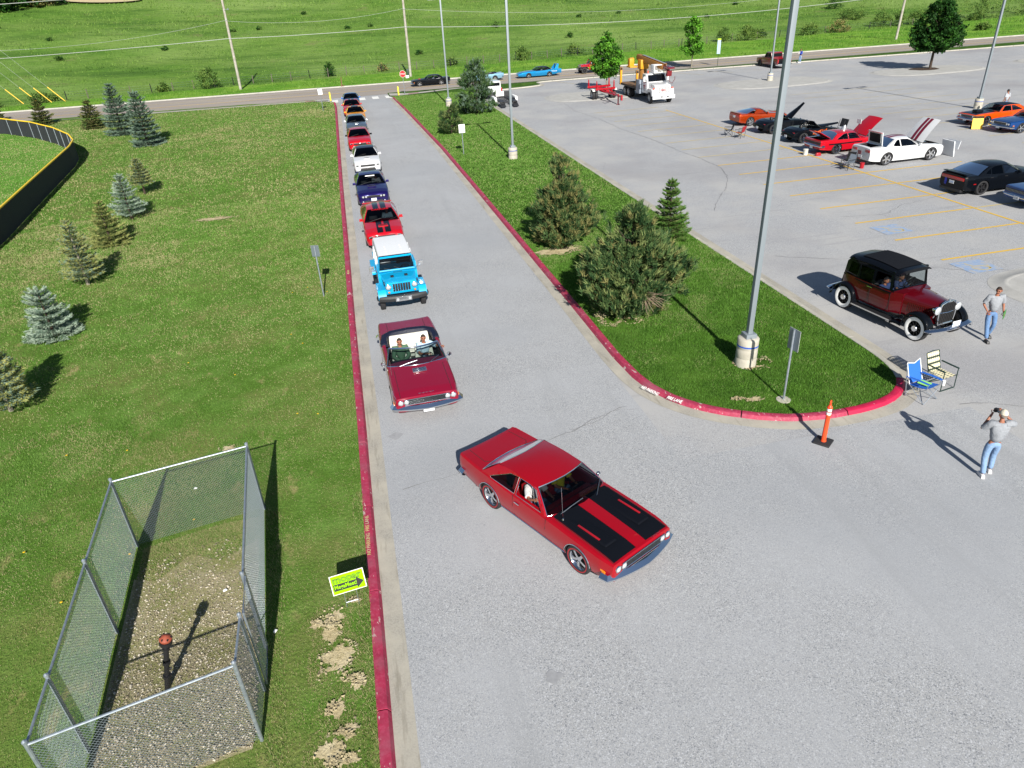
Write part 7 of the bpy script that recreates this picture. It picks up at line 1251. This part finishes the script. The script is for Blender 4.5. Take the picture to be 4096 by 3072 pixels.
n = 15000; px, py = rng.uniform(-6.1, -2.95, n), rng.uniform(7.4, 13.8, n); k = inpoly(px, py, [(-3.05, 7.95), (-3.4, 13.6), (-5.95, 13.1), (-5.6, 7.45)]) & (rng.random(n) < np.clip(1.25 - (py - 7.5) / 5.2, .06, 1)); px, py = px[k], py[k]; n = len(px); O = np.array([(1, 0, 0), (0, 1, 0), (-1, 0, 0), (0, -1, 0), (0, 0, .7), (0, 0, -.5)]); s = .010 + .018 * rng.random((n, 1, 1)) ** 2
V = (O[None] + rng.normal(0, .18, (n, 6, 3))) * s * np.array([1.2, 1, .8]) + np.stack([px, py, np.full(n, LAWN + .022)], 1)[:, None]; F = np.array([(0, 1, 4), (1, 2, 4), (2, 3, 4), (3, 0, 4), (1, 0, 5), (2, 1, 5), (3, 2, 5), (0, 3, 5)]); g_ = link('gravel', npmesh('gravel', V.reshape(-1, 3), (F[None] + (np.arange(n) * 6)[:, None, None]).reshape(-1, 3), ['stone_a', 'stone_b', 'stone_c'], np.repeat(rng.integers(0, 3, n), 8))); tag(g_, 'pale pebbles covering the enclosure floor', 'gravel', kind='stuff')
sp_ = thing('standpipe', 'black standpipe with a red flanged head inside the enclosure', 'pipe', (-4.72, 9.5, LAWN)); sp_.rotation_euler = (0, R(14), 0); b = MB(); b.lathe([(.05, 0), (.05, .3), (.07, .3), (.07, .36), (.045, .36), (.045, .62), (.065, .63), (.065, .7), (.045, .7), (.045, .95), (.06, .96), (.06, 1.02), (.04, 1.02), (.04, 1.2)], 16); b.tube([(0, 0, .5), (.08, .02, .5)], .02, 6); b.tube([(0, 0, .85), (-.07, .0, .87)], .02, 6); b.build('riser', 'black', sp_, smooth=40); mat('flange_red', '8f4632', .55)
b = MB(); b.lathe([(.095, 1.2), (.105, 1.22), (.105, 1.25), (.08, 1.27), (.035, 1.3), (.001, 1.31)], 20); fo = b.build('flange', 'flange_red', sp_, smooth=40); b = MB(); b.lathe([(.105, 1.12), (.105, 1.19), (.04, 1.19)], 20); b.build('lower_flange', 'black', sp_)
for k in range(6): b = MB(); b.lathe([(.014, 1.25), (.014, 1.285), (.001, 1.286)], 6, 0, Matrix.Translation((.085 * math.cos(k * 1.047), .085 * math.sin(k * 1.047), 0))); b.build('bolt', 'black', fo)
# ball field fence: screened panels with a yellow cap
BF = [(-18.6, 30), (-19.4, 42.5), (-20.5, 51), (-21.5, 59), (-22.2, 64.6), (-22.9, 68), (-24.4, 71.8), (-27.5, 77.5), (-31.5, 83.5), (-36, 88.6), (-41.5, 92.5), (-50, 96), (-62, 98)]
bf = thing('ball_field_fence', 'black screened ball field fence with a yellow top cap at left', 'fence', (0, 0, LAWN)); P = resample(BF, .7); bh = 1.55
b = MB(); b.grid([[(*p, bh) for p in P], [(*p, .03) for p in P]]); b.grid([[(*p, .03) for p in offset(P, -.012)], [(*p, bh) for p in offset(P, -.012)]]); b.build('screen', 'fence_black', bf, smooth=0); b = MB(); b.tube([(*p, bh + .02) for p in P], .062, 8); b.build('cap', 'cap_yellow', bf, smooth=60)
Q = offset(resample(BF, 2.6), -.06)
for p in Q: b = MB(); b.tube([(*p, -.05), (*p, bh)], .035, 8); b.build('post', 'galv', bf)
infield = sheet('infield_lawn', [(x - .1, y) for x, y in BF] + [(-120, 98), (-120, 30)], LAWN + .004, 'infield_mat')
# pasture fence: posts and wires
xsF = np.concatenate([np.arange(-40, 62, 2.9), np.arange(62, 135, 5.5)]); pm = None; prev = None; W3 = MB()
for i, x in enumerate(xsF):
    y = fence_y(x) + rng.normal(0, .25); z = hill(x, y); h_ = 1.15 + .2 * rng.random(); lx, ly = rng.normal(0, .04, 2)
    b = MB(); b.tube([(0, 0, -.2), (lx, ly, h_)], [.075, .06], 6); o = b.build('fence_post', 'fence_post_wood' if i % 4 else 'black', loc=(x, y, z)); tag(o, 'weathered post of the wire fence along the pasture', 'fence post', 'pasture fence posts')
    if prev is not None:
        for hh in (.45, .75, 1.05): W3.tube([(prev[0], prev[1], prev[2] + hh), (x, y, z + hh)], .008, 3)
    prev = (x, y, z)
tag(W3.build('fence_wire', 'galv'), 'thin wires strung between the pasture fence posts', 'wire', kind='stuff')

# ---------------------------------------------------------------- grass
for n_, a, c_ in (('g1', '608836', '779a49'), ('g2', '4e742b', '628738'), ('g3', '849056', '9aa06c'), ('g4', '9d946c', 'aea47b'), ('g5', '4d7826', '618e31')): leafmat(n_, a, c_, .3, 1.5)
def nz(x, y, s, k):
    return sum(np.sin(x * s * (1 + .7 * i) + 1.7 * i + k + 1.3 * np.sin(y * s * .8 * (1 + .5 * i) + k)) * np.cos(y * s * (1 + .6 * i) + 2.1 * i + k) / (1 + i) for i in range(4))
def grass(name, label, test, box, n, hgt, w, mats, dry, z=LAWN):
    x, y = rng.uniform(box[0], box[1], n), rng.uniform(box[2], box[3], n); k = test(x, y); x, y = x[k], y[k]; n = len(x); d = np.hypot(x, y); sc = np.clip(d / 16, .8, 3.2)
    clump = nz(x, y, 3.1, 0); hh = hgt * sc ** .55 * (.55 + .6 * rng.random(n)) * (1 + .15 * clump); P = np.stack([x, y, np.full(n, z - .005)], 1); a = rng.random(n) * 6.283; lean = .35 + .5 * rng.random(n)
    D = np.stack([np.cos(a) * lean, np.sin(a) * lean, np.ones(n)], 1); V, F = tris(P, D, hh, w * sc, .15); q = rng.random(n); dr = dry + .2 * nz(x, y, .33, 3) + .16 * nz(x, y, 2.3, 5)
    dr = dr + np.where(nz(x, y, .21, 7) + .8 * nz(x, y, 1.1, 2) > .85, .42, 0); mi = np.where(q < dr * .45, 3, np.where(q < dr, 2, np.where(rng.random(n) < .45 + .2 * nz(x, y, .8, 1), 0, 1))); o = link(name, npmesh(name, V, F, mats, mi)); return tag(o, label, 'grass', kind='stuff')
soilz = [(s[0], s[1], s[2] * .8, s[2] * s[3] * .8) for s in SOIL if s[2]]
def nosoil(x, y):
    k = np.ones(len(x), bool)
    for sx, sy, rx, ry in soilz: k &= ((x - sx) / rx) ** 2 + ((y - sy) / ry) ** 2 > 1
    return k
ep = [(-3.1, 8.0), (-3.5, 14.2), (-6.0, 13.6), (-5.6, 7.45)]
def tleft(x, y):
    return (x < np.interp(y, [p[1] for p in KL], [p[0] for p in KL]) - .02) & nosoil(x, y) & ~(inpoly(x, y, ep) & (rng.random(len(x)) > np.clip((y - 9.5) / 9, 0, .55)))
LM = ['g1', 'g2', 'g3', 'g4']
grass('lawn_grass', 'short patchy grass of the near left lawn', lambda x, y: tleft(x, y) & (np.abs(x) < 4 + y * .62), (-17, -1.0, 5.5, 20), 330000, .05, .013, LM, .30)
grass('lawn_grass', 'short patchy grass of the middle left lawn', lambda x, y: tleft(x, y) & (-x < 3 + y * .6), (-24, -1.0, 20, 46), 260000, .045, .016, LM, .34)
grass('lawn_grass', 'short mown grass of the far left lawn', lambda x, y: tleft(x, y) & (-x < y * .62), (-46, -1.2, 46, 96), 160000, .05, .022, LM, .36)
grass('clippings', 'dry mown clippings lying over the far half of the gravel bed', lambda x, y: inpoly(x, y, ep) & (rng.random(len(x)) < np.clip((y - 5.6) / 6, .28, .95)), (-6.1, -3, 7.4, 14), 150000, .05, .014, ['g3', 'g1', 'g3', 'g4'], .75)
grass('tall_grass', 'longer unmown grass along the enclosure and kerb edges', lambda x, y: (np.abs(x + 2.75 + .07 * (y - 8)) < .18) | (np.abs(x + 5.9 + .07 * (y - 8)) < .14) | ((x > -1.35) & (x < -1.07)), (-6.7, -1.07, 6, 14.2), 60000, .09, .014, LM, .4)
cx_, cy_ = [], []
for sx, sy, rx, ry in soilz:
    k_ = int(2600 * max(rx, .1) * max(ry, .1) * 3) + 70; a_ = rng.random(k_) * 6.283; q_ = 1.45 * np.sqrt(rng.random(k_)); cx_.append(sx + rx * q_ * np.cos(a_)); cy_.append(sy + ry * q_ * np.sin(a_))
x, y = np.concatenate(cx_), np.concatenate(cy_); k = nz(x, y, 6, 1) + rng.normal(0, .5, len(x)) > .55; k &= (x < -1.12) | inpoly(x, y, [(px + .15, py) for px, py in KI[2:] if py < 90 and px < 9] + [(14, 15), (14.5, 60)]); x, y = x[k], y[k]; n = len(x); s = (.008 + .018 * rng.random(n) ** 2)[:, None, None]
V = np.array([(-1, -.8, 0), (.9, -1, .3), (1.1, .8, 0), (-.8, 1, .25)])[None] * s + rng.normal(0, .006, (n, 4, 3)) + np.stack([x, y, LAWN + .03 + .03 * rng.random(n)], 1)[:, None]
tag(link('soil_crumbs', npmesh('soil_crumbs', V.reshape(-1, 3), np.arange(4 * n).reshape(-1, 4), ['soil'])), 'crumbs of dry soil fraying the bare patches of turf', 'soil', kind='stuff')
def ring_(x, y):
    k = np.zeros(len(x), bool)
    for sx, sy, rx, ry in soilz: q = ((x - sx) / (rx + .05)) ** 2 + ((y - sy) / (ry + .05)) ** 2; k |= (q < 3.2) & (rng.random(len(x)) < q / 3)
    return k
grass('thin_grass', 'thin dead grass round the bare patches', ring_, (-3, -1.0, 6.2, 11.2), 26000, .05, .012, ['g3', 'g1', 'g4', 'g4'], .8)
IP = [p for p in KI[2:] if p[1] < 90] + [(14.85, 92), (5.5, 93.5)]
grass('island_grass', 'lush green grass of the near island end', lambda x, y: inpoly(x, y, IP) & nosoil(x, y), (7.2, 15, 14, 32), 190000, .06, .014, ['g5', 'g2', 'g1', 'g3'], .12)
grass('island_grass', 'green grass of the far island', lambda x, y: inpoly(x, y, IP), (5.4, 15, 32, 94), 130000, .05, .02, ['g1', 'g2', 'g5', 'g3'], .22)
n = 120000; x, y = rng.uniform(-130, 200, n), 108 + 190 * rng.random(n) ** 1.6; k = (y > np.array([road_f(a) for a in x]) + .7); x, y = x[k], y[k]; zz = np.array([hill(a, c_) for a, c_ in zip(x, y)]); sc = np.clip(y / 110, 1, 3); tall = np.where(y < np.array([fence_y(a) for a in x]), 1.5, 1.0) * (1 + .5 * nz(x, y, .25, 2)); V, F = tris(np.stack([x, y, zz - .02], 1), np.tile([0, 0, 1.], (len(x), 1)), np.clip(.2 * sc * tall, .06, .8) * (.5 + rng.random(len(x))), .09 * sc, .45)
leafmat('f1', '648534', '7e9a4a', .3, .2); leafmat('f2', '4e7028', '648638', .3, .2); leafmat('f3', '35541e', '456628', .3, .2)
o = link('pasture_grass', npmesh('pasture_grass', V, F, ['f1', 'f2', 'f3'], np.where(nz(x, y, .12, 4) + .7 * nz(x, y, .5, 1) > 1.0, 2, (rng.random(len(x)) < .5).astype(int)))); tag(o, 'rough pasture grass covering the hillside', 'grass', kind='stuff')
for i in range(16):
    x, y = rng.uniform(-9, -2), rng.uniform(12, 30); b = MB(); b.lathe([(.02, .05), (.03, .055), (.001, .065)], 7); o = b.build('dandelion', 'yellow', loc=(x, y, LAWN)); tag(o, 'tiny yellow dandelion head in the left lawn', 'flower', 'dandelions in the lawn')
